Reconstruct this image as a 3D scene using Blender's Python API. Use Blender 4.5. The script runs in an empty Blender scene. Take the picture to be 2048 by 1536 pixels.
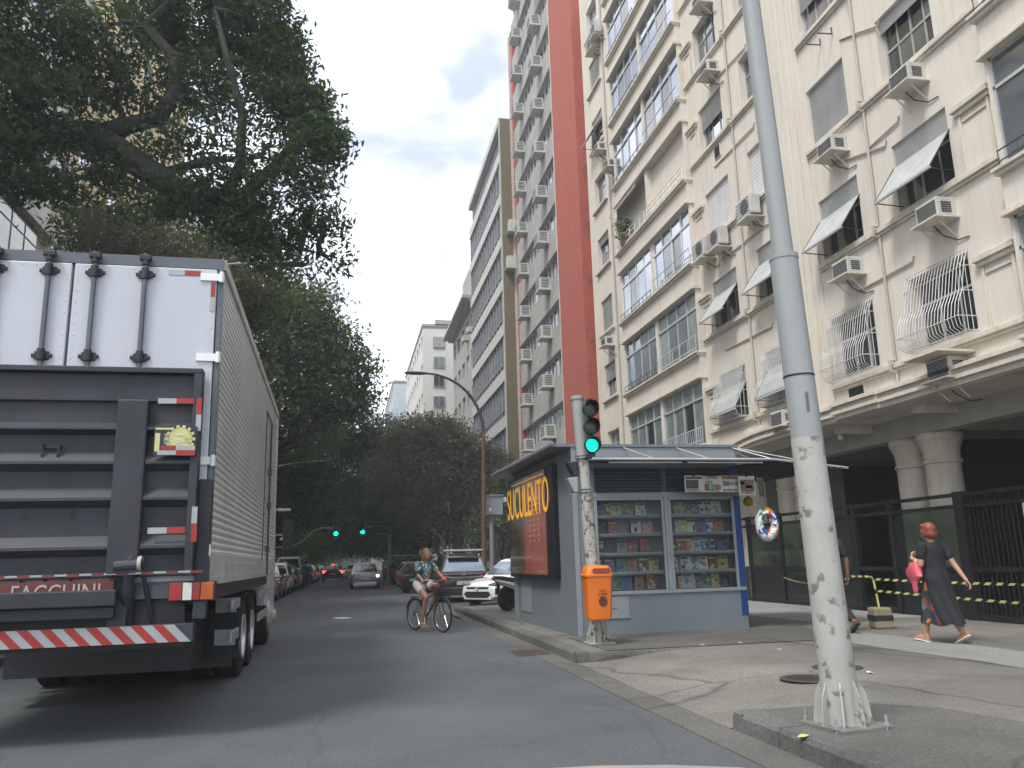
import bpy, bmesh, math, random
from math import sin, cos, pi, radians, sqrt, atan, atan2
from mathutils import Vector, Matrix, noise
V = Vector
sc = bpy.context.scene
COL = sc.collection
random.seed(7)

# ------------------------------------------------------------------ camera
F_PX, CXP, CYP, CAMH = 1640.0, 1024.0, 768.0, 1.4
ROLL, PITCH, YAW = radians(1.575), radians(12.137), radians(11.5815)
fw = V((sin(YAW)*cos(PITCH), cos(YAW)*cos(PITCH), sin(PITCH)))
r0 = V((cos(YAW), -sin(YAW), 0)); u0 = r0.cross(fw)
RT = r0*cos(ROLL) - u0*sin(ROLL); UP = u0*cos(ROLL) + r0*sin(ROLL)
cd = bpy.data.cameras.new('camera'); cam = bpy.data.objects.new('camera', cd); COL.objects.link(cam)
cd.sensor_width = 36; cd.lens = F_PX/2048*36; cd.clip_start = .05; cd.clip_end = 3000
mw = Matrix.Identity(4)
for i, c in enumerate((RT, UP, -fw)):
    for j in range(3): mw[j][i] = c[j]
mw.translation = V((0, 0, CAMH)); cam.matrix_world = mw
sc.camera = cam

# ------------------------------------------------------------------ light, sky, exposure
SUN_EL, SUN_AZ = radians(58), radians(-128)      # azimuth from +Y towards +X : behind and to the left
sc.view_settings.view_transform = 'Standard'; sc.view_settings.look = 'None'
sc.view_settings.gamma = 1; sc.view_settings.exposure = 1.4
sd = bpy.data.lights.new('sun', 'SUN'); so = bpy.data.objects.new('sun', sd); COL.objects.link(so)
sd.energy = 1.3; sd.angle = radians(14); sd.color = (1, .96, .9)
sv = V((sin(SUN_AZ)*cos(SUN_EL), cos(SUN_AZ)*cos(SUN_EL), sin(SUN_EL)))
so.rotation_euler = sv.to_track_quat('Z', 'Y').to_euler()
w = bpy.data.worlds.new('World'); sc.world = w; w.use_nodes = True
nt = w.node_tree; nt.nodes.clear()
def N(tree, t, **k):
    n = tree.nodes.new(t)
    for a, b in k.items(): setattr(n, a, b)
    return n
sky = N(nt, 'ShaderNodeTexSky', sky_type='NISHITA', sun_disc=False, sun_elevation=SUN_EL, sun_rotation=SUN_AZ, air_density=1.0, dust_density=2.0)
tc = N(nt, 'ShaderNodeTexCoord'); mp = N(nt, 'ShaderNodeMapping'); mp.inputs['Scale'].default_value = (1, 1, 1.7)
mp.inputs['Location'].default_value = (3.1, .4, .2)
nz = N(nt, 'ShaderNodeTexNoise'); nz.inputs['Scale'].default_value = 2.3; nz.inputs['Detail'].default_value = 7; nz.inputs['Roughness'].default_value = .52; nz.inputs['Distortion'].default_value = .3
cr = N(nt, 'ShaderNodeValToRGB'); cr.color_ramp.elements[0].position = .33; cr.color_ramp.elements[1].position = .56
cr.color_ramp.elements[0].color = (.72, .72, .72, 1); cr.color_ramp.elements[1].color = (1, 1, 1, 1)
nz2 = N(nt, 'ShaderNodeTexNoise'); nz2.inputs['Scale'].default_value = 3.6; nz2.inputs['Detail'].default_value = 6
cr2 = N(nt, 'ShaderNodeValToRGB'); cr2.color_ramp.elements[0].position = .36; cr2.color_ramp.elements[1].position = .56
cr2.color_ramp.elements[0].color = (3.1, 3.45, 4.4, 1); cr2.color_ramp.elements[1].color = (8.6, 8.7, 8.9, 1)
mx = N(nt, 'ShaderNodeMixRGB'); bg = N(nt, 'ShaderNodeBackground'); out = N(nt, 'ShaderNodeOutputWorld')
L = nt.links.new
L(tc.outputs['Generated'], mp.inputs['Vector']); L(mp.outputs[0], nz.inputs['Vector']); L(mp.outputs[0], nz2.inputs['Vector'])
L(nz.outputs[0], cr.inputs[0]); L(nz2.outputs[0], cr2.inputs[0])
L(cr.outputs[0], mx.inputs[0]); L(sky.outputs[0], mx.inputs[1]); L(cr2.outputs[0], mx.inputs[2])
L(mx.outputs[0], bg.inputs[0]); bg.inputs[1].default_value = .1; L(bg.outputs[0], out.inputs[0])

# ------------------------------------------------------------------ helpers
def ray(px, py): return fw + RT*((px-CXP)/F_PX) - UP*((py-CYP)/F_PX)
CAMP = V((0, 0, CAMH))
def PX(px, py, x): d = ray(px, py); return CAMP + d*(x/d.x)
def PY(px, py, y): d = ray(px, py); return CAMP + d*(y/d.y)
def PZ(px, py, z): d = ray(px, py); return CAMP + d*((z-CAMH)/d.z)

ORG = {}
def org(o): return ORG.get(o.name, V((0, 0, 0)))
def tag(o, label=None, cat=None, group=None, kind=None):
    if label: o['label'] = label
    if cat: o['category'] = cat
    if group: o['group'] = group
    if kind: o['kind'] = kind
    return o
def empty(name, loc, rz=0, label=None, cat=None, group=None):
    o = bpy.data.objects.new(name, None); COL.objects.link(o); o.location = loc; o.rotation_euler = (0, 0, rz)
    o.empty_display_size = .1; ORG[o.name] = V(loc); return tag(o, label, cat, group)

class MB:
    def __init__(s, mp=None): s.v = []; s.f = []; s.m = []; s.mp = mp; s.M = None
    def add(s, vs, fs, mi=0):
        b = len(s.v)
        for p in vs:
            p = V(p)
            if s.M: p = s.M @ p
            if s.mp: p = V(s.mp(*p))
            s.v.append(p)
        for f in fs: s.f.append([b+i for i in f]); s.m.append(mi)
        return s
    def box(s, a, b, mi=0):
        x0, y0, z0 = a; x1, y1, z1 = b
        return s.add([(x0,y0,z0),(x1,y0,z0),(x1,y1,z0),(x0,y1,z0),(x0,y0,z1),(x1,y0,z1),(x1,y1,z1),(x0,y1,z1)],
              [(0,3,2,1),(4,5,6,7),(0,1,5,4),(1,2,6,5),(2,3,7,6),(3,0,4,7)], mi)
    def rbox(s, c, sz, rot=(0,0,0), mi=0):
        from mathutils import Euler
        R = Euler(rot).to_matrix(); c = V(c)
        vs = [c + R @ V((x*sz[0]/2, y*sz[1]/2, z*sz[2]/2)) for z in (-1,1) for x, y in ((-1,-1),(1,-1),(1,1),(-1,1))]
        return s.add(vs, [(0,3,2,1),(4,5,6,7),(0,1,5,4),(1,2,6,5),(2,3,7,6),(3,0,4,7)], mi)
    def quad(s, *p, mi=0): return s.add(p, [tuple(range(len(p)))], mi)
    def tube(s, pts, r, n=8, mi=0, caps=True):
        pts = [V(p) for p in pts]
        if not hasattr(r, '__len__'): r = [r]*len(pts)
        vs = []; fs = []; prev = None
        for i, p in enumerate(pts):
            t = (pts[min(i+1, len(pts)-1)] - pts[max(i-1, 0)])
            if t.length < 1e-9: t = V((0,0,1))
            t.normalize()
            if prev is None:
                a = V((0,0,1)) if abs(t.z) < .9 else V((1,0,0)); nrm = t.cross(a).normalized()
            else:
                nrm = (prev - t*prev.dot(t)); nrm = nrm.normalized() if nrm.length > 1e-6 else t.orthogonal().normalized()
            prev = nrm; bn = t.cross(nrm)
            for k in range(n):
                an = 2*pi*k/n; vs.append(p + (nrm*cos(an) + bn*sin(an))*r[i])
        for i in range(len(pts)-1):
            for k in range(n):
                a = i*n+k; b = i*n+(k+1) % n; fs.append((a, b, b+n, a+n))
        if caps: fs.append(tuple(range(n-1, -1, -1))); fs.append(tuple((len(pts)-1)*n+k for k in range(n)))
        return s.add(vs, fs, mi)
    def lathe(s, prof, c=(0,0,0), n=20, mi=0, ax=None):
        vs = []; fs = []; c = V(c)
        for r, z in prof:
            for k in range(n):
                an = 2*pi*k/n; q = V((r*cos(an), r*sin(an), z))
                if ax: q = ax @ q
                vs.append(c + q)
        for i in range(len(prof)-1):
            for k in range(n):
                a = i*n+k; b = i*n+(k+1) % n; fs.append((a, b, b+n, a+n))
        fs.append(tuple(range(n-1, -1, -1))); fs.append(tuple((len(prof)-1)*n+k for k in range(n)))
        return s.add(vs, fs, mi)
    def ell(s, c, r, n=12, m=8, mi=0, rot=None):
        if not hasattr(r, '__len__'): r = (r, r, r)
        vs = []; c = V(c)
        for i in range(1, m):
            th = pi*i/m
            for k in range(n):
                q = V((r[0]*sin(th)*cos(2*pi*k/n), r[1]*sin(th)*sin(2*pi*k/n), r[2]*cos(th)))
                if rot: q = rot @ q
                vs.append(c+q)
        t = V((0,0,r[2])); b = V((0,0,-r[2]))
        if rot: t = rot @ t; b = rot @ b
        vs += [c+t, c+b]; fs = []
        for i in range(m-2):
            for k in range(n):
                a = i*n+k; d = i*n+(k+1) % n; fs.append((a, a+n, d+n, d))
        T = (m-1)*n
        for k in range(n): fs.append((T, k, (k+1) % n)); fs.append((T+1, (m-2)*n+(k+1) % n, (m-2)*n+k))
        return s.add(vs, fs, mi)
    def cap(s, a, b, ra, rb, n=12, mi=0):
        a = V(a); b = V(b); d = b-a; Ln = d.length
        q = d.to_track_quat('Z', 'Y').to_matrix() if Ln > 1e-6 else Matrix.Identity(3)
        prof = [(ra*sin(t), -ra*cos(t)) for t in (.15, .6, 1.1)] + [(ra, 0), (rb, Ln)] + [(rb*cos(t), Ln+rb*sin(t)) for t in (.5, 1.0, 1.42)]
        return s.lathe(prof, a, n, mi, q)
    def prism(s, poly, h0, h1, axis='z', mi=0):
        def P(a, b, h): return {'z': (a, b, h), 'y': (a, h, b), 'x': (h, a, b)}[axis]
        n = len(poly); vs = [P(a, b, h0) for a, b in poly] + [P(a, b, h1) for a, b in poly]
        fs = [tuple(range(n-1, -1, -1)), tuple(range(n, 2*n))] + [(i, (i+1) % n, n+(i+1) % n, n+i) for i in range(n)]
        return s.add(vs, fs, mi)
    def loft(s, secs, mi=0, closed=True, caps=True):
        n = len(secs[0]); vs = [p for q in secs for p in q]; fs = []
        for i in range(len(secs)-1):
            for k in range(n if closed else n-1):
                a = i*n+k; b = i*n+(k+1) % n; fs.append((a, b, b+n, a+n))
        if caps: fs.append(tuple(range(n-1, -1, -1))); fs.append(tuple((len(secs)-1)*n+k for k in range(n)))
        return s.add(vs, fs, mi)
    def build(s, name, mats, parent=None, smooth=False, world=True, recalc=True, bevel=0):
        me = bpy.data.meshes.new(name); o = bpy.data.objects.new(name, me); COL.objects.link(o)
        og = V((0, 0, 0))
        if parent:
            o.parent = parent; og = org(parent)
        ORG[o.name] = og if world else V((0, 0, 0))
        vs = [p-og for p in s.v] if (world and parent) else s.v
        me.from_pydata([tuple(p) for p in vs], [], s.f)
        if not isinstance(mats, (list, tuple)): mats = [mats]
        for m in mats: me.materials.append(m)
        me.polygons.foreach_set('material_index', s.m)
        if recalc:
            bm = bmesh.new(); bm.from_mesh(me)
            bmesh.ops.recalc_face_normals(bm, faces=bm.faces)
            if bevel:
                es = [e for e in bm.edges if len(e.link_faces) == 2 and e.calc_face_angle(0) > .6]
                bmesh.ops.bevel(bm, geom=es, offset=bevel, segments=2, affect='EDGES', profile=.5, clamp_overlap=True)
            bm.to_mesh(me); bm.free()
        if smooth:
            me.polygons.foreach_set('use_smooth', [True]*len(me.polygons))
            if smooth != 'all':
                try: me.set_sharp_from_angle(angle=radians(38))
                except Exception: pass
        me.update(); return o

def copy_tree(o, parent=None):
    c = o.copy(); COL.objects.link(c)
    ORG[c.name] = org(o)
    if parent: c.parent = parent
    for ch in [k for k in bpy.data.objects if k.parent == o]: copy_tree(ch, c)
    return c

MATS = {}
def mat(name, col, rough=.7, var=.12, scale=2.5, bump=0, bscale=40, metal=0, streak=0, coat=0, spec=.5, emit=None, estr=1, dirt=None, dirtamt=.5, trans=0):
    if name in MATS: return MATS[name]
    m = bpy.data.materials.new(name); MATS[name] = m; m.use_nodes = True; t = m.node_tree; b = t.nodes['Principled BSDF']; l = t.links.new
    b.inputs['Roughness'].default_value = rough; b.inputs['Metallic'].default_value = metal
    b.inputs['Coat Weight'].default_value = coat; b.inputs['Coat Roughness'].default_value = .08
    b.inputs['Specular IOR Level'].default_value = spec
    tcn = N(t, 'ShaderNodeTexCoord'); last = None
    c4 = (*col, 1)
    n1 = N(t, 'ShaderNodeTexNoise'); n1.inputs['Scale'].default_value = scale; n1.inputs['Detail'].default_value = 6; n1.inputs['Roughness'].default_value = .6
    l(tcn.outputs['Object'], n1.inputs['Vector'])
    r = N(t, 'ShaderNodeValToRGB'); r.color_ramp.elements[0].position = .3; r.color_ramp.elements[1].position = .7
    r.color_ramp.elements[0].color = (*[x*(1-var) for x in col], 1); r.color_ramp.elements[1].color = (*[min(1, x*(1+var)) for x in col], 1)
    l(n1.outputs[0], r.inputs[0]); last = r.outputs[0]
    if streak or dirt:
        mpn = N(t, 'ShaderNodeMapping'); mpn.inputs['Scale'].default_value = (3, 3, .22) if streak else (1, 1, 1)
        n2 = N(t, 'ShaderNodeTexNoise'); n2.inputs['Scale'].default_value = 2.2 if streak else 1.3; n2.inputs['Detail'].default_value = 8; n2.inputs['Roughness'].default_value = .65
        l(tcn.outputs['Object'], mpn.inputs[0]); l(mpn.outputs[0], n2.inputs['Vector'])
        r2 = N(t, 'ShaderNodeValToRGB'); r2.color_ramp.elements[0].position = .5; r2.color_ramp.elements[1].position = .74
        r2.color_ramp.elements[0].color = (0, 0, 0, 1); a = streak if streak else dirtamt; r2.color_ramp.elements[1].color = (a, a, a, 1)
        l(n2.outputs[0], r2.inputs[0])
        mm = N(t, 'ShaderNodeMixRGB'); mm.inputs[2].default_value = (*(dirt or [x*.45 for x in col]), 1)
        l(r2.outputs[0], mm.inputs[0]); l(last, mm.inputs[1]); last = mm.outputs[0]
    l(last, b.inputs['Base Color'])
    if bump:
        n3 = N(t, 'ShaderNodeTexNoise'); n3.inputs['Scale'].default_value = bscale; n3.inputs['Detail'].default_value = 5
        l(tcn.outputs['Object'], n3.inputs['Vector'])
        bp = N(t, 'ShaderNodeBump'); bp.inputs['Strength'].default_value = bump; bp.inputs['Distance'].default_value = .01
        l(n3.outputs[0], bp.inputs['Height']); l(bp.outputs[0], b.inputs['Normal'])
    if emit:
        b.inputs['Emission Color'].default_value = (*emit, 1); b.inputs['Emission Strength'].default_value = estr
    return m

def leafmat(name, c0, c1, tr=.35):
    m = bpy.data.materials.new(name); m.use_nodes = True; t = m.node_tree; t.nodes.clear(); l = t.links.new
    g = N(t, 'ShaderNodeNewGeometry'); tcn = N(t, 'ShaderNodeTexCoord'); n1 = N(t, 'ShaderNodeTexNoise'); n1.inputs['Scale'].default_value = .55; n1.inputs['Detail'].default_value = 3
    l(tcn.outputs['Object'], n1.inputs['Vector'])
    ad = N(t, 'ShaderNodeMath', operation='MULTIPLY_ADD'); l(g.outputs['Random Per Island'], ad.inputs[0]); ad.inputs[1].default_value = .45
    sb = N(t, 'ShaderNodeMath', operation='MULTIPLY_ADD'); l(n1.outputs[0], sb.inputs[0]); sb.inputs[1].default_value = 2.0; sb.inputs[2].default_value = -.75
    l(sb.outputs[0], ad.inputs[2])
    r = N(t, 'ShaderNodeValToRGB'); r.color_ramp.elements[0].color = (*c0, 1); r.color_ramp.elements[1].color = (*c1, 1); l(ad.outputs[0], r.inputs[0])
    d = N(t, 'ShaderNodeBsdfPrincipled'); d.inputs['Roughness'].default_value = .6; d.inputs['Specular IOR Level'].default_value = .22; l(r.outputs[0], d.inputs['Base Color'])
    tl = N(t, 'ShaderNodeBsdfTranslucent'); mg = N(t, 'ShaderNodeMixRGB', blend_type='MULTIPLY'); mg.inputs[0].default_value = 1; mg.inputs[2].default_value = (1.3, 1.5, .6, 1)
    l(r.outputs[0], mg.inputs[1]); l(mg.outputs[0], tl.inputs[0])
    mi = N(t, 'ShaderNodeMixShader'); mi.inputs[0].default_value = tr; l(d.outputs[0], mi.inputs[1]); l(tl.outputs[0], mi.inputs[2])
    o = N(t, 'ShaderNodeOutputMaterial'); l(mi.outputs[0], o.inputs[0]); return m

def text_mesh(txt, size, name, m, parent, M, extrude=.002, sx=1):
    cu = bpy.data.curves.new('t', 'FONT'); cu.body = txt; cu.size = size; cu.extrude = extrude; cu.align_x = 'CENTER'; cu.align_y = 'CENTER'; cu.resolution_u = 4
    to = bpy.data.objects.new('t', cu); COL.objects.link(to)
    dg = bpy.context.evaluated_depsgraph_get(); dg.update()
    me = bpy.data.meshes.new_from_object(to.evaluated_get(dg)); bpy.data.objects.remove(to)
    me.transform(M @ Matrix.Diagonal((sx, 1, 1, 1)))
    if parent: me.transform(Matrix.Translation(-org(parent)))
    me.materials.clear(); me.materials.append(m); me.name = name
    o = bpy.data.objects.new(name, me); COL.objects.link(o)
    if parent: o.parent = parent; ORG[o.name] = org(parent)
    return o
def basisM(o, x, y):
    x = V(x).normalized(); y = V(y).normalized(); z = x.cross(y)
    M = Matrix.Identity(4)
    for i, c in enumerate((x, y, z)):
        for j in range(3): M[j][i] = c[j]
    M.translation = V(o); return M

# shared materials
M_black = mat('black_paint', (.012, .013, .015), .45, .2)
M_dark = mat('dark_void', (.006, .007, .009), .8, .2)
M_steel = mat('galvanised_steel', (.36, .38, .39), .45, .15, metal=.5, scale=6)
M_alu = mat('aluminium_frame', (.5, .51, .52), .4, .1, metal=.35)
M_glassd = mat('window_glass_dark', (.025, .03, .035), .04, .5, scale=.8, spec=.9, coat=.6)
M_glassr = mat('window_glass_reflecting', (.42, .44, .5), .06, .12, scale=.5, metal=.85)
M_glassm = mat('window_glass_mid', (.22, .25, .27), .07, .25, scale=.7, metal=.7)
M_curtain = mat('curtained_glass', (.2, .24, .23), .12, .3, scale=1.2, coat=.5, streak=.5)
M_rubber = mat('rubber', (.012, .012, .013), .75, .2)
M_white = mat('white_paint', (.72, .73, .72), .45, .06)

# ------------------------------------------------------------------ the ground
def asphalt(name, col, var, patch, crack=.35, rough=.85):
    m = mat(name, col, rough, var, scale=.35, bump=.5, bscale=90, dirt=patch, dirtamt=.55)
    t = m.node_tree; l = t.links.new; b = t.nodes['Principled BSDF']; src = b.inputs['Base Color'].links[0].from_socket
    tcn = N(t, 'ShaderNodeTexCoord')
    f = N(t, 'ShaderNodeTexNoise'); f.inputs['Scale'].default_value = 38; f.inputs['Detail'].default_value = 5; f.inputs['Roughness'].default_value = .75; l(tcn.outputs['Object'], f.inputs['Vector'])
    r = N(t, 'ShaderNodeValToRGB'); r.color_ramp.elements[0].position = .35; r.color_ramp.elements[0].color = (.62, .62, .62, 1); r.color_ramp.elements[1].position = .65; r.color_ramp.elements[1].color = (1.35, 1.35, 1.35, 1)
    l(f.outputs[0], r.inputs[0]); m1 = N(t, 'ShaderNodeMixRGB', blend_type='MULTIPLY'); m1.inputs[0].default_value = 1.0; l(src, m1.inputs[1]); l(r.outputs[0], m1.inputs[2])
    # cracks
    wn = N(t, 'ShaderNodeTexNoise'); wn.inputs['Scale'].default_value = 1.2; wn.inputs['Detail'].default_value = 5; l(tcn.outputs['Object'], wn.inputs['Vector'])
    mxv = N(t, 'ShaderNodeMixRGB'); mxv.inputs[0].default_value = .25; l(tcn.outputs['Object'], mxv.inputs[1]); l(wn.outputs['Color'], mxv.inputs[2])
    vo = N(t, 'ShaderNodeTexVoronoi', feature='DISTANCE_TO_EDGE'); vo.inputs['Scale'].default_value = .42; l(mxv.outputs[0], vo.inputs['Vector'])
    cr_ = N(t, 'ShaderNodeValToRGB'); cr_.color_ramp.elements[0].position = .0; cr_.color_ramp.elements[0].color = (1-crack,)*3+(1,); cr_.color_ramp.elements[1].position = .012; cr_.color_ramp.elements[1].color = (1, 1, 1, 1)
    l(vo.outputs[0], cr_.inputs[0]); m2 = N(t, 'ShaderNodeMixRGB', blend_type='MULTIPLY'); m2.inputs[0].default_value = 1; l(m1.outputs[0], m2.inputs[1]); l(cr_.outputs[0], m2.inputs[2])
    l(m2.outputs[0], b.inputs['Base Color']); return m
M_road = asphalt('road_asphalt', (.076, .084, .09), .26, (.05, .055, .06), .16)
M_pave = asphalt('pavement_concrete', (.155, .148, .13), .38, (.075, .073, .067), .5)
M_pave2 = asphalt('pavement_dark', (.1, .097, .09), .3, (.065, .063, .06), .35)
M_strip = asphalt('pavement_light', (.24, .245, .235), .12, (.18, .18, .17), .25)
M_kerb = asphalt('kerb_stone', (.105, .105, .1), .5, (.03, .03, .032), .4)
M_earth = mat('ground_soil', (.06, .055, .045), .95, .3)

tag(MB().quad((-900, -300, -.06), (900, -300, -.06), (900, 1500, -.06), (-900, 1500, -.06)).build('ground', M_earth), kind='structure')
tag(MB().quad((-5.6, -30, 0), (8.5, -30, 0), (8.5, 420, 0), (-5.6, 420, 0)).build('road', M_road), kind='structure')
HP = .13
def ramp_h(x, y):
    if y > 11.35 or y < 6.7:
        return HP
    t = min(1, max(0, (x-3.12)/1.9)); t = t*t*(3-2*t); return .006 + (HP-.006)*t
mb = MB()
def grid(x0, x1, y0, y1, nx, ny, hf):
    vs = [(x0+(x1-x0)*i/nx, y0+(y1-y0)*j/ny, hf(x0+(x1-x0)*i/nx, y0+(y1-y0)*j/ny)) for j in range(ny+1) for i in range(nx+1)]
    fs = [(j*(nx+1)+i, j*(nx+1)+i+1, (j+1)*(nx+1)+i+1, (j+1)*(nx+1)+i) for j in range(ny) for i in range(nx)]
    mb.add(vs, fs)
XF = 11.08          # foot of the fence
grid(3.3, 5.2, 11.35, 24.6, 4, 20, lambda x, y: HP+.004*noise.noise(V((x, y, 0))))
grid(3.3, 5.2, -12, 6.7, 4, 14, lambda x, y: HP)
grid(3.12, 5.2, 6.7, 11.35, 30, 30, lambda x, y: ramp_h(x, y)+.004*noise.noise(V((x*1.5, y*1.5, 0))))
grid(5.2, XF+8, -12, 24.6, 10, 30, lambda x, y: HP)
for yy in (6.7, 11.35):
    mb.add([(3.3+(1.9)*i/12, yy, h) for i in range(13) for h in (ramp_h(3.3+1.9*i/12, 8), HP)], [(2*i, 2*i+2, 2*i+3, 2*i+1) for i in range(12)])
tag(mb.build('pavement', M_pave, recalc=False), kind='structure')
tag(MB().box((7.6, 24.6, 0), (30, 420, HP)).box((5.5, 34.3, 0), (7.6, 37.0, HP)).box((7.2, 37.0, 0), (7.6, 420, HP)).build('far_pavement', M_pave2), kind='structure')
tag(MB().box((-40, -30, 0), (-5.2, 420, HP)).build('left_pavement', M_pave2), kind='structure')
# lighter concrete strip and darker asphalt patch lying on the pavement
z1 = HP+.004
st = [PZ(1585, 1254, z1), PZ(1700, 1262, z1), PZ(1850, 1278, z1), PZ(2100, 1309, z1), PZ(2100, 1345, z1), PZ(1960, 1322, z1), PZ(1800, 1301, z1), PZ(1680, 1282, z1)]
tag(MB().quad(*st).build('pavement_strip', M_strip, recalc=False), kind='structure')
tag(MB().quad((8.5, 14.4, z1), (11.0, 14.4, z1), (11.0, 24, z1), (8.2, 24, z1)).build('entrance_paving', M_strip, recalc=False), kind='structure')
z2 = HP+.009
dk = [(3.95, 13.6, z2), (8.0, 13.9, z2), (7.2, 11.45, z2), (3.6, 11.45, z2), (3.6, 13.6, z2)]
tag(MB().quad((3.34, -4, z2), (4.6, -4, z2), (5.0, 5.2, z2), (4.75, 6.3, z2), (4.3, 6.68, z2), (3.34, 6.68, z2)).build('kerb_island', M_pave2, recalc=False), kind='structure')
tag(MB().quad(*dk).build('pavement_patch', M_pave2, recalc=False), kind='structure')
tag(MB().quad(*[PZ(a, b, .004) for a, b in ((664, 1235.5), (690, 1234.6), (706, 1235.6), (694, 1236.8), (672, 1237))]).build('faded_marking', M_white, recalc=False), kind='structure')
M_patch = asphalt('asphalt_repair', (.066, .072, .077), .15, (.045, .048, .052), .05)
tag(MB().quad((1.6, 21, .004), (2.9, 21.2, .004), (2.8, 27, .004), (1.7, 26.6, .004)).build('road_repair', M_patch, recalc=False), kind='structure')
tag(MB().quad((2.75, -5, .004), (3.12, -5, .004), (3.12, 24.4, .004), (2.82, 24.4, .004)).build('gutter', asphalt('gutter_grime', (.1, .098, .09), .4, (.045, .045, .043), .4), recalc=False), kind='structure')
# kerbs: separate worn stones
rk = random.Random(3)
def kerb(p0, p1, w_, z0=-.02, z1=HP+.012, name='kerb', inner=1, taper=False):
    k = MB(); p0 = V(p0); p1 = V(p1); d = (p1-p0); Ln = d.length; d.normalize(); n_ = V((-d.y, d.x))*inner
    a = 0
    while a < Ln-.02:
        b = min(Ln, a+rk.uniform(.7, 1.05)); g = .006
        if Ln-b < .3: b = Ln
        jz = rk.uniform(-.008, .006); jx = rk.uniform(-.006, .006)
        for (s0, s1) in ((a+g, b-g),):
            A = p0+d*s0; B = p0+d*s1
            def zz(s): return max(.01, z1*(1-s/Ln)) if taper else z1
            sec = []
            for P_, s in ((A, s0), (B, s1)):
                zt = zz(s)+jz
                sec.append([(P_.x+n_.x*jx, P_.y+n_.y*jx, z0), (P_.x+n_.x*(jx+.01), P_.y+n_.y*(jx+.01), zt*.75), (P_.x+n_.x*(jx+.035), P_.y+n_.y*(jx+.035), zt-.006),
                            (P_.x+n_.x*(jx+.07), P_.y+n_.y*(jx+.07), zt), (P_.x+n_.x*w_, P_.y+n_.y*w_, zt), (P_.x+n_.x*w_, P_.y+n_.y*w_, z0)])
            k.loft(sec)
        a = b
    return tag(k.build(name, M_kerb), kind='structure')
kerb((3.13, 11.36), (3.13, 24.6), .19, inner=-1)
kerb((3.13, 11.36), (4.5, 11.32), .19, inner=1, taper=True)
kerb((3.13, 24.6), (7.6, 24.6), .16, inner=-1)
kerb((3.14, -10), (3.14, 6.7), .22, inner=-1)
kerb((3.14, 6.7), (4.9, 6.72), .16, inner=-1, taper=True)
kerb((5.5, 34.3), (5.5, 37.0), .16, inner=-1); kerb((5.5, 34.3), (7.6, 34.3), .16, inner=-1); kerb((7.2, 37), (7.2, 150), .16, inner=-1)
kerb((-5.2, -10), (-5.2, 200), .16, inner=1)

# ------------------------------------------------------------------ facade tools
def wall_holes(mb, u0, u1, v0, v1, holes, w=0, depth=.25, mi=0):
    us = sorted({u0, u1, *[h[0] for h in holes], *[h[1] for h in holes]}); vs_ = sorted({v0, v1, *[h[2] for h in holes], *[h[3] for h in holes]})
    us = [u for u in us if u0 <= u <= u1]; vs_ = [v for v in vs_ if v0 <= v <= v1]
    for i in range(len(us)-1):
        j = 0
        while j < len(vs_)-1:
            def hole(jj):
                cu = (us[i]+us[i+1])/2; cv = (vs_[jj]+vs_[jj+1])/2
                return any(h[0] < cu < h[1] and h[2] < cv < h[3] for h in holes)
            if hole(j): j += 1; continue
            k = j
            while k+1 < len(vs_)-1 and not hole(k+1): k += 1
            mb.quad((us[i], vs_[j], w), (us[i+1], vs_[j], w), (us[i+1], vs_[k+1], w), (us[i], vs_[k+1], w), mi=mi)
            j = k+1
    for a, b, c, d in holes:
        for p, q in (((a, c), (b, c)), ((b, c), (b, d)), ((b, d), (a, d)), ((a, d), (a, c))):
            mb.quad((p[0], p[1], w), (q[0], q[1], w), (q[0], q[1], w-depth), (p[0], p[1], w-depth), mi=mi)
def fmap(xf, side=1): return lambda u, v, w: (xf-side*w, u, v)
def ubox(mb, u0, u1, v0, v1, w0, w1, mi=0): return mb.box((u0, v0, w0), (u1, v1, w1), mi)
# ------------------------------------------------------------------ cream apartment building on the right
M_cream = mat('cream_render', (.64, .59, .515), .85, .06, scale=.6, streak=.4, dirt=(.38, .335, .26), bump=.15, bscale=60)
M_trim = mat('cream_trim', (.6, .55, .46), .8, .1, scale=2, streak=.45, dirt=(.26, .235, .2))
M_soffit = mat('soffit_plaster', (.56, .52, .46), .9, .12, scale=1, dirt=(.22, .2, .17), dirtamt=.6)
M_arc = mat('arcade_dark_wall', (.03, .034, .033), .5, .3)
M_shut = mat('roller_shutter', (.4, .41, .4), .6, .12, scale=3, streak=.35)
M_shutw = mat('white_slat_shutter', (.6, .6, .62), .55, .08, scale=3, streak=.3)
M_frame = mat('window_frame_paint', (.33, .33, .32), .5, .15)
M_grille = mat('white_grille_bars', (.5, .5, .49), .45, .12)
M_acb = mat('air_conditioner_casing', (.5, .5, .47), .55, .15, streak=.4)
M_acd = mat('air_conditioner_grille', (.06, .065, .068), .6, .3)
M_conc = mat('weathered_concrete', (.36, .36, .35), .85, .16, scale=1.6, streak=.55, dirt=(.16, .155, .15))
M_pipe = mat('painted_pipe', (.44, .4, .34), .7, .12)
M_cable = mat('black_cable', (.02, .02, .02), .7, .1)

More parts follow.
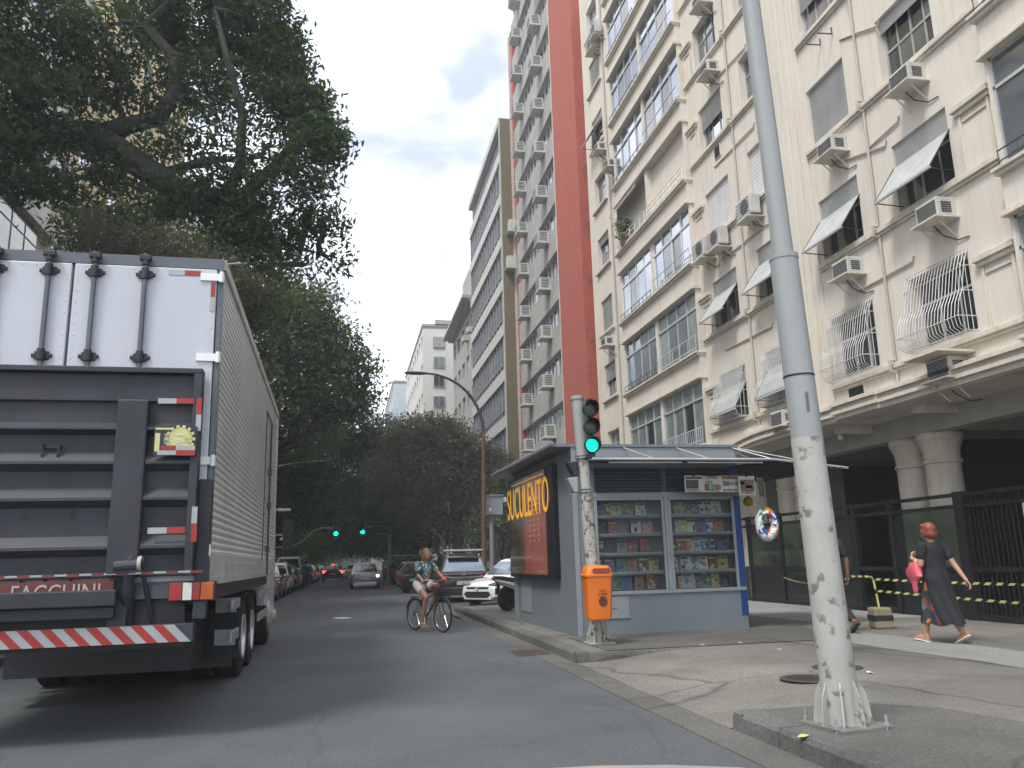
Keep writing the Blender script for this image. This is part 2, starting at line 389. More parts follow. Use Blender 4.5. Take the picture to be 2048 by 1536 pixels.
XA = 10.4
apt = empty('apartment_building', (XA, 18, 0), 0, 'tall cream rendered apartment block over a dark column arcade, with window grilles and glazed bays', 'apartment block')
fa = fmap(XA, 1)
def sill(k): return 4.92+2.76*k
NF = 9
colsR = {'r2': (11.5, 13.0), 'r1': (14.15, 15.6), 'm2': (17.1, 18.55), 'm1': (19.7, 21.2), 'lw': (30.2, 31.65)}
kinds = {
 'r2': ['grille', 'awn', 'sash', 'glass', 'glass', 'shut', 'glass', 'awn', 'glass'],
 'r1': ['grille', 'awn', 'shut', 'halfshut', 'glass', 'shut', 'glass', 'glass', 'shut'],
 'm2': ['grilleawn', 'awn', 'slat', 'glass', 'glass', 'awn', 'glass', 'shut', 'glass'],
 'm1': ['grilleawn', 'awn', 'slat', 'halfshut', 'glass', 'glass', 'awn', 'glass', 'shut'],
 'lw': ['glass', 'halfshut', 'shut', 'sash', 'glass', 'awn', 'shut', 'glass', 'halfshut']}
holes = []
for c, (a, b) in colsR.items():
    for k in range(NF): holes.append((a, b, sill(k)+.09, sill(k)+1.46))
TOPV = 27.2
mb = MB(fa); wall_holes(mb, 2.0, 32.6, 4.12, TOPV, holes, depth=.32)
ubox(mb, 2.0, 32.6, 4.12, TOPV, -4.0, -.7)      # body behind
ubox(mb, 21.9, 33.8, 0, 4.12, -4, -1.0)
ubox(mb, 32.6, 33.85, 0, TOPV-.1, -3, -.55)
for u in (32.6, 2.0): mb.quad((u, 0 if u > 20 else 4.12, 0), (u, 0 if u > 20 else 4.12, -1), (u, TOPV, -1), (u, TOPV, 0))
mb.quad((2, TOPV, 0), (32.6, TOPV, 0), (32.6, TOPV, -1), (2, TOPV, -1))
mb.build('wall', M_cream, apt, recalc=False)
for k in range(NF):       # ledges under the windows
    for a, b in ((10.45, 15.74), (16.98, 21.95)):
        mb = MB(fa); ubox(mb, a, b, sill(k)-.10, sill(k)+.0, 0, .10); ubox(mb, a, b, sill(k)-.15, sill(k)-.10, 0, .055); mb.build('ledge', M_trim, apt, bevel=.012)
    mb = MB(fa); ubox(mb, 30.0, 31.85, sill(k)-.08, sill(k)+.02, 0, .12); mb.build('ledge', M_trim, apt, bevel=.012)
mb = MB(fa)       # pilaster strips
ubox(mb, 15.76, 16.96, 4.46, TOPV, 0, .05); ubox(mb, 16.02, 16.70, 4.46, TOPV, .05, .14); ubox(mb, 16.2, 16.52, 4.46, TOPV, .14, .2)
mb.build('pilaster', M_cream, apt, bevel=.01)
for a, b in ((10.5, 11.25), (21.35, 21.98)):       # moulded panels beside the bays
    for k in range(NF):
        s = sill(k); mb = MB(fa)
        ubox(mb, a-.06, b+.06, s+1.16, s+1.26, 0, .12); ubox(mb, a-.03, b+.03, s+1.08, s+1.16, 0, .07)
        for e in (a+.02, b-.08): ubox(mb, e, e+.06, s+.0, s+1.08, 0, .035)
        ubox(mb, a+.1, b-.1, s+.93, s+.98, 0, .03)
        mb.build('moulding', M_trim, apt, bevel=.008)

rw = random.Random(11)
def slats(mb, u0, u1, v0, v1, w, pitch=.045, mi=0, tilt=0):
    """ribbed roller shutter surface between v0 and v1; tilt = outward projection at the bottom"""
    n = max(2, int((v1-v0)/pitch)); vs = []; fs = []
    for i in range(n+1):
        v = v1-(v1-v0)*i/n; ww = w+tilt*i/n
        for uu in (u0, u1):
            vs.append((uu, v, ww)); vs.append((uu, v-(v1-v0)/n*.35, ww+.012))
    for i in range(n):
        b = i*4; fs += [(b, b+2, b+3, b+1), (b+1, b+3, b+6, b+4)]
    mb.add(vs, fs, mi)
def window(kind, u0, u1, v0, v1, parent, fm, gl=None):
    D = .2; W = u1-u0; Hh = v1-v0
    gl = gl or rw.choice([M_glassd, M_glassd, M_glassm, M_glassr])
    f = MB(fm); e = .045
    for a, b, c, d in ((u0, u1, v0, v0+e), (u0, u1, v1-e, v1), (u0, u0+e, v0+e, v1-e), (u1-e, u1, v0+e, v1-e)): ubox(f, a, b, c, d, -D-.03, -D+.03)
    dark = kind in ('awn', 'grille', 'grilleawn')
    zc = v0+Hh*(.62 if kind != 'sash' else .48)
    ubox(f, u0+e, u1-e, zc-.025, zc+.025, -D-.02, -D+.025)
    nv = 4 if W > 1.4 and kind in ('sash',) else 3
    for i in range(1, nv): ubox(f, u0+W*i/nv-.02, u0+W*i/nv+.02, v0+e, v1-e, -D-.015, -D+.02)
    fo = f.build('window', M_frame if rw.random() < .6 else M_alu, parent)
    p = MB(fm)
    for i in range(nv):
        for c, d in ((v0+e, zc-.025), (zc+.025, v1-e)):
            j = rw.uniform(-.012, .012)
            p.quad((u0+W*i/nv+.02, c, -D), (u0+W*(i+1)/nv-.02, c, -D+j), (u0+W*(i+1)/nv-.02, d, -D+j), (u0+W*i/nv+.02, d, -D), mi=0 if dark or rw.random() < .55 else 1)
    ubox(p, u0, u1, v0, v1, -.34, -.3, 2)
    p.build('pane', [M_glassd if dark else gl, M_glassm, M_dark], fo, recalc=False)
    if kind in ('shut', 'slat'):
        s = MB(fm); slats(s, u0+.02, u1-.02, v0+.01, v1, -.09, .045 if kind == 'shut' else .1); s.build('shutter', M_shut if kind == 'shut' else M_shutw, fo, recalc=False)
    if kind in ('halfshut', 'sash'):
        s = MB(fm); slats(s, u0+.02, u1-.02, v1-Hh*(.5 if kind == 'halfshut' else .22), v1, -.09, .045); s.build('shutter', M_shut, fo, recalc=False)
    if kind in ('awn', 'grilleawn'):
        s = MB(fm); up = v1-Hh*.32; slats(s, u0+.02, u1-.02, up, v1, -.06, .045)
        pr = .54 if kind == 'awn' else .42; lo = v0+Hh*.12
        slats(s, u0-.02, u1+.02, lo, up, -.03, .045, tilt=pr)
        ubox(s, u0-.03, u1+.03, lo-.04, lo, pr-.05, pr-.01)
        s.tube([(u0, lo-.02, pr-.03), (u0, lo-.05, -.1)], .012, 5, 1); s.tube([(u1, lo-.02, pr-.03), (u1, lo-.05, -.1)], .012, 5, 1)
        s.tube([(u0-.02, up, -.02), (u0-.02, lo, pr-.03)], .014, 5, 1); s.tube([(u1+.02, up, -.02), (u1+.02, lo, pr-.03)], .014, 5, 1)
        s.build('awning_shutter', [M_shut, M_black], fo, recalc=False)
    if kind in ('grille', 'grilleawn'):
        g = MB(fm); n = int(W/.078); a0, a1 = u0-.04, u1+.04; t0, b0 = v1+.04, v0-.04
        def prof(q):     # bulging profile, q 0 top .. 1 bottom
            pts = [(t0, .04), (t0-.08, .06), (t0-.3, .14), (t0-.75, .24), (b0+.5, .34), (b0+.25, .39), (b0+.08, .36), (b0+.0, .24), (b0-.01, .04)]
            return pts
        P_ = prof(0)
        for i in range(n+1):
            uu = a0+(a1-a0)*i/n; g.tube([(uu, v, w) for v, w in P_], .0085, 4)
        for v, w in (P_[0], P_[2], P_[3], P_[5], P_[7]):
            g.tube([(a0, v, 0.0), (a0, v, w), (a1, v, w), (a1, v, 0.0)], .009, 4)
        for uu in (a0, a1):
            for w in (.0, .12, .22): g.tube([(uu, t0-w*1.2, w), (uu, b0, w)], .008, 4)
        g.build('grille', M_grille, fo, recalc=False)
    return fo
for c, (a, b) in colsR.items():
    for k in range(NF): window(kinds[c][k], a, b, sill(k)+.09, sill(k)+1.46, apt, fa)
# narrow windows of the recessed strip at the far end
fb = fmap(XA+.55, 1)
for k in range(0, NF):
    a, b, c, d = 33.0, 33.5, sill(k)+.1, sill(k)+1.4
    f = MB(fb); ubox(f, a, b, c, d, 0, .02); fo = f.build('window', M_frame, apt)
    f = MB(fb); ubox(f, a+.05, b-.05, c+.05, d-.05, .02, .03); f.build('pane', M_glassd, fo)
    f = MB(fb); ubox(f, a-.08, b+.08, c-.1, c-.02, 0, .12); f.build('sill', M_trim, fo)
    if k in (4, 5, 3, 2):
        f = MB(fb); f.tube([(a, d-.2, .03), (a, c+.1, .5), (b, c+.1, .5), (b, d-.2, .03)], .014, 5); f.tube([(a, c+.1, .5), (a, c+.05, .03)], .012, 5); f.build('awning_frame', M_black, fo)

# air conditioners
def aircon(px, py, kind, sz=(.56, .37, .38), w=0, tray=True, fm=None, parent=None):
    parent = parent or apt; fm = fm or fa
    p = PX(px, py, XA-.28); u, v = p.y, p.z; W, Hh, D = sz
    m = MB(fm)
    if kind == 'split':
        ubox(m, u-.38, u+.38, v-.27, v+.27, .12, .42); o = m.build('air_conditioner', M_acb, parent, bevel=.02)
        m = MB(fm); R = Matrix(((1,0,0),(0,0,1),(0,1,0)))
        m.lathe([(.01, 0), (.2, 0), (.2, .012), (.01, .012)], (u-.08, v, .42), 18, ax=Matrix(((1,0,0),(0,1,0),(0,0,1))))
        for i in range(5): ubox(m, u-.36, u+.36, v-.2+.09*i, v-.185+.09*i, .42, .428)
        m.build('fan_grille', M_acd, o)
    else:
        ubox(m, u-W/2, u+W/2, v-Hh/2, v+Hh/2, -.1, D); o = m.build('air_conditioner', M_acb, parent, bevel=.018)
        m = MB(fm)
        n = 8
        for i in range(n): 
            a = v-Hh/2+.04+(Hh-.08)*i/n; ubox(m, u-W/2+.04, u+W/2-.04, a, a+(Hh-.08)/n*.62, D, D+.006)
        for i in range(5):
            a = v-Hh/2+.08+(Hh-.16)*i/5; ubox(m, u-W/2-.005, u-W/2, a, a+.03, .1, D-.08)
        m.build('vent_grille', M_acd, o)
    if tray:
        m = MB(fm); ubox(m, u-W/2-.06, u+W/2+.06, v-(.34 if kind == 'split' else Hh/2+.03), v-(.31 if kind == 'split' else Hh/2), 0, D+.1)
        for e in (-W/2+.05, W/2-.05): m.tube([(u+e, v-Hh/2-.02, D), (u+e, v-Hh/2-.35, .02)], .014, 5)
        m.build('tray', M_trim, o)
        m = MB(fm); m.tube([(u+.1, v-Hh/2, .2), (u-.02, v-Hh/2-.25, .12), (u-.25, v-Hh/2-.42, .03), (u-.5, v-Hh/2-.45, .02)], .012, 5); m.build('cable', M_cable, o)
    return o
for a in ((1657, 296, 'win'), (1806, 158, 'win'), (1862, 425, 'win'), (1688, 538, 'win'), (1885, 738, 'win'), (1495, 417, 'split'), (1404, 500, 'split'), (1434, 478, 'split'),
          (1412, 140, 'win'), (1560, 838, 'win'), (1398, 4, 'win'), (1196, 297, 'win'), (1190, 62, 'split'), (1182, 92, 'split'), (1216, 330, 'win'), (1211, 684, 'win')):
    aircon(*a)
m = MB(fa); p = PX(1885, 722, XA-.3); ubox(m, p.y-.45, p.y+.45, p.z+.06, p.z+.1, 0, .75); m.build('concrete_hood', M_trim, apt, bevel=.01)
for px, py, q in ((1716, 790, .28), (1436, 303, .18)):
    p = PX(px, py, XA); m = MB(fa); ubox(m, p.y-q, p.y+q, p.z-.2, p.z+.2, 0, .03); o = m.build('vent', M_trim, apt)
    m = MB(fa); ubox(m, p.y-q+.03, p.y+q-.03, p.z-.17, p.z+.17, .03, .04); m.build('vent_opening', M_dark, o)
# drain pipes and cable ducts
m = MB(fa)
for u in (13.62, 19.12):
    m.tube([(u, 4.5, .05), (u, TOPV, .05)], .028, 8)
    for k in range(NF): 
        s = sill(k); m.tube([(u, s-.18, .05), (u, s-.16, .17), (u, s+.04, .17), (u, s+.06, .05)], .032, 8)
m.tube([(29.6, 4.5, .05), (29.6, TOPV, .05)], .04, 8)
m.build('downpipe', M_pipe, apt, smooth=True)
for a, b in (((1830, 522), (1718, 583)), ((1775, 290), (1660, 332)), ((1800, 242), (1735, 300)), ((1760, 50), (1680, 80)), ((1547, 652), (1453, 700)), ((1528, 455), (1445, 520)), ((1510, 252), (1430, 335)), ((1492, 95), (1420, 172)), ((1872, 770), (1805, 795))):
    m = MB(fa); A = PX(*a, XA); B = PX(*b, XA); m.tube([(A.y, A.z+.1, .02), (A.y+.03, A.z, .03), ((A.y+B.y)/2, A.z*.5+B.z*.5, .03), (B.y, B.z, .02)], .02, 6)
    m.build('conduit', M_pipe, apt, smooth=True)
m = MB(fa)
for px, py in ((1665, 68), (1642, 90)):
    p = PX(px, py, XA); m.tube([(p.y, p.z+.16, .02), (p.y, p.z, .02), (p.y+.05, p.z+.02, .35)], .018, 5)
m.build('empty_bracket', mat('rusted_steel', (.13, .1, .085), .8, .3), apt)

# glazed bays
WB = .2; fbay = fmap(XA-WB, 1)
def bay(ua, ub, name_w='bay'):
    sp = MB(fbay); tr = MB(fbay)
    for k in range(-1, 8):
        b, t = 9.3+2.76*(k-1), 10.06+2.76*(k-1)
        ubox(sp, ua, ub, b+.08, t-.1, -.3, 0)
        ubox(tr, ua-.03, ub+.03, t-.1, t-.04, -.3, .09); ubox(tr, ua-.05, ub+.05, t-.04, t+.02, -.3, .14)
        ubox(tr, ua-.03, ub+.03, b+.02, b+.08, -.3, .06); ubox(tr, ua-.04, ub+.04, b-.04, b+.02, -.3, .1)
    sp.build('spandrel', M_cream, apt); tr.build('string_course', M_trim, apt, bevel=.01)
    mid = (ua+ub)/2
    for k in range(0, 8):
        v0, v1 = 10.06+2.76*(k-2)+.02, 9.3+2.76*(k-1)-.04
        for side, (a, b) in enumerate(((ua+.06, mid-.09), (mid+.09, ub-.06))):
            left_half = (side == 1)
            if abs(v0-12.84) < .3 and ub > 20: 
                continue
            f = MB(fbay); zc = v0+(v1-v0)*.72; n = 4
            for q in ((a, b, v0, v0+.05), (a, b, v1-.05, v1), (a, a+.05, v0, v1), (b-.05, b, v0, v1), (a, b, zc-.03, zc+.03)): ubox(f, *q, -.14, -.06)
            for i in range(1, n): ubox(f, a+(b-a)*i/n-.02, a+(b-a)*i/n+.02, v0+.05, v1-.05, -.13, -.07)
            fo = f.build('bay_window', M_alu if k != 2 else M_white, apt)
            g = MB(fbay); pool = {0: [M_curtain], 1: [M_curtain], 2: [M_curtain, M_glassm], 3: [M_glassm, M_glassr]}.get(k, [M_glassr, M_glassr, M_glassr, M_glassd])
            if k == 2: pool = [M_glassr, M_glassm, M_glassr, M_glassr]
            if k == 1: pool = [M_glassm, M_curtain]
            for i in range(n):
                mi_ = rw.randrange(len(pool)); op = (i == 1 and rw.random() < .6)
                for c, d in ((v0+.05, zc-.03), (zc+.03, v1-.05)):
                    j = rw.uniform(-.02, .02)
                    g.quad((a+(b-a)*i/n+.02, c, -.1), (a+(b-a)*(i+1)/n-.02, c, -.1+j), (a+(b-a)*(i+1)/n-.02, d, -.1+j), (a+(b-a)*i/n+.02, d, -.1), mi=len(pool) if (op and c < zc-.1) else mi_)
            g.build('pane', pool+[M_glassd], fo, recalc=False)
            if not left_half:
                r = MB(fbay); 
                for h in ((.12, .5) if k != 3 else (.5,)): r.tube([(a, v0+h, .06), (b, v0+h, .06)], .016, 5)
                step = .14 if k in (3, 0) else .6
                i = a
                while i < b: r.tube([(i, v0+.0, .06), (i, v0+.5, .06)], .011, 4); i += step
                r.build('railing', M_black if k == 3 else M_alu, fo)
            else:
                r = MB(fbay); r.tube([(a, v0+.28, .05), (b, v0+.28, .05)], .014, 5); r.tube([(a, v0+.1, .05), (b, v0+.1, .05)], .012, 5)
                for i in range(9): r.tube([(a+(b-a)*i/8, v0, .05), (a+(b-a)*i/8, v0+.28, .05)], .01, 4)
                r.build('railing', M_black, fo)
    p = MB(fbay)
    for u in (ua+.012, mid-.09, ub-.072):
        w_ = .06 if u != mid-.09 else .18
        ubox(p, u, u+w_, 3.9, 26.5, -.2, -.03)
    p.build('bay_pier', M_cream, apt)
bay(22.0, 28.6); bay(3.6, 10.35)
# open loggia in the glazed bay
m = MB(fbay); v0, v1 = 12.84, 14.78
ubox(m, 22.06, 28.54, v0, v1+.02, -.345, -.335)
m.build('loggia_wall', mat('loggia_plaster', (.42, .38, .29), .9, .08), apt)
m = MB(fbay); ubox(m, 25.25, 25.4, v0, v1, -.33, .0); m.build('loggia_partition', M_cream, apt)
m = MB(fbay)
for a, b in ((22.1, 25.2), (25.45, 28.5)):
    for h in (.1, .3, .45): m.tube([(a, v0+h, .08), (b, v0+h, .08)], .018, 5)
    for i in range(7): m.tube([(a+(b-a)*i/6, v0, .08), (a+(b-a)*i/6, v0+.45, .08)], .016, 5)
m.build('loggia_railing', M_white, apt)
m = MB(fbay); n = 16
for i in range(n):
    a = 25.5+3.0*i/n; b = 25.5+3.0*(i+1)/n
    m.quad((a, v1-.02, -.05), (b, v1-.02, -.05), (b, v1-.42, .32), (a, v1-.42, .32)); m.quad((a, v1-.42, .32), (b, v1-.42, .32), ((a+b)/2+.05, v1-.54, .32), ((a+b)/2-.05, v1-.54, .32))
m.build('canvas_awning', mat('canvas_awning', (.4, .39, .36), .9, .2, streak=.5), apt, recalc=False)

# cornice, soffit, beam, arch
m = MB(fa)
def cornice(u0, u1, o=0):
    for v0_, v1_, w_ in ((4.10, 4.2, .2), (4.2, 4.27, .28), (4.27, 4.36, .24), (4.36, 4.42, .32), (4.42, 4.47, .2)): ubox(m, u0, u1, v0_, v1_, -.05, w_+o)
cornice(2.0, 13.9, .06); cornice(13.9, 15.4, .12); cornice(15.4, 18.6)
# curved part where the canopy sweeps down
K = 18; prev = None
for i in range(K):
    a0, a1 = i/K, (i+1)/K
    def cv(t): return (18.6+3.4*t, 4.10-.95*(1-sqrt(max(0, 1-t*t))))
    (ua_, va_), (ub_, vb_) = cv(a0), cv(a1)
    for d0, d1, w_ in ((0, .1, .2), (.1, .17, .28), (.17, .26, .24), (.26, .32, .32)):
        q = [(ua_, va_+d0), (ub_, vb_+d0), (ub_, vb_+d1), (ua_, va_+d1)]
        m.prism(q, -.05, w_, 'z')
m.build('cornice', M_trim, apt)
m = MB(fa)
for i in range(K):
    (ua_, va_), (ub_, vb_) = cv(i/K), cv((i+1)/K)
    m.prism([(ua_, va_+.32), (ub_, vb_+.32), (ub_, 4.6), (ua_, 4.6)], -.04, .1, 'z')
m.build('arch_wall', M_cream, apt)
m = MB(); m.box((XA-.15, 2, 4.08), (XA+6, 22.1, 4.12)); m.build('soffit', M_soffit, apt)
m = MB(); m.box((XA+.9, 2, 3.66), (XA+1.3, 22, 4.08)); m.box((XA+1.3, 14.2, 3.72), (XA+5, 15.4, 4.08)); m.box((XA+1.3, 19.2, 3.72), (XA+5, 20.6, 4.08))
m.build('beam', mat('beam_paint', (.38, .36, .32), .85, .12), apt)
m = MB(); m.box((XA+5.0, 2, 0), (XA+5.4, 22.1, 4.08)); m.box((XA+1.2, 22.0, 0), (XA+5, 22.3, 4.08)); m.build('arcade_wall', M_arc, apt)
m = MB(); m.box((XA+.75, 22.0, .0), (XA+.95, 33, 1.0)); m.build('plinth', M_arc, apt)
m = MB(); m.box((XA+.8, 21.2, .0), (XA+1.1, 22.05, 4.08)); m.build('entrance_pier', M_trim, apt)
def column(x, y):
    c = MB(); c.lathe([(.36, HP), (.36, HP+.3), (.33, HP+.34), (.335, 3.05), (.37, 3.07), (.37, 3.12), (.335, 3.14), (.35, 3.35), (.4, 3.47), (.41, 3.52), (.44, 3.55), (.44, 3.66)], (x, y, 0), 28)
    return c.build('column', M_trim, apt, smooth=True)
for x, y in ((11.78, 15.35), (11.72, 14.4), (11.78, 20.4), (11.72, 19.45), (11.78, 9.0), (11.72, 8.1)): column(x, y)
m = MB(); 
p = PX(1683, 898, XA+.5); m.tube([(p.x, p.y, 4.08), (p.x, p.y, 3.98)], .02, 6); m.lathe([(.02, 0), (.06, .02), (.06, .1), (.03, .14)], (p.x, p.y, 3.85), 12); m.build('camera_dome', M_white, apt)
for u in (13.3, 15.9):
    m = MB(); m.prism([(u, 4.08), (u+.35, 4.08), (u+.35, 3.95), (u, 3.9)], XA+.2, XA+.9, 'x'); m.build('soffit_bracket', M_soffit, apt)
# balcony plant
def potplant(loc, s, label, n=260):
    rr = random.Random(int(loc[1]*100)); t = empty('potted_plant', loc, 0, label, 'plant')
    m = MB(); m.lathe([(.1*s, 0), (.14*s, .02), (.17*s, .26*s), (.15*s, .28*s)], loc, 12); m.build('pot', mat('terracotta', (.2, .1, .06), .8, .2), t)
    m = MB()
    for i in range(n):
        d = V((rr.gauss(0, 1), rr.gauss(0, 1), rr.gauss(0, .9))).normalized()*s*.42*rr.random()**.5; c = V(loc)+V((0, 0, .55*s))+d
        a = V((rr.gauss(0, 1), rr.gauss(0, 1), rr.gauss(0, 1))).normalized(); b = a.orthogonal().normalized()
        m.quad(c-a*.08*s, c+b*.03*s, c+a*.08*s, c-b*.03*s)
    m.build('foliage', M_leafB, t, recalc=False)
M_leafA = leafmat('leaf_dark', (.018, .032, .018), (.06, .098, .042))
M_leafB = leafmat('leaf_green', (.034, .055, .03), (.12, .155, .07))
M_leafC = leafmat('leaf_brown', (.07, .074, .055), (.15, .155, .11), .3)
M_leafD = leafmat('leaf_bright', (.03, .08, .015), (.1, .24, .05), .45)
potplant((XA-.25, 27.6, v0), 1.2, 'bushy green plant on the open balcony under the canvas awning')

# fence in front of the arcade
fen = empty('metal_fence', (XF, 15, HP), 0, 'black metal fence with glass panes closing off the column arcade', 'fence')
m = MB(fmap(XF))
for v_, h_ in ((2.33, .07), (2.12, .07), (.98, .08), (.14, .1)): ubox(m, 3, 21.9, v_, v_+h_, -.03, .03)
m.build('rail', M_black, fen)
for u, w_ in ((21.6, .05), (19.87, .05), (18.0, .05), (16.6, .05), (15.32, .06), (13.32, .12), (11.4, .06), (9.4, .06)):
    m = MB(fmap(XF)); ubox(m, u-w_, u+w_, HP, 2.42, -.05, .05); m.build('post', M_black, fen)
def glassmix(name, col, fac, alpha):
    m = bpy.data.materials.new(name); m.use_nodes = True; t = m.node_tree; t.nodes.clear(); l = t.links.new
    tr = N(t, 'ShaderNodeBsdfTransparent'); tr.inputs[0].default_value = (*col, 1); d = N(t, 'ShaderNodeBsdfPrincipled'); d.inputs['Base Color'].default_value = (.05, .06, .055, 1); d.inputs['Roughness'].default_value = .05
    mi = N(t, 'ShaderNodeMixShader'); mi.inputs[0].default_value = alpha; o = N(t, 'ShaderNodeOutputMaterial'); l(tr.outputs[0], mi.inputs[1]); l(d.outputs[0], mi.inputs[2]); l(mi.outputs[0], o.inputs[0]); return m
M_tint = glassmix('tinted_glass', (.72, .77, .72), 0, .3)
M_clear = glassmix('clear_glass', (.93, .95, .95), 0, .08)
for a, b in ((19.95, 21.5), (16.7, 18.0), (13.45, 15.25), (18.05, 19.8)):
    m = MB(fmap(XF)); ubox(m, a, b, 1.06, 2.12, -.008, .008); m.build('glass_pane', M_tint, fen)
    m = MB(fmap(XF)); ubox(m, a, b, .24, .98, -.012, .012); m.build('lower_panel', mat('black_panel', (.014, .016, .018), .25, .3), fen)
m = MB(fmap(XF)); u = 3.1
while u < 13.2: ubox(m, u, u+.022, .2, 2.33, -.012, .012); u += .11
m.build('bars', M_black, fen)
m = MB(fmap(XF)); ubox(m, 11.55, 11.82, 1.75, 2.1, .05, .06); o = m.build('notice', M_white, fen)
m = MB(fmap(XF)); ubox(m, 11.57, 11.80, 1.98, 2.08, .06, .064); m.build('notice_band', mat('notice_red', (.5, .04, .03), .6, .1), o)

# ------------------------------------------------------------------ red brick and concrete building
def brickmat(name, c1, c2, mortar, sc_=1.0):
    m = mat(name, c1, .85, .1, streak=.2)
    t = m.node_tree; l = t.links.new; b = t.nodes['Principled BSDF']; src = b.inputs['Base Color'].links[0].from_socket
    tcn = N(t, 'ShaderNodeTexCoord'); sp = N(t, 'ShaderNodeSeparateXYZ'); cb = N(t, 'ShaderNodeCombineXYZ'); l(tcn.outputs['Object'], sp.inputs[0])
    ad = N(t, 'ShaderNodeMath', operation='ADD'); l(sp.outputs[0], ad.inputs[0]); l(sp.outputs[1], ad.inputs[1]); l(ad.outputs[0], cb.inputs[0]); l(sp.outputs[2], cb.inputs[1])
    br = N(t, 'ShaderNodeTexBrick'); br.inputs['Scale'].default_value = 4.2*sc_; br.inputs['Color1'].default_value = (*c1, 1); br.inputs['Color2'].default_value = (*c2, 1); br.inputs['Mortar'].default_value = (*mortar, 1)
    br.inputs['Mortar Size'].default_value = .018; br.inputs['Brick Width'].default_value = 1.0; br.inputs['Row Height'].default_value = .3; l(cb.outputs[0], br.inputs['Vector'])
    mm = N(t, 'ShaderNodeMixRGB', blend_type='MULTIPLY'); mm.inputs[0].default_value = .5; l(br.outputs[0], mm.inputs[1])
    g = N(t, 'ShaderNodeMixRGB', blend_type='DIVIDE'); g.inputs[0].default_value = 1; l(src, g.inputs[1]); g.inputs[2].default_value = (*[x for x in c1], 1); l(g.outputs[0], mm.inputs[2])
    l(mm.outputs[0], b.inputs['Base Color']); return m
M_brick = brickmat('red_brick', (.44, .1, .068), (.36, .078, .055), (.26, .085, .065))
M_olive = brickmat('olive_tiles', (.165, .145, .085), (.15, .13, .078), (.13, .12, .08), 1.2)
red = empty('office_building', (XA, 41, 0), 0, 'tall building with a red brick stripe, pale concrete bands and rows of boxed air conditioners', 'building')
RT_ = 36.2; u_a, u_b = 33.6, 48.5
m = MB(fa); ubox(m, u_a, u_b, 0, RT_, -8, -.4); m.build('core', M_conc, red)
m = MB(fa); ubox(m, u_a, 37.7, 0, RT_+.3, -.4, .12); ubox(m, 47.9, u_b, 0, RT_, -.4, -.05); m.build('brick_pier', M_brick, red)
m = MB(fa); ubox(m, 37.7, 37.85, 0, RT_+.3, -.4, .14); ubox(m, u_b, u_b+.15, 0, RT_, -.4, .1); m.build('edge_trim', mat('edge_trim_paint', (.5, .46, .42), .8, .15), red)
base = PX(1085, 878, XA).z-.35; step = 2.62
def v_of(k): return base+step*k
m = MB(fa)
for k in range(-2, 13):
    v = v_of(k); ubox(m, 37.85, 47.9, v-1.05, v+.32, -.4, .02)
m.build('concrete_band', M_conc, red, bevel=.015)
for k in range(-2, 12):
    v = v_of(k); a, b, c, d = 37.85, 47.9, v+.32, v+step-1.05; n = 12
    f = MB(fa); ubox(f, a, b, c, c+.06, -.3, -.18); ubox(f, a, b, d-.05, d, -.3, -.18)
    for i in range(n+1): u = a+.03+(b-a-.1)*i/n; ubox(f, u-.03, u+.03, c, d, -.3, -.2)
    fo = f.build('window_band', M_alu, red)
    g = MB(fa)
    for i in range(n):
        ua_ = a+(b-a)*i/n+.03; ub_ = a+(b-a)*(i+1)/n-.03; j = rw.uniform(-.03, .03)
        g.quad((ua_, c, -.26), (ub_, c, -.26+j), (ub_, d, -.26+j), (ua_, d, -.26), mi=rw.choice([0, 0, 1, 1, 2]))
    g.build('pane', [M_glassd, M_glassm, M_glassr], fo, recalc=False)
for k in range(-1, 13):
    for u in (45.2, 40.3):
        v = v_of(k)+.02; m = MB(fa); ubox(m, u-.42, u+.42, v, v+.62, 0, .62); ubox(m, u-.46, u+.46, v-.08, v, 0, .66)
        o = m.build('air_conditioner_box', M_acb, red, bevel=.015)
        m = MB(fa)
        for i in range(6): ubox(m, u-.36, u+.36, v+.07+.088*i, v+.115+.088*i, .62, .626)
        for i in range(6): ubox(m, u-.426, u-.42, v+.07+.088*i, v+.115+.088*i, .1, .5)
        m.build('louvre', M_acd, o)

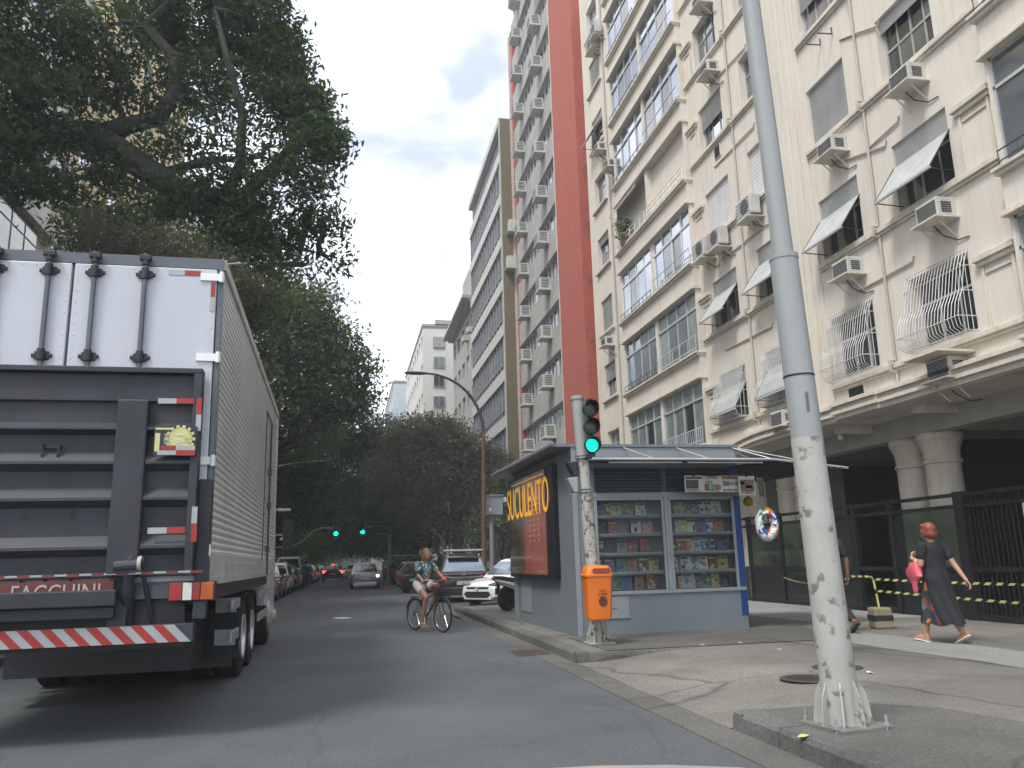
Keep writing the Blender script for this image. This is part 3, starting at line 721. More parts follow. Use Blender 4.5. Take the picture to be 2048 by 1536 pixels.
# ------------------------------------------------------------------ olive building
XO = 9.62; fo_ = fmap(XO)
ol = empty('olive_building', (XO, 56, 0), 0, 'tall building with a windowless olive side wall and dark banded front', 'building')
OT = 29.9
m = MB(fo_); ubox(m, 48.75, 62.5, 0, OT, -9, -.25); m.build('core', mat('dark_cladding', (.1, .1, .12), .6, .2), ol)
m = MB(fo_); ubox(m, 48.6, 48.75, 0, OT+.25, -9, .02); m.build('side_wall', M_olive, ol)
m = MB(fo_); ubox(m, 48.6, 48.7, 0, OT+.3, .02, .1); ubox(m, 48.7, 62.5, OT-.2, OT+.3, -9, .1)
for k in range(10): v = .6+2.95*k; ubox(m, 48.7, 62.5, v, v+.75, -.25, .04)
m.build('white_band', mat('offwhite_band', (.5, .5, .47), .7, .1, streak=.5), ol)
for k in range(9):
    v = .6+2.95*k+.75; c, d = v+.5, v+2.2; a, b = 48.7, 62.5; n = 13
    f = MB(fo_)
    for i in range(n+1): u = a+(b-a)*i/n; ubox(f, u-.05, u+.05, v, d, -.22, -.05)
    ubox(f, a, b, c-.05, c+.02, -.2, -.06); o = f.build('window_band', mat('black_mullion', (.22, .22, .24), .5, .2), ol)
    g = MB(fo_)
    for i in range(n): g.quad((a+(b-a)*i/n+.05, c, -.15), (a+(b-a)*(i+1)/n-.05, c, -.15), (a+(b-a)*(i+1)/n-.05, d, -.15), (a+(b-a)*i/n+.05, d, -.15), mi=rw.choice([0, 0, 0, 1]))
    g.build('pane', [M_glassr, M_glassm], o, recalc=False)
for px, py in ((1024, 456), (1021, 528)):
    p = PY(px, py, 48.6); m = MB(); m.box((p.x-.3, 48.0, p.z-.4), (p.x+.3, 48.6, p.z+.35)); m.box((p.x-.4, 47.95, p.z-.5), (p.x+.4, 48.6, p.z-.42)); m.build('air_conditioner', M_acb, ol, bevel=.02)

# ------------------------------------------------------------------ farther buildings
M_ow = mat('white_render', (.62, .62, .58), .85, .06, scale=.3, streak=.35, dirt=(.4, .4, .36))
M_gr = mat('grey_render', (.34, .34, .32), .85, .14, scale=.5, streak=.6, dirt=(.18, .18, .17))
def block(name, label, xf, side, u0, u1, h, wallm, nfl, ncol, depth=12, v0_=1.0, wh=1.3, gable=None, cat='building', eave=.0, acs=0, frame=M_alu):
    t = empty(name, (xf, (u0+u1)/2, 0), 0, label, cat); fm = fmap(xf, side)
    fh = (h-v0_)/nfl; hs = []
    for k in range(nfl):
        for i in range(ncol):
            c = u0+(u1-u0)*(i+.5)/ncol; ww = (u1-u0)/ncol*.3; hs.append((c-ww, c+ww, v0_+fh*k+fh*.3, v0_+fh*k+fh*.3+wh))
    m = MB(fm); wall_holes(m, u0, u1, 0, h, hs, depth=.25); ubox(m, u0, u1, 0, h, -depth, -.5)
    m.quad((u0, 0, 0), (u0, 0, -.5), (u0, h, -.5), (u0, h, 0)); m.quad((u1, 0, 0), (u1, 0, -.5), (u1, h, -.5), (u1, h, 0)); m.quad((u0, h, 0), (u1, h, 0), (u1, h, -.5), (u0, h, -.5))
    m.build('wall', wallm, t, recalc=False)
    m = MB(fm); ubox(m, u0-.1, u1+.1, h, h+.25, -depth-.05, .1+eave); ubox(m, u0-.02, u1+.02, h-.2, h, -depth-.02, .05+eave*.5); m.build('parapet', M_gr, t)
    for q in hs:
        f = MB(fm); a, b, c, d = q
        for z in ((a, b, c, c+.06), (a, b, d-.06, d), (a, a+.06, c, d), (b-.06, b, c, d), ((a+b)/2-.03, (a+b)/2+.03, c, d)): ubox(f, *z, -.2, -.12)
        o = f.build('window', frame, t); f = MB(fm); f.quad((a, c, -.16), (b, c, -.16), (b, d, -.16), (a, d, -.16)); f.build('pane', rw.choice([M_glassd, M_glassm, M_shut, M_glassr]), o, recalc=False)
    for i in range(acs):
        q = hs[rw.randrange(len(hs))]; m = MB(fm); ubox(m, q[0], q[0]+.7, q[2]-.55, q[2]-.1, -.1, .5); m.build('air_conditioner', M_acb, t, bevel=.02)
    return t, fm
t, fm = block('grey_building', 'weathered grey building with a deep projecting eave beyond the olive one', 9.9, 1, 62.6, 76, 22.2, M_gr, 7, 5, eave=.9, acs=8)
m = MB(fm); ubox(m, 62.6, 72, 22.45, 26.5, -8, -.4); m.build('penthouse', M_gr, t)
t, fm = block('white_building', 'white block showing a blank gable with four small windows', 7.35, 1, 80, 104, 24.8, M_ow, 8, 9, depth=14, acs=6)
g = MB(); g2 = []
for py_, k in ((685, 0), (724, 1), (762, 2), (803, 3)):
    p = PY(885, py_, 79.9); f = MB(); a, b, c, d = p.x-.85, p.x+.15, p.z-.5, p.z+.5
    f.box((a-.1, 79.9, c-.1), (b+.1, 80, d+.1)); o = f.build('window', M_gr if k == 0 else M_alu, t)
    f = MB(); f.box((a, 79.85, c), ((a+b)/2-.03, 79.9, d)); f.box(((a+b)/2+.03, 79.85, c), (b, 79.9, d)); f.build('pane', [M_gr, M_curtain, M_glassd, M_glassm][k], o)
m = MB(); m.box((8.6, 79.9, 24.9), (14, 80.3, 25.5)); m.build('roof_shed', M_gr, t)
block('far_building', 'pale blue grey block at the far end of the right hand row', 6.2, 1, 112, 135, 26, mat('pale_blue_render', (.45, .5, .54), .85, .1), 9, 7)
block('distant_building', 'dim cream block farthest away behind the tree tops', 5.0, 1, 150, 185, 25, M_gr, 8, 7)

# left hand row
M_yel = mat('yellow_render', (.58, .46, .25), .85, .06, scale=.5, streak=.2)
M_bei = mat('beige_render', (.5, .44, .36), .85, .08, scale=.5)
XL = -10.0
t, fm = block('white_corner_building', 'white building with wide grey framed windows at the left edge', XL, -1, 8, 28.6, 21.5, M_ow, 6, 3, depth=10)
m = MB(fm); p = PX(0, 380, XL); q = PX(56, 470, XL)
ubox(m, 20, 27.3, 10.2, 12.2, 0, .12); o = m.build('wide_window', mat('grey_mullion', (.2, .22, .21), .5, .1), t)
m = MB(fm)
for i in range(7): ubox(m, 20.1+1.03*i, 21.0+1.03*i, 10.3, 11.55, .12, .14); ubox(m, 20.1+1.03*i, 21.0+1.03*i, 11.62, 12.12, .12, .14)
m.build('pane', M_curtain, o)
m = MB(fm); ubox(m, 8, 28.6, 12.2, 12.5, 0, .35); m.build('canopy_ledge', M_ow, t)
m = MB(fm); ubox(m, 29.0, 29.8, 12.0, 12.75, .1, .5); ubox(m, 28.9, 29.9, 11.85, 11.95, -.3, .6)
m.build('air_conditioner', M_acb, t, bevel=.03)
t, fm = block('beige_building', 'narrow beige building between the white and the yellow one', XL-.4, -1, 28.62, 31.8, 24, M_bei, 7, 1, depth=9)
t, fm = block('yellow_building', 'tall yellow tower seen through the leaves of the near tree', XL-.6, -1, 31.85, 52, 44, M_yel, 14, 5, depth=9)
block('cream_tower', 'pale tower behind the trees of the left hand pavement', XL-.5, -1, 53, 84, 26, M_ow, 8, 8, depth=9)
block('grey_tower', 'plain grey tower far down the left hand row', XL-.5, -1, 85, 150, 22, M_gr, 7, 14, depth=9)
# ------------------------------------------------------------------ lorry
M_tw = mat('truck_white_panel', (.46, .485, .53), .35, .05, scale=1, dirt=(.4, .39, .37), streak=.4)
M_td = mat('truck_dark_steel', (.022, .026, .035), .6, .35, scale=3, dirt=(.055, .044, .04), bump=.2)
M_ribal = mat('ribbed_aluminium', (.78, .79, .78), .36, .08, scale=1.2, metal=.5, streak=.25)
M_railal = mat('truck_side_rail', (.4, .4, .39), .5, .2, streak=.5)
M_rsil = mat('reflective_silver', (.33, .355, .36), .35, .08, metal=.2)
M_rred = mat('reflective_red', (.3, .025, .018), .4, .12)
M_bar = mat('locking_bar', (.1, .115, .13), .4, .15, metal=.4)
M_lred = mat('lamp_red', (.3, .016, .012), .15, .1, coat=.8)
M_lora = mat('lamp_orange', (.42, .085, .012), .15, .1, coat=.8)
M_lwh = mat('lamp_clear', (.6, .6, .56), .12, .05, coat=.8)
TX, TY = -2.47, 7.75; TRZ = radians(.9)
trk = empty('box_truck', (TX, TY, 0), TRZ, 'large white box lorry with ribbed aluminium side and a dark raised tail lift', 'truck')
def T(px, py, y=TY): p = PY(px, py, y); return (p.x-TX, p.z)
def tb(m, name, mt, par=None, **k): return m.build(name, mt, par or trk, world=False, **k)
HB, ZB, ZT, LB = 1.3, 1.28, 4.27, 8.2
m = MB(); m.box((-HB+.03, .05, ZB), (HB-.03, LB, ZT-.02)); tb(m, 'cargo_box', M_tw)
for sgn in (1, -1):
    m = MB(); zs = []; z = ZB+.24; P_ = .066
    while z < ZT-.1: zs += [(z, 0), (z+P_*.25, .016), (z+P_*.55, .016), (z+P_*.8, 0)]; z += P_
    vs = []; 
    for zz, d in zs: vs += [(sgn*(HB-.02+d), .06, zz), (sgn*(HB-.02+d), LB, zz)]
    m.add(vs, [(2*i, 2*i+1, 2*i+3, 2*i+2) for i in range(len(zs)-1)]); tb(m, 'ribbed_side', M_ribal, recalc=False)
    m = MB(); m.box((sgn*(HB-.03), .03, ZB-.02), (sgn*(HB+.012), LB, ZB+.24)) if sgn > 0 else m.box((-HB-.012, .03, ZB-.02), (-HB+.03, LB, ZB+.24))
    for i in range(int(LB/.16)):
        for zz in (ZB+.05, ZB+.17): m.ell((sgn*(HB+.012), .15+.16*i, zz), (.006, .011, .011), 6, 4)
    tb(m, 'side_rail', M_railal)
    m = MB(); x0, x1 = sorted((sgn*(HB-.03), sgn*(HB+.02))); m.box((x0, .0, ZT-.1), (x1, LB, ZT)); tb(m, 'roof_rail', M_railal)
    m = MB(); m.box((x0, LB-.04, ZB), (x1, LB+.03, ZT)); tb(m, 'front_corner', M_railal)
# side door near the front
m = MB()
for yy in (5.6, 6.55): m.box((HB+.0, yy, ZB+.1), (HB+.014, yy+.025, ZT-.45))
m.box((HB, 5.6, ZT-.47), (HB+.014, 6.57, ZT-.44)); m.tube([(HB+.03, 6.4, ZB), (HB+.03, 6.4, ZT-.5)], .014, 6)
for zz in (1.65, 2.35, 2.9): m.box((HB, 6.3, zz), (HB+.05, 6.5, zz+.09))
tb(m, 'side_door', mat('door_seal', (.05, .05, .05), .6, .2))
m = MB(); m.box((-HB, -.02, ZT-.1), (HB, .06, ZT)); m.box((HB-.045, -.02, ZB), (HB, .06, ZT-.1)); m.box((-HB, -.02, ZB), (-HB+.045, .06, ZT-.1)); m.box((-HB, -.02, ZB-.12), (HB, .06, ZB))
tb(m, 'rear_frame', M_bar)
for sgn in (1, -1):
    m = MB(); a, b = sorted((sgn*.012, sgn*(HB-.055))); m.box((a, -.035, ZB+.02), (b, .03, ZT-.11)); d = tb(m, 'rear_door', M_tw, bevel=.008)
    m = MB()
    for i in range(26):
        for xx in (sgn*.045, sgn*(HB-.085)): m.ell((xx, -.035, ZB+.1+.105*i), (.008, .005, .008), 6, 4)
    for i in range(11): m.ell((sgn*(.1+.105*i), -.035, ZT-.14), (.008, .005, .008), 6, 4)
    m.build('rivets', M_alu, d, world=False)
    for xx in (.19, .62):
        x = sgn*xx; m = MB(); m.tube([(x, -.07, ZB+.0), (x, -.07, ZT-.04)], .022, 10); o = m.build('locking_bar', M_bar, d, smooth=True, world=False)
    for xx in (.19, .62):
        for zz in (T(190, 548)[1], T(178, 715)[1], 1.9, ZT-.06):
            x = sgn*xx; m = MB()
            m.tube([(x, -.075, zz-.055), (x, -.075, zz+.055)], .034, 10)
            if zz < ZT-.1: m.rbox((x, -.045, zz), (.17, .02, .035)); m.rbox((x, -.045, zz), (.12, .022, .075))
            else: m.rbox((x, -.08, ZT-.045), (.1, .06, .05))
            m.build('bar_keeper', M_black, d, world=False, bevel=.006)
    for zz in (T(420, 556)[1], T(420, 716)[1], T(430, 922)[1], T(425, 1100)[1]):
        m = MB(); a, b = sorted((sgn*(HB-.2), sgn*(HB+.012))); m.box((a, -.052, zz-.035), (b, -.036, zz+.035)); m.tube([(sgn*(HB-.01), -.055, zz-.05), (sgn*(HB-.01), -.055, zz+.05)], .02, 8)
        m.build('hinge', M_white, d, world=False)
# raised tail lift platform
X0, X1 = -1.24, T(412, 742)[0]; ZP1 = T(200, 742)[1]; ZP0 = T(200, 1156)[1]
m = MB(); m.box((X0, -.1, ZP0), (X1, -.06, ZP1)); m.box((X0, -.2, ZP1-.05), (X1, -.1, ZP1)); m.box((X1-.07, -.2, ZP0), (X1, -.1, ZP1-.05)); m.box((X0, -.2, ZP0), (X0+.07, -.1, ZP1-.05))
m.box((X0+.07, -.14, ZP1-.3), (X1-.07, -.1, ZP1-.05)); o_lift = tb(m, 'tail_lift', M_td, bevel=.008)
xr0, xr1 = T(236, 950)[0], T(297, 950)[0]
for a, b in ((xr0, xr1), (-1.0, -.78)):
    m = MB(); m.box((a, -.205, ZP0+.02), (b, -.1, ZP1-.29)); m.build('lift_post', M_td, o_lift, world=False, bevel=.015)
for yy in (860, 925, 997, 1093):
    z = T(150, yy)[1]
    for a, b in ((-.78, xr0), (xr1, X1-.07)):
        hgt = .05+.03*(yy > 900)
        m = MB(); m.prism([(-.1, z-hgt-.01), (-.19, z-hgt*.4), (-.19, z-hgt*.1), (-.1, z+hgt)], a, b, 'x'); m.build('lift_rib', mat('rib_paint', (.034, .038, .047), .55, .2), o_lift, world=False)
m = MB(); z = T(110, 905)[1]; c = T(112, 905)[0]
for e in (-.05, .05): m.tube([(c+e, -.1, z+.05), (c+e*1.4, -.15, z+.04), (c+e*1.2, -.15, z-.06)], .012, 6)
m.box((c-.07, -.13, z+.02), (c+.07, -.1, z+.05)); m.build('latch', M_black, o_lift, world=False)
def tape(x0, x1, y0, y1, mt, yy):
    a = T(x0, y0)[0]; b = T(x1, y0)[0]; z_1 = T((x0+x1)/2, y0)[1]; z_0 = T((x0+x1)/2, y1)[1]
    m = MB(); m.box((a, yy-.003, z_0), (b, yy, z_1)); tb(m, 'reflective_tape', mt)
for q in ((339, 371, 542, 552, M_rsil, -.037), (371, 403, 543, 553, M_rred, -.037), (423, 432, 566, 595, M_rred, -.037), (421, 430, 596, 624, M_rsil, -.037),
          (325, 361, 805, 815, M_rsil, -.205), (361, 395, 805, 815, M_rred, -.205), (400, 410, 804, 835, M_rred, -.203), (399, 409, 836, 868, M_rsil, -.203),
          (305, 342, 1057, 1069, M_rsil, -.205), (342, 378, 1056, 1068, M_rred, -.205), (391, 402, 1016, 1049, M_rsil, -.203), (390, 401, 1050, 1085, M_rred, -.203),
          (406, 418, 1014, 1055, M_rsil, -.04), (405, 416, 1056, 1088, M_rred, -.04), (401, 420, 1108, 1120, M_white, -.04)):
    tape(*q)
for i in range(9):
    tape(-20+48*i, 4+48*i, 1153-1.5*i, 1157-1.5*i, M_rsil, -.2); tape(4+48*i, 28+48*i, 1152-1.5*i, 1158-1.5*i, mat('tape_dull_red', (.13, .025, .02), .6, .3), -.2)
m = MB(); m.box((HB-.11, -.09, ZB-.3), (HB, .0, ZB+.9)); tb(m, 'rear_bar', M_td, bevel=.01)
# sticker with a cog wheel and figures
a, z_1 = T(309, 853, 7.55); b, z_0 = T(391, 910, 7.55)
m = MB(); m.box((a, -.225, z_0), (b, -.2, z_1)); st_ = tb(m, 'sticker_panel', mat('sticker_black', (.02, .02, .022), .4, .2))
cy_ = mat('sticker_yellow', (.5, .5, .22), .5, .15); cx_, cz_ = a+(b-a)*.62, z_0+(z_1-z_0)*.56
m = MB()
for i in range(14):
    an = pi*2*i/14; m.rbox((cx_+.105*cos(an), -.229, cz_+.105*sin(an)), (.035, .006, .026), (0, -an, 0))
R90 = Matrix(((1, 0, 0), (0, 0, -1), (0, 1, 0)))
m.lathe([(.0905, 0), (.1, 0), (.1, .006), (.0905, .006)], (cx_, -.226, cz_), 28, ax=R90)
m.box((a+.01, -.228, z_1-.03), (a+.16, -.224, z_1-.012)); m.box((a+.01, -.228, z_0+.03), (a+.05, -.224, z_1-.06)); m.build('cog_emblem', cy_, st_, world=False)
MT = lambda x, z, s=0: basisM((x, -.232, z), (1, 0, 0), (0, 0, 1)) @ Matrix.Rotation(s, 4, 'Z')
def ttext(t, sz, mt, par, x, y, z, rot=0, sx=1):
    o = text_mesh(t, sz, 'lettering', mt, None, basisM((x, y, z), (1, 0, 0), (0, 0, 1)) @ Matrix.Rotation(rot, 4, 'Z'), sx=sx); o.parent = par; return o
M_inkw = mat('ink_white', (.6, .6, .55), .5, .05)
ttext('9 I', .085, M_inkw, st_, cx_, -.234, cz_, pi/2); ttext('SS', .06, cy_, st_, cx_+.055, -.234, cz_-.01, pi/2); ttext('INDI', .045, M_inkw, st_, a+.1, -.234, cz_, -pi/2)
for (x_0, x_1, y_0, y_1, mt) in ((320, 350, 890, 899, M_rred), (350, 388, 890, 899, M_rsil), (312, 350, 900, 909, M_rsil), (350, 388, 899, 910, M_rred)):
    aa = T(x_0, y_0, 7.5)[0]; bb = T(x_1, y_0, 7.5)[0]; m = MB(); m.box((aa, -.236, T(x_0, y_1, 7.5)[1]), (bb, -.2265, T(x_0, y_0, 7.5)[1])); m.build('reflective_tape', mt, st_, world=False)
# red maker's beam with half hidden lettering
zr1 = T(120, 1163)[1]; zr0 = T(120, 1190)[1]
m = MB(); m.box((X0, -.16, zr0-.02), (T(236, 1170)[0], -.11, zr1)); o = tb(m, 'maker_beam', mat('faded_red_paint', (.13, .03, .022), .6, .3, dirt=(.05, .03, .03)))
ttext('FACCHINI', .2, mat('lettering_grey', (.4, .38, .36), .5, .1), o, T(112, 1170, 7.58)[0], -.165, zr1-.1, 0, .76)
m = MB(); m.box((X0, -.22, zr0-.1), (T(245, 1170)[0], -.09, zr0+.035)); m.box((X0, -.17, T(100, 1240)[1]), (T(240, 1170)[0], .35, zr0-.1)); tb(m, 'lift_housing', mat('dark_primer', (.02, .023, .027), .6, .3), bevel=.012)
# lift arms and cylinders
m = MB(); xa = T(262, 1150)[0]
m.tube([(xa+.06, -.15, T(0, 1100)[1]), (xa+.02, -.17, T(0, 1135)[1]), (xa, -.1, T(0, 1200)[1]), (xa-.02, .15, .75)], .05, 10); m.tube([(xa-.1, -.18, T(0, 1140)[1]), (xa+.12, -.18, T(0, 1136)[1])], .05, 12)
m.tube([(xa+.12, -.15, T(0, 1150)[1]), (xa+.2, .1, .85)], .022, 8); m.box((xa-.15, -.1, .85), (xa+.0, .1, T(0, 1150)[1]))
tb(m, 'lift_arm', M_td, bevel=.008)
m = MB(); c = T(290, 1127); R_x = Matrix(((0, 0, 1), (0, 1, 0), (-1, 0, 0))); m.lathe([(.02, 0), (.06, 0), (.065, .012), (.06, .03), (.02, .03)], (c[0]-.02, -.18, c[1]), 16, ax=R_x); tb(m, 'roller', mat('nylon_roller', (.4, .38, .34), .5, .1))
# rear lamps
for sgn in (1, -1):
    a, z_1 = T(343, 1166); b, z_0 = T(430, 1198); 
    if sgn < 0: a, b = -b, -a
    m = MB(); m.box((a-.01, -.1, z_0-.01), (b+.01, .0, z_1+.01)); o = tb(m, 'tail_lamp', M_black, bevel=.01)
    for q0, q1, mt in ((0, .3, M_lred), (.3, .52, M_lwh), (.52, .7, M_lred), (.7, 1, M_lora)):
        if sgn < 0: q0, q1 = 1-q1, 1-q0
        m = MB(); m.box((a+(b-a)*q0, -.12, z_0), (a+(b-a)*q1-.004, -.1, z_1)); m.build('lens', mt, o, world=False, bevel=.006)
# striped under-run bar
zb1, zb0 = T(200, 1252)[1], T(200, 1290)[1]; xb = T(390, 1262)[0]
m = MB(); m.box((-xb, -.12, zb0), (xb, -.04, zb1)); o = tb(m, 'bumper_bar', M_td, bevel=.008)
ms = MB(); mr = MB(); n = 14; wd = 2*xb/n
for i in range(n):
    x = -xb+wd*i; s = .07 if x+wd/2 < -.72 else -.07
    if x < -xb+.05: continue
    q = [(x-s, zb0+.006), (x+wd*.5-s, zb0+.006), (x+wd*.5+s, zb1-.006), (x+s, zb1-.006)]; ms.prism(q, -.123, -.12, 'y')
    q = [(x+wd*.5-s, zb0+.006), (x+wd-s, zb0+.006), (x+wd+s, zb1-.006), (x+wd*.5+s, zb1-.006)]
    if x+wd < xb-.02: mr.prism(q, -.1225, -.12, 'y')
ms.build('silver_stripes', M_rsil, o, world=False); mr.build('red_stripes', M_rred, o, world=False)
# chassis, wheels, guards
m = MB(); m.box((-.45, .1, .75), (-.35, 9.5, 1.2)); m.box((.35, .1, .75), (.45, 9.5, 1.2)); m.box((-HB+.1, .1, 1.1), (HB-.1, LB, ZB)); m.box((-.5, 5.0, .55), (.5, 6.5, 1.1)); m.box((-1.1, .05, .75), (1.1, .12, 1.15)); m.box((-1.0, 2.2, .32), (.85, 3.3, .95)); m.box((-1.15, 3.46, .2), (1.15, 3.5, .85)); m.box((-1.15, 5.9, .25), (1.15, 5.93, .9)); m.box((-1.1, 9.4, .3), (1.1, 9.43, .9)); tb(m, 'chassis_and_blockers', M_black)  # lower box and full-width plates added to block light under the lorry
def wheel(m, x, y, r, wd, sgn, tyre=0, rim=1, ri=.56):
    R_ = Matrix(((0, 0, 1*sgn), (0, 1, 0), (-1*sgn, 0, 0)))
    m.lathe([(r*ri, 0), (r*.9, 0), (r, wd*.12), (r, wd*.88), (r*.93, wd), (r*ri, wd*.97), (r*ri, 0)], (x-sgn*wd, y, r), 32, tyre, R_)
for yy, dual in ((4.2, 1), (5.45, 1), (8.9, 0)):
    for sgn in (1, -1):
        m = MB(); wheel(m, sgn*1.2, yy, .5, .3, sgn); 
        if dual: wheel(m, sgn*.87, yy, .5, .3, sgn)
        o = tb(m, 'wheel', M_rubber, smooth=True)
        m = MB(); R_ = Matrix(((0, 0, sgn), (0, 1, 0), (-sgn, 0, 0)))
        pr = [(.285, .0), (.285, .06), (.25, .05), (.23, -.06), (.1, -.08), (.1, .02), (.02, .03)] if dual else [(.285, 0), (.285, .06), (.2, .1), (.12, .14), (.1, .18), (.02, .18)]
        m.lathe(pr, (sgn*1.16, yy, .5), 26, 0, R_)
        for i in range(10): m.ell((sgn*1.12+(sgn*.13 if not dual else 0), yy+.16*cos(i*pi/5), .5+.16*sin(i*pi/5)), (.03, .015, .015), 6, 4)
        m.build('rim', mat('wheel_rim_silver', (.5, .5, .5), .35, .15, metal=.5), o, smooth=True, world=False)
for sgn in (1, -1):
    for a, b in ((2.6, 3.35), (6.3, 8.2)):
        for zz in (.62, .98):
            m = MB(); x0, x1 = sorted((sgn*1.2, sgn*1.24)); m.box((x0, a, zz-.06), (x1, b, zz+.06)); tb(m, 'side_guard', M_steel, bevel=.01)
    for yy in (3.5, 4.8):
        m = MB(); x0, x1 = sorted((sgn*.6, sgn*1.22)); m.box((x0, yy-.02, .3), (x1, yy, 1.05)); tb(m, 'mud_flap', M_rubber)
    for q in ((2.95, .5, .68), (2.93, .88, 1.05)): m = MB(); x0, x1 = sorted((sgn*1.0, sgn*1.235)); m.box((x0, q[0], q[1]), (x1, q[0]+.03, q[2])); tb(m, 'guard_plate', M_rsil)
    m = MB()
    for i in range(9):
        a0, a1 = pi*i/9, pi*(i+1)/9
        for yy in (4.2, 5.45):
            x0, x1 = sorted((sgn*.55, sgn*1.23)); m.prism([(yy+.56*cos(a0), .5+.56*sin(a0)), (yy+.56*cos(a1), .5+.56*sin(a1)), (yy+.58*cos(a1), .5+.58*sin(a1)), (yy+.58*cos(a0), .5+.58*sin(a0))], x0, x1, 'x')
    tb(m, 'wheel_arch', M_rubber)
m = MB(); prof = [(8.45, .5), (8.45, 3.0), (8.8, 3.15), (9.9, 3.0), (10.35, 2.0), (10.45, 1.2), (10.45, .5)]; m.prism(prof, -1.2, 1.2, 'x'); cab = tb(m, 'cab', M_tw, bevel=.05)
m = MB()
for sgn in (1, -1): m.prism([(9.1, 1.7), (9.1, 2.6), (9.75, 2.6), (10.05, 1.75)], sgn*1.2, sgn*1.21, 'x')
m.build('cab_window', M_glassd, cab, world=False)
m = MB(); m.tube([(1.2, 9.9, 2.5), (1.45, 9.95, 2.5), (1.45, 9.95, 1.9)], .02, 6); m.box((1.36, 9.93, 1.75), (1.56, 9.99, 2.35)); m.build('mirror', M_black, cab, world=False)

# ------------------------------------------------------------------ news kiosk
M_kio = mat('kiosk_grey_blue', (.165, .19, .215), .5, .07, scale=1.2, dirt=(.12, .14, .165), streak=.3)
M_kioL = mat('kiosk_frame', (.24, .27, .295), .45, .08)
M_kblue = mat('kiosk_blue', (.012, .05, .2), .45, .1)
M_kdark = mat('kiosk_louvre', (.05, .06, .085), .55, .15)
KX, KY = 3.83, 13.7; KZ = HP
kio = empty('news_kiosk', (KX, KY, KZ), radians(1.5), 'grey blue street kiosk with shelves of magazines and a propped metal canopy', 'kiosk')
def kb(m, name, mt, par=None, **k): return m.build(name, mt, par or kio, world=False, **k)
KW, KD, KH = 3.1, 4.6, 3.3-KZ
z_ = lambda a: a-KZ
wx = ((.38, 1.62), (1.74, 2.96)); wz = (z_(.84), z_(2.4))
m = MB()          # shell: walls as slabs around the display
m.box((0, 0, 0), (KW, .06, wz[0])); m.box((0, 0, wz[1]), (KW, .06, KH)); m.box((0, 0, wz[0]), (wx[0][0], .06, wz[1])); m.box((wx[0][1], 0, wz[0]), (wx[1][0], .06, wz[1])); m.box((wx[1][1], 0, wz[0]), (KW, .06, wz[1]))
m.box((0, .06, 0), (.06, KD, KH)); m.box((KW-.06, .06, 0), (KW, KD, KH)); m.box((0, KD, 0), (KW, KD+.05, KH)); kb(m, 'body', M_kio, bevel=.006)
m = MB(); m.box((.06, .33, 0), (KW-.06, .37, KH-.02)); kb(m, 'back_panel', M_kioL)  # lighter colour than the body, brightening the display interior in paint
m = MB(); m.box((-.36, -.04, KH), (KW+.05, KD+.7, KH+.05)); m.box((-.38, -.06, KH+.02), (-.34, KD+.72, KH+.065)); kb(m, 'roof', M_kio)
m = MB(); m.box((-.385, -.065, KH+.066), (-.335, KD+.72, KH+.075)); kb(m, 'roof_trim', M_white)
m = MB(); m.box((-.02, -.015, 0), (.07, .0, KH)); m.box((.36, -.03, z_(2.42)), (KW, 0, z_(2.5))); m.box((.36, -.03, z_(.78)), (KW, 0, z_(.84)))
for a, b in wx:
    for q in ((a-.02, a+.03), (b-.03, b+.02)): m.box((q[0], -.025, wz[0]), (q[1], 0, wz[1]))
    m.box((a, -.025, wz[1]-.03), (b, 0, wz[1]+.02))
m.box((1.645, -.035, wz[0]), (1.715, -.003, wz[1]+.05)); kb(m, 'display_frame', M_kioL, bevel=.004)
m = MB(); m.box((2.985, -.012, z_(.36)), (KW+.012, .0, KH)); m.box((KW, 0, z_(.36)), (KW+.012, .35, KH)); kb(m, 'blue_corner', M_kblue)
for a, b in wx:
    m = MB(); m.box((a+.03, .01, wz[0]+.0), (b-.03, .016, wz[1]-.03)); kb(m, 'display_glass', M_clear)
shelfz = [z_(PY(1400, y, 13.82).z) for y in (1029, 1065, 1102.5, 1140, 1173)]
for a, b in wx:
    for zz in shelfz[:-1]:
        m = MB(); m.box((a, .03, zz-.05), (b, .328, zz-.02)); m.box((a, .03, zz-.05), (b, .045, zz+.012)); kb(m, 'shelf', M_kioL)
m = MB()
for i in range(7): m.prism([(.0, 0), (-.045, -.03), (-.045, -.04), (0, -.02)], .4, 2.95, 'x')
m = MB()
for i in range(7):
    zz = z_(2.9)-.058*i
    for a, b in ((.4, 1.62), (1.72, 2.95)): m.prism([(-.002, zz), (-.05, zz-.035), (-.05, zz-.045), (-.002, zz-.022)], a, b, 'x')
m.box((.38, -.004, z_(2.52)), (2.97, -.001, z_(2.93))); kb(m, 'louvre', M_kdark)
m = MB(); m.box((.1, -.02, z_(2.97)), (KW, -.001, KH-.01)); kb(m, 'fascia', M_kioL)
m = MB(); zc = z_(2.98)
m.quad((.15, -.02, z_(3.02)), (KW+.3, -.02, z_(3.02)), (KW+.3, -.78, z_(2.99)), (.15, -.78, z_(2.99))); m.quad((.15, -.02, z_(3.025)), (KW+.3, -.02, z_(3.025)), (KW+.3, -.78, z_(2.995)), (.15, -.78, z_(2.995)))
m.quad((KW+.3, -.78, z_(2.985)), (KW+1.75, -.7, z_(2.85)), (KW+1.7, 2.2, z_(2.9)), (KW+.1, 2.2, z_(3.1)))
for i in range(12): a = KW+.3+.12*i; m.tube([(a, -.76, z_(2.97)-.011*i), (a, 2.1, z_(3.05)-.016*i)], .016, 5)
kb(m, 'canopy', M_kdark, recalc=False)
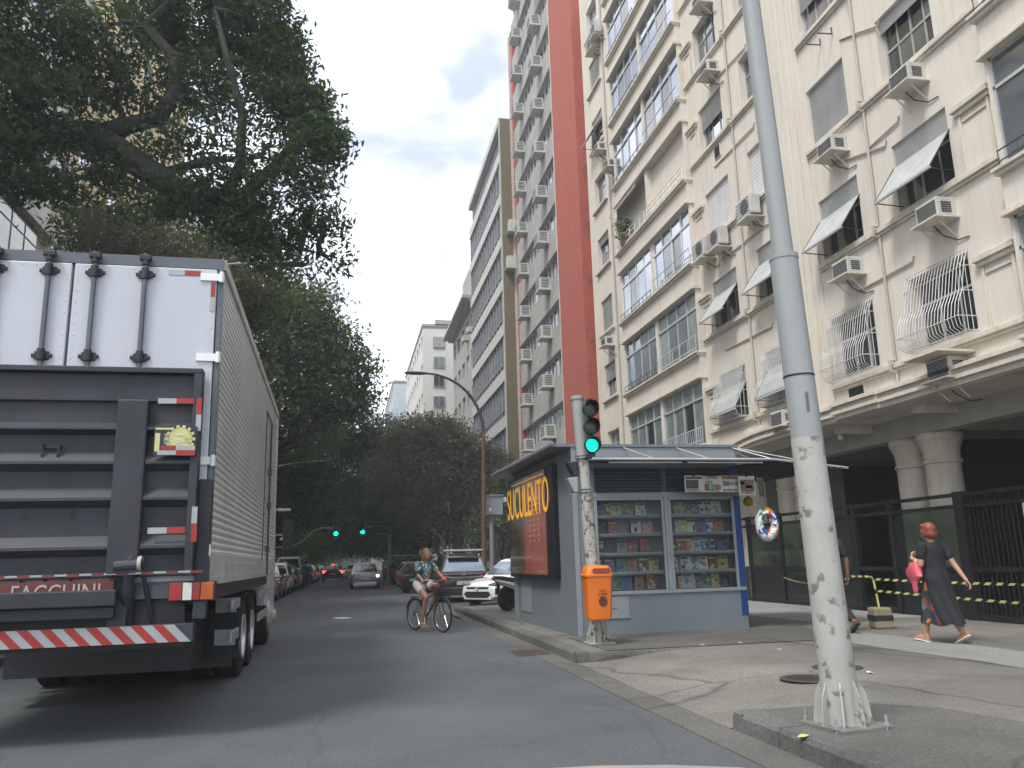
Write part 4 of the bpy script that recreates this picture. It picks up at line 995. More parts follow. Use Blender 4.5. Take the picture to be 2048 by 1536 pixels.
m = MB(); m.tube([(.1, -.79, z_(2.995)), (KW+.3, -.79, z_(2.99)), (KW+1.8, -.7, z_(2.85))], .022, 8); m.tube([(.4, -.77, z_(2.94)), (1.7, -.77, z_(2.94))], .012, 6); m.tube([(1.8, -.77, z_(2.94)), (3.2, -.77, z_(2.935))], .012, 6)
kb(m, 'canopy_edge', M_alu)
for a in (.95, 1.95): m = MB(); m.tube([(a, -.03, KH-.01), (a+.25, -.78, z_(3.0))], .011, 6); kb(m, 'canopy_strut', M_alu)
for q in (((KW-.05, -.03, KH-.01), (KW+.35, -.78, z_(2.98))), ((KW+.0, .0, KH), (KW+1.3, -.72, z_(2.9))), ((KW+.05, .3, KH), (KW+1.7, 1.0, z_(2.88)))):
    m = MB(); m.tube(q, .011, 6); kb(m, 'canopy_strut', M_alu)
m = MB(); m.box((.44, -.012, z_(.42)), (.9, 0, z_(.76))); m.box((.42, -.02, z_(.40)), (.92, 0, z_(.42))); kb(m, 'hatch', M_kioL)
m = MB(); 
for xx in (.58, .62, .66): m.ell((xx, -.014, z_(.56)), (.012, .01, .012), 8, 5)
kb(m, 'lock', M_black)
m = MB(); m.box((-.012, 3.2, z_(.35)), (0, 4.0, z_(1.0))); m.box((-.03, 4.35, 0), (.0, 4.62, KH)); m.box((-.05, 4.5, z_(1.6)), (0, 4.62, z_(1.9))); kb(m, 'side_panel', M_kioL)
# light box with the advertisement
m = MB(); m.box((-.12, .95, z_(1.05)), (0, 4.55, z_(3.14))); lb = kb(m, 'advert_box', mat('advert_frame_black', (.006, .008, .012), .35, .2), bevel=.01)
ad = bpy.data.materials.new('advert_print'); ad.use_nodes = True; t = ad.node_tree; l = t.links.new; b = t.nodes['Principled BSDF']; b.inputs['Roughness'].default_value = .08; b.inputs['Coat Weight'].default_value = .6
tcn = N(t, 'ShaderNodeTexCoord'); mpn = N(t, 'ShaderNodeMapping'); mpn.inputs['Scale'].default_value = (1, 1.1, .55); l(tcn.outputs['Object'], mpn.inputs[0])
nn = N(t, 'ShaderNodeTexNoise'); nn.inputs['Scale'].default_value = 1.6; nn.inputs['Detail'].default_value = 3; l(mpn.outputs[0], nn.inputs['Vector'])
sx_ = N(t, 'ShaderNodeSeparateXYZ'); l(tcn.outputs['Object'], sx_.inputs[0])
mr_ = N(t, 'ShaderNodeMapRange'); mr_.inputs[1].default_value = 3.35; mr_.inputs[2].default_value = 2.7; l(sx_.outputs[1], mr_.inputs[0])
a1 = N(t, 'ShaderNodeMath', operation='MULTIPLY_ADD'); l(nn.outputs[0], a1.inputs[0]); a1.inputs[1].default_value = .5; l(mr_.outputs[0], a1.inputs[2])
rp = N(t, 'ShaderNodeValToRGB'); rp.color_ramp.elements[0].position = .25; rp.color_ramp.elements[0].color = (.075, .058, .03, 1); rp.color_ramp.elements[1].position = .9; rp.color_ramp.elements[1].color = (.4, .11, .08, 1)
l(a1.outputs[0], rp.inputs[0]); l(rp.outputs[0], b.inputs['Base Color'])
m = MB(); m.box((-.126, 1.42, z_(1.12)), (-.12, 4.46, z_(3.08))); pic = m.build('advert_picture', ad, lb, world=False)
ykl = mat('advert_yellow', (.8, .42, .03), .4, .1, emit=(.8, .4, .03), estr=.15)
o = text_mesh('SUCULENTO', .96, 'lettering', ykl, None, basisM((-.129, 2.9, z_(2.56)), (0, -1, 0), (0, 0, 1)), sx=.64); o.parent = lb
m = MB(); m.box((-.13, 1.5, z_(2.99)), (-.126, 4.2, z_(3.01))); m.build('advert_rule', ykl, lb, world=False)
m = MB()
for i in range(9):
    for j in range(3): zz = z_(1.75)+.1*i; y0_ = 1.9+.33*j; m.box((-.129, y0_, zz), (-.1265, y0_+.12, zz+.04))
m.build('advert_highlights', mat('advert_gold', (.45, .3, .12), .4, .3), lb, world=False)

# magazines: each one a thing of its own
from mathutils import Euler
pal = {'red': (.4, .035, .03), 'blue': (.06, .16, .38), 'white': (.55, .55, .52), 'yellow': (.55, .45, .07), 'green': (.06, .25, .1), 'black': (.02, .02, .025), 'orange': (.5, .17, .04),
       'brown': (.14, .07, .04), 'grey': (.2, .21, .23), 'teal': (.06, .25, .25), 'lime': (.4, .5, .08), 'purple': (.16, .08, .3), 'pink': (.5, .25, .28), 'navy': (.03, .05, .14)}
PM = {k: mat('print_'+k, tuple(.72*c+.28*(sum(v)/3*.8+.05) for c in v), .35, .3, scale=30) for k, v in pal.items()}
rowsL = [([315, 430, 520, 600, 675, 820], 'blue-navy brown-yellow yellow-green grey-brown green-lime white-grey'), ([270, 350, 485, 760, 890], 'black-white black-grey red-yellow white-red pink-teal'),
         ([325, 450, 580, 710, 850], 'black-white black-brown grey-navy red-brown red-orange'), ([310, 425, 560, 690, 820, 940], 'brown-white purple-white teal-green orange-red brown-white yellow-teal'),
         ([495, 615, 760, 905], 'teal-lime blue-purple orange-grey red-white')]
rowsR = [([1085, 1165, 1265, 1375, 1470, 1550, 1645, 1740], 'brown-yellow white-blue lime-blue grey-purple teal-navy white-black white-navy white-lime'), ([1115, 1205, 1315, 1425, 1535, 1635, 1745], 'navy-grey white-red lime-white white-black blue-brown white-blue orange-purple'),
         ([1170, 1290, 1395, 1490, 1580, 1670, 1770], 'brown-white red-white orange-white white-purple blue-white black-white purple-navy'), ([1130, 1215, 1330, 1425, 1530, 1650, 1765], 'white-brown grey-navy white-black teal-grey white-red brown-yellow yellow-grey'),
         ([1150, 1235, 1350, 1460, 1555, 1670, 1770], 'red-orange white-green white-grey grey-brown green-white yellow-white navy-orange')]
rm = random.Random(5); ordn = ['first', 'second', 'third', 'fourth', 'fifth', 'sixth', 'seventh', 'eighth']; shn = ['top', 'second', 'middle', 'fourth', 'bottom']
KM = Matrix.Translation((KX, KY, KZ)) @ Matrix.Rotation(radians(1.5), 4, 'Z')
for side, rows in (('left', rowsL), ('right', rowsR)):
    for ri, (xs, cols) in enumerate(rows):
        for i, (cx, cc) in enumerate(zip(xs, cols.split())):
            c1, c2 = cc.split('-'); fx = 1150+cx/5.85; lx = PY(fx, 1100, 13.85).x-KX; wdt, hgt = rm.uniform(.18, .205), rm.uniform(.245, .275)
            a, b_ = wx[0] if side == 'left' else wx[1]
            lx = min(max(lx, a+.1), b_-.1); zz = shelfz[ri]-.018
            if ri == 4: zz = wz[0]+.004
            m = MB(); m.box((-wdt/2, -.004, 0), (wdt/2, .004, hgt), 0); m.box((-wdt/2+.003, .004, .003), (wdt/2-.003, .008, hgt-.003), 3)
            m.box((-wdt*.44, -.0055, hgt*.8), (wdt*rm.uniform(.1, .44), -.004, hgt*.93), 1)
            c3 = rm.choice(list(pal))
            for q in range(5):
                px_, pz_ = rm.uniform(-.3, .3)*wdt, rm.uniform(.2, .62)*hgt; r_ = rm.uniform(.016, .036); k_ = rm.randrange(4, 8)
                m.prism([(px_+r_*rm.uniform(.5, 1.2)*cos(2*pi*j/k_), pz_+r_*1.3*rm.uniform(.5, 1.2)*sin(2*pi*j/k_)) for j in range(k_)], -.0045-.0006*(q+1), -.004, 'y', 1 if q % 2 else 2)
            for q in range(2): m.box((-wdt*.4, -.0055, hgt*(.05+.06*q)), (wdt*rm.uniform(0, .4), -.004, hgt*(.08+.06*q)), 1)
            o = m.build('magazine', [PM[c1], PM[c2], PM[c3], M_white]); o.matrix_world = KM @ Matrix.Translation((lx, .22 if i % 2 else .212, zz)) @ Matrix.Rotation(radians(-8), 4, 'X')
            tag(o, f'{c1} and {c2} magazine, {ordn[i]} on the {shn[ri]} shelf of the {side} kiosk window', 'magazine', 'magazines on the kiosk shelves')
# hanging newspapers
M_news = mat('newsprint', (.48, .46, .4), .9, .08, scale=12); M_ink = mat('news_ink', (.03, .03, .03), .8, .3)
def paper(px0, py0, px1, py1, yy, label, rz, cols, head=None):
    p = PY((px0+px1)/2, py0, yy); q = PY((px0+px1)/2, py1, yy); wdt = PY(px1, py0, yy).x-PY(px0, py0, yy).x; h = p.z-q.z
    t = empty('newspaper', (p.x, yy, p.z), rz, label, 'newspaper', 'newspapers pegged under the canopy')
    m = MB(); n = 6; vs = []
    for i in range(n+1):
        for yy_, zz in ((.004*sin(i*1.9), 0), (-.012+.008*sin(i*2.3+1), -h)):
            vs.append((-wdt/2+wdt*i/n, yy_, zz)); vs.append((-wdt/2+wdt*i/n, yy_+.004, zz))
    fs = []
    for i in range(n): a = 4*i; b = a+4; fs += [(a, b, b+2, a+2), (a+1, a+3, b+3, b+1), (a, a+1, b+1, b), (a+2, b+2, b+3, a+3)]
    fs += [(0, 2, 3, 1), (4*n, 4*n+1, 4*n+3, 4*n+2)]; m.add(vs, fs); m.build('sheet', M_news, t, world=False)
    for (u0, u1, v0_, v1_, c) in cols:
        m = MB(); yb = -.018; m.box((-wdt/2+wdt*u0, yb, -h*v1_), (-wdt/2+wdt*u1, yb+.003, -h*v0_)); m.build('picture', c, t, world=False)
    m = MB()
    for i in range(4): m.box((-wdt*.44, -.02, -h*(.83+.035*i)), (wdt*rm.uniform(.2, .44), -.015, -h*(.82+.035*i)))
    m.build('print_lines', M_ink, t, world=False)
    if head: o = text_mesh(head, h*.24, 'headline', M_ink, None, basisM((0, -.02, -h*.11), (1, 0, 0), (0, 0, 1))); o.parent = t
    m = MB(); m.box((-.02, -.01, -.02), (.02, .012, .03)); m.build('clip', M_black, t, world=False)
    return t
paper(1368, 951, 1405, 984, 13.4, 'white newspaper with one large dark picture, leftmost under the canopy', 0, [(.06, .72, .28, .78, mat('print_dark', (.05, .055, .06), .7, .3)), (.06, .94, .1, .2, M_ink)])
paper(1405, 952, 1441, 984, 13.4, 'newspaper headed EXTRA with a green picture beside a red face', 0, [(.1, .5, .3, .5, PM['grey']), (.4, .72, .52, .82, PM['green']), (.7, .95, .55, .84, PM['red']), (.05, .32, .5, .9, PM['brown'])], 'EXTRA')
paper(1441, 951, 1476, 984, 13.4, 'newspaper with brown heading and brown picture, third from the left', 0, [(.05, .95, .04, .22, PM['brown']), (.08, .45, .35, .62, PM['brown']), (.5, .92, .4, .6, PM['grey'])])
paper(1476, 952, 1508, 990, 13.3, 'tilted newspaper with a reddish picture page in a white border', .0, [(.07, .93, .2, .8, PM['brown']), (.4, .8, .5, .64, PM['red']), (.1, .35, .3, .45, PM['grey'])])
paper(1509, 955, 1530, 996, 14.0, 'shaded newspaper hanging farthest right under the kiosk canopy', .5, [(.1, .9, .15, .85, PM['grey'])])
# inflatable ring
ri_ = empty('swim_ring', (7.18, 13.3, 1.89), radians(-14), 'white inflatable ring with coloured patches hanging from the kiosk canopy', 'inflatable ring')
m = MB(); n1, n2 = 36, 16; vs = []; fs = []; rc = random.Random(2); cm = []
for i in range(n1):
    an = 2*pi*i/n1; puf = 1+.05*cos(an*9)
    for j in range(n2):
        b = 2*pi*j/n2; R_ = .185+.1*puf*cos(b); vs.append((R_*cos(an)*.74, .1*puf*sin(b), R_*sin(an)*1.05))
for i in range(n1):
    for j in range(n2):
        fs.append((i*n2+j, i*n2+(j+1) % n2, ((i+1) % n1)*n2+(j+1) % n2, ((i+1) % n1)*n2+j)); 
        h_ = ((i//5)*7+((j+i//2)%16//4)*3) % 11; cm.append({0: 1, 3: 2, 5: 3, 7: 4, 9: 1}.get(h_, 0) if (j % 4 or i % 5 == 2) else 0)
m.v = [V(p) for p in vs]; m.f = [list(f) for f in fs]; m.m = cm
cols_ = [mat('vinyl_'+k, v, .25, .05, coat=.4) for k, v in (('white', (.62, .64, .66)), ('blue', (.02, .09, .35)), ('green', (.02, .18, .1)), ('red', (.35, .02, .03)), ('orange', (.6, .22, .03)))]
ob_ = m.build('tube', cols_, ri_, smooth='all', world=False)
m = MB()
for k_ in range(4): m.tube([((.185+.101*cos(k_*1.57+i*.26))*cos(2*pi*i/36)*.74, .102*sin(k_*1.57+i*.26), (.185+.101*cos(k_*1.57+i*.26))*sin(2*pi*i/36)*1.05) for i in range(37)], .0035, 4)
m.build('seams', M_cable, ob_, world=False)
m = MB(); m.tube([(0, 0, .29), (0, .0, .95)], .004, 4); m.build('string', M_cable, ri_, world=False)
# yellow ball
t = empty('yellow_ball', (PY(1496, 1003, 15.0).x, 15.0, PY(1496, 1003, 15.0).z), 0, 'small yellow ball hanging in the shade behind the blue kiosk corner', 'ball')
m = MB(); m.ell((0, 0, 0), .1, 16, 12); m.build('ball', mat('yellow_plastic', (.5, .3, .02), .3, .1), t, smooth='all', world=False); m = MB(); m.tube([(0, 0, .1), (0, 0, .6)], .004, 4); m.build('string', M_cable, t, world=False)

# ------------------------------------------------------------------ traffic light post with its bin
def peel(name, c0, c1, lo=.5, hi=.53, sc_=4.5, rough=.6, zf=None):
    m = mat(name, c0, rough, .1, scale=3, streak=.3); t = m.node_tree; l = t.links.new; b = t.nodes['Principled BSDF']; src = b.inputs['Base Color'].links[0].from_socket
    tcn = N(t, 'ShaderNodeTexCoord'); n = N(t, 'ShaderNodeTexNoise'); n.inputs['Scale'].default_value = sc_; n.inputs['Detail'].default_value = 5; n.inputs['Roughness'].default_value = .55; l(tcn.outputs['Object'], n.inputs['Vector'])
    val = n.outputs[0]
    if zf is not None:
        s = N(t, 'ShaderNodeSeparateXYZ'); l(tcn.outputs['Object'], s.inputs[0]); r = N(t, 'ShaderNodeMapRange'); r.inputs[1].default_value = zf; r.inputs[2].default_value = zf+.04; r.inputs[3].default_value = 0; r.inputs[4].default_value = -.5; l(s.outputs[2], r.inputs[0])
        a = N(t, 'ShaderNodeMath', operation='ADD'); l(val, a.inputs[0]); l(r.outputs[0], a.inputs[1]); val = a.outputs[0]
    cr_ = N(t, 'ShaderNodeValToRGB'); cr_.color_ramp.elements[0].position = lo; cr_.color_ramp.elements[1].position = hi; l(val, cr_.inputs[0])
    mm = N(t, 'ShaderNodeMixRGB'); l(cr_.outputs[0], mm.inputs[0]); l(src, mm.inputs[1]); mm.inputs[2].default_value = (*c1, 1); l(mm.outputs[0], b.inputs['Base Color'])
    bp = N(t, 'ShaderNodeBump'); bp.inputs['Strength'].default_value = .6; bp.inputs['Distance'].default_value = .004; bp.invert = True; l(cr_.outputs[0], bp.inputs['Height']); l(bp.outputs[0], b.inputs['Normal'])
    return m
M_post = peel('pale_post_paint', (.38, .375, .34), (.13, .12, .11), .56, .6, 9)
M_postu = mat('grey_post', (.3, .33, .32), .6, .1, streak=.4)
tlx, tly = 3.80, 12.5
tl = empty('traffic_light_post', (tlx, tly, HP), 0, 'pale street corner post with a three lamp signal showing green, in front of the kiosk', 'traffic light')
def cxz(z): return tlx+(-.045)*(z-.15)
def seg(z0, z1_, ra, rb, name, mt): m = MB(); m.tube([(cxz(z0), tly, z0), (cxz(z1_), tly, z1_)], [ra, rb], 24); return m.build(name, mt, tl, smooth=True)
seg(HP, 2.42, .105, .098, 'lower_pole', M_post); seg(2.42, 2.97, .088, .088, 'middle_pole', M_post); seg(2.97, 3.93, .098, .096, 'upper_pole', M_postu)
for zz in (2.42, 2.46, 2.95, 2.99): seg(zz, zz+.02, .125, .125, 'collar', M_steel)
m = MB()
for i in range(8):
    an = pi*i/4+.2; x = cxz(.2)+.1*cos(an); m.prism([(0, 0), (.12, 0), (.12, .02), (.03, .33), (0, .36)], -.006, .006, 'y') if False else None
    d = V((cos(an), sin(an), 0)); c = V((cxz(.2), tly, HP)); tt = V((-sin(an), cos(an), 0))*.006
    P4 = [c+d*.09, c+d*.19, c+d*.185+V((0, 0, .12)), c+d*.1+V((0, 0, .36))]
    m.add([p-tt for p in P4]+[p+tt for p in P4], [(0, 1, 2, 3), (7, 6, 5, 4), (0, 4, 5, 1), (1, 5, 6, 2), (2, 6, 7, 3), (3, 7, 4, 0)])
m.build('gusset', M_post, tl); 
m = MB(); m.box((cxz(0)-.2, tly-.2, HP), (cxz(0)+.2, tly+.2, HP+.025)); m.build('base_plate', M_postu, tl, bevel=.006)
seg(3.9, 3.96, .11, .11, 'pole_cap', M_postu)
R_y = R90      # lathe axis pointing to -y
M_sig = mat('signal_housing', (.012, .016, .02), .4, .2); M_len = mat('signal_lens_off', (.02, .025, .03), .2, .3, scale=30, coat=.1, bump=.4, bscale=60)
gm = bpy.data.materials.new('signal_green_lit'); gm.use_nodes = True; t = gm.node_tree; l = t.links.new; b = t.nodes['Principled BSDF']
tcn = N(t, 'ShaderNodeTexCoord'); wv = N(t, 'ShaderNodeTexWave', wave_type='RINGS'); wv.inputs['Scale'].default_value = 9; wv.inputs['Distortion'].default_value = 3; l(tcn.outputs['Object'], wv.inputs['Vector'])
rp = N(t, 'ShaderNodeValToRGB'); rp.color_ramp.elements[0].position = .2; rp.color_ramp.elements[0].color = (0, .25, .2, 1); rp.color_ramp.elements[1].position = .6; rp.color_ramp.elements[1].color = (.0, .85, .62, 1); l(wv.outputs[0], rp.inputs[0])
l(rp.outputs[0], b.inputs['Emission Color']); b.inputs['Emission Strength'].default_value = .62; b.inputs['Base Color'].default_value = (0, .1, .08, 1)
M_green = mat('signal_green_far', (0, .3, .25), .4, .05, emit=(.0, .9, .65), estr=1.4)
def signal_head(par, c, r, lens, dy=.0, world=True):
    cx, cy, cz = c; m = MB()
    m.lathe([(.02, -.1), (r*.8, -.06), (r, 0), (r*1.02, .05), (r*.86, .055), (r*.86, .02), (.01, .02)], (cx, cy, cz), 28, ax=R_y)
    vs = []; fs = []; n = 20
    for i in range(n+1):
        an = -.25*pi+1.5*pi*i/n; ex = max(0.02, sin((an+.25*pi)/1.5))*.13
        for q in (.04, .05+ex): vs.append((cx+r*1.01*cos(an), cy-q, cz+r*1.01*sin(an)))
    for i in range(n): fs.append((2*i, 2*i+2, 2*i+3, 2*i+1))
    m.add(vs, fs)
    m.box((cx-.05, cy-.02, cz-r-.05), (cx+.05, cy+.05, cz-r+.02)); o = m.build('signal_head', M_sig, par, smooth=True, world=world)
    m = MB(); m.lathe([(.002, .03), (r*.5, .027), (r*.84, .021), (r*.84, .015)], (cx, cy, cz), 28, ax=R_y); m.build('lens', lens, o, smooth=True, world=world)
for (px, py), ln in zip(((1179, 819), (1181, 855), (1183, 891)), (M_len, M_len, gm)):
    p = PY(px, py, 12.25); signal_head(tl, (p.x, 12.25, p.z), .125, ln)
m = MB(); 
for py in (800, 915): p = PY(1180, py, 12.27); m.box((p.x-.03, 12.25, p.z-.02), (p.x+.03, 12.42, p.z+.02))
m.build('bracket', M_sig, tl)
for py, mt in ((938, M_sig), (970, M_postu)):
    p = PY(1150, py, 12.5); m = MB(); m.prism([(p.x-.14, p.z+.1), (p.x+.03, p.z+.12), (p.x+.03, p.z-.12), (p.x-.04, p.z-.12)], 12.42, 12.62, 'y'); m.build('pedestrian_signal', mt, tl, bevel=.015)
# graffiti scrawl on the post
m = MB(); rg = random.Random(9)
for i in range(12):
    z0_ = 2.35-.085*i; pts = []
    an0 = -1.9+rg.uniform(-.5, .3)
    for q in range(5): an = an0+q*.22*rg.choice((1, 1, -.3)); zq = z0_+rg.uniform(-.05, .05); pts.append((cxz(zq)+.104*cos(an), tly+.104*sin(an), zq))
    m.tube(pts, .0035, 4)
m.build('graffiti', mat('marker_ink', (.05, .05, .055), .6, .1), tl)
# litter bin
M_or = mat('orange_plastic', (.72, .17, .015), .4, .07, scale=3, dirt=(.45, .12, .03), streak=.25)
bn = empty('litter_bin', (3.72, 12.2, HP), 0, 'orange plastic litter bin strapped to the traffic light post', 'litter bin')
def rr(w_, d_, z, n=6, r=.06, cx=3.72, cy=12.2):
    pts = []
    for (sx, sy, a0) in ((1, 1, 0), (-1, 1, pi/2), (-1, -1, pi), (1, -1, 3*pi/2)):
        for i in range(n+1): an = a0+pi/2*i/n; pts.append((cx+sx*(w_/2-r)+r*cos(an), cy+sy*(d_/2-r)+r*sin(an), z))
    return pts
m = MB(); m.loft([rr(.30, .24, .50, r=.05), rr(.35, .27, .515), rr(.365, .28, .56), rr(.41, .32, 1.1), rr(.425, .33, 1.135)]); m.build('body', M_or, bn, smooth=True)
m = MB(); m.loft([rr(.43, .34, 1.13), rr(.445, .35, 1.135), rr(.445, .35, 1.16), rr(.42, .33, 1.165), rr(.40, .31, 1.2), rr(.36, .27, 1.27), rr(.31, .22, 1.29), rr(.1, .05, 1.292, r=.02)])
lid = m.build('lid', M_or, bn, smooth=True)
m = MB(); sec = []
for k in range(2): 
    off = -.005*k
    sec.append([(p[0]*1, 12.2-.145+off-.012*0, 0) for p in []])
pts = []
for (sx, sz, a0) in ((1, 1, 0), (-1, 1, pi/2), (-1, -1, pi), (1, -1, 3*pi/2)):
    for i in range(6): an = a0+pi/2*i/5; pts.append((3.745+sx*.1+.035*cos(an), 1.215+sz*.0+.035*sin(an)))
m.prism(pts, 12.025, 12.1, 'y'); m.build('opening', mat('bin_opening', (.28, .045, .02), .6, .2), lid)
M_bi = mat('bin_print', (.1, .02, .02), .5, .1)
for tx_, zz in (('Lixo', .93), ('e aqui.', .885)): text_mesh(tx_, .055, 'lettering', M_bi, bn, basisM((3.755, 12.031+.0*zz, zz), (1, 0, 0), (0, .03, 1)), sx=1.1)
m = MB(); m.lathe([(.046, 0), (.066, 0), (.066, .004), (.046, .004)], (3.755, 12.045, .77), 28, ax=R_y); m.box((3.70, 12.03, .842), (3.81, 12.038, .846)); m.rbox((3.755, 12.043, .77), (.04, .006, .04)); m.rbox((3.755, 12.043, .795), (.025, .006, .02)); m.build('emblem', M_bi, bn)
m = MB(); m.tube([(3.72+.12*cos(a_), 12.47+.12*sin(a_), 1.05) for a_ in [pi*2*i/16 for i in range(17)]], .008, 5); m.box((3.69, 12.33, .9), (3.76, 12.41, 1.1)); m.build('strap', M_steel, bn)

# ------------------------------------------------------------------ big leaning post
def cxb(z): return 3.615-.028*(z-.13)
bp_ = empty('steel_lamp_post', (3.62, 5.83, HP), 0, 'thick leaning grey steel post with peeling paint on the near kerb', 'post')
M_bp = peel('grey_post_peeling', (.36, .36, .335), (.17, .16, .145), .57, .64, 7.5, .5, 2.25)
def bseg(z0, z1_, ra, rb, name, mt): m = MB(); m.tube([(cxb(z0), 5.83, z0), (cxb(z1_), 5.83, z1_)], [ra, rb], 32); return m.build(name, mt, bp_, smooth=True)
bseg(HP, 2.28, .133, .122, 'lower_pole', M_bp)
bseg(2.28, 3.78, .121, .112, 'middle_pole', mat('grey_post_clean', (.27, .29, .29), .42, .05, scale=1.5, streak=.15)); bseg(3.76, 3.8, .117, .117, 'collar', mat('grey_post_clean', (0, 0, 0)))
bseg(3.8, 9.6, .084, .07, 'upper_pole', mat('grey_post_clean', (0, 0, 0)))
bseg(2.77, 2.785, .122, .122, 'strap', M_black)
m = MB()
for i in range(8):
    an = pi*i/4+.25; d = V((cos(an), sin(an), 0)); c = V((cxb(.2), 5.83, HP)); tt = V((-sin(an), cos(an), 0))*.007
    P6 = [c+d*.12, c+d*.205, c+d*.205+V((0, 0, .06)), c+d*.18+V((0, 0, .24)), c+d*.122+V((0, 0, .36))]
    m.add([p-tt for p in P6]+[p+tt for p in P6], [(0, 1, 2, 3, 4), (9, 8, 7, 6, 5)]+[(i_, (i_+1) % 5, 5+(i_+1) % 5, 5+i_) for i_ in range(5)])
m.build('gusset', M_bp, bp_)
m = MB(); m.rbox((cxb(.1)+.02, 5.84, HP+.02), (.46, .46, .03), (0, 0, .15)); m.build('base_plate', mat('dirty_plate', (.14, .14, .13), .7, .3), bp_, bevel=.006)
for sx, sy in ((-1, -1), (1, -1), (1, 1), (-1, 1)):
    x, y = cxb(.1)+.02+sx*.2, 5.84+sy*.2; m = MB(); m.tube([(x, y, HP), (x, y, HP+.11)], .011, 8); m.lathe([(.022, 0), (.022, .022)], (x, y, HP+.035), 6); m.build('anchor_bolt', M_steel, bp_)
m = MB(); z = 2.62
for i in range(9): an = -1.35; m.box((cxb(z)-.04+.0, 5.83-.124, z-.012*i*1.5), (cxb(z)-.015, 5.83-.1215, z-.012*i*1.5+.008))
m.build('number_label', mat('label_ink', (.08, .08, .09), .6), bp_)
# ------------------------------------------------------------------ trees
import numpy as np
M_bark = mat('bark', (.028, .025, .022), .9, .35, scale=4, bump=.8, bscale=14)  # base colour darkened to put the limbs' backlit shade into the bark
M_barkg = mat('bark_grey', (.085, .078, .07), .9, .3, scale=4, bump=.8, bscale=14)
def leaves(name, blobs, size, lm, parent, seed=0, droop=.2, cl=24, sig=.28):
    rg = np.random.default_rng(seed); C_, S_ = [], []
    og = np.array(org(parent))
    for (c, r, n) in blobs:
        c = np.array(c); r = np.array(r if hasattr(r, '__len__') else (r, r, r)); k = max(1, int(n/cl))
        d = rg.normal(size=(k, 3)); d /= np.linalg.norm(d, axis=1)[:, None]; rad = rg.uniform(.35, 1.0, size=(k, 1))**.55
        cc = c+d*rad*r
        idx = rg.integers(0, k, n)
        C_.append(cc[idx]+rg.normal(size=(n, 3))*sig*np.array((1, 1, .6)))
    P = np.concatenate(C_); n = len(P)
    a = rg.normal(size=(n, 3)); a[:, 2] -= droop; a /= np.linalg.norm(a, axis=1)[:, None]
    b = rg.normal(size=(n, 3)); b[:, 2] *= .5; b = b-a*(a*b).sum(1)[:, None]; b /= np.linalg.norm(b, axis=1)[:, None]
    s = size*rg.uniform(.7, 1.25, size=(n, 1))
    nn = np.cross(a, b)
    v = np.stack([P-a*s*.5, P+b*s*.19+nn*s*.03, P+a*s*.5, P-b*s*.19+nn*s*.03], 1).reshape(-1, 3)-og
    me = bpy.data.meshes.new(name); me.vertices.add(4*n); me.vertices.foreach_set('co', v.astype(np.float32).ravel())
    me.loops.add(4*n); me.loops.foreach_set('vertex_index', np.arange(4*n, dtype=np.int32)); me.polygons.add(n)
    me.polygons.foreach_set('loop_start', np.arange(0, 4*n, 4, dtype=np.int32)); me.polygons.foreach_set('loop_total', np.full(n, 4, dtype=np.int32))
    me.materials.append(lm); me.update(calc_edges=True)
    o = bpy.data.objects.new(name, me); COL.objects.link(o); o.parent = parent; return o
def curve(p, q, sag, rr, n=8, wob=.12):
    p = V(p); q = V(q); m_ = (p+q)/2+V((0, 0, sag)); Ln = (q-p).length; out = []
    for i in range(n+1):
        t = i/n; x = p*(1-t)**2+m_*2*t*(1-t)+q*t*t
        if 0 < i < n: x = x+V((rr.gauss(0, 1), rr.gauss(0, 1), rr.gauss(0, 1)))*wob*Ln*.12
        out.append(x)
    return out
TN = 0
def tree(name, label, base, fork, r0_, blobs, size, lm, bark=None, group=None, paths=None, twigs=7, cl=24, sig=.28, stems=None, droop=.2, lr=None, dens=1.0):
    global TN; TN += 1; rr = random.Random(TN*13); t = empty(name, base, 0, label, 'tree', group); fork = V(fork)
    m = MB(); tp = curve(base, fork, 0, rr, 7, .3); m.tube(tp, [r0_*1.35]+[r0_*(1-.35*i/7) for i in range(1, 8)], 12)
    for st_ in (stems or []): m.tube(curve(st_[0], st_[1], 0, rr, 7, .35), [st_[2]*(1-.5*i/7) for i in range(8)], 8)
    for (c, r, n) in blobs:
        c = V(c); rm_ = max(r) if hasattr(r, '__len__') else r
        src = fork
        if paths: src = V(min([q for pth in paths for q in pth[0]], key=lambda q: (V(q)-c).length))
        ra = lr or r0_*.32
        if paths: ra = .07
        cv_ = curve(src, c, (c-src).length*.12, rr, 7, .35); m.tube(cv_, [ra*(1-.75*i/7) for i in range(8)], 7)
        for k in range(twigs):
            d = V((rr.gauss(0, 1), rr.gauss(0, 1), rr.gauss(.1, .8))).normalized(); s0 = cv_[rr.randrange(3, 8)]
            e = c+V([d[i]*(r[i] if hasattr(r, '__len__') else r)*.9 for i in range(3)])
            tw = curve(s0, e, rr.uniform(-.2, .3)*rm_*.4, rr, 5, .5); m.tube(tw, [ra*.28*(1-.8*i/5)+.004 for i in range(6)], 4, caps=False)
    for pth, rads in (paths or []): m.tube(pth, rads, 12)
    m.build('trunk', bark or M_bark, t, smooth='all', recalc=False)
    leaves('crown', [(a, b, int(n_*dens)) for a, b, n_ in blobs], size, lm, t, TN, droop, cl, sig); return t
def B(px, py, y, rpx, n, ez=1.0):
    p = PY(px, py, y); r = rpx*y/1640; return (tuple(p), (r, r*1.1, r*ez), n)

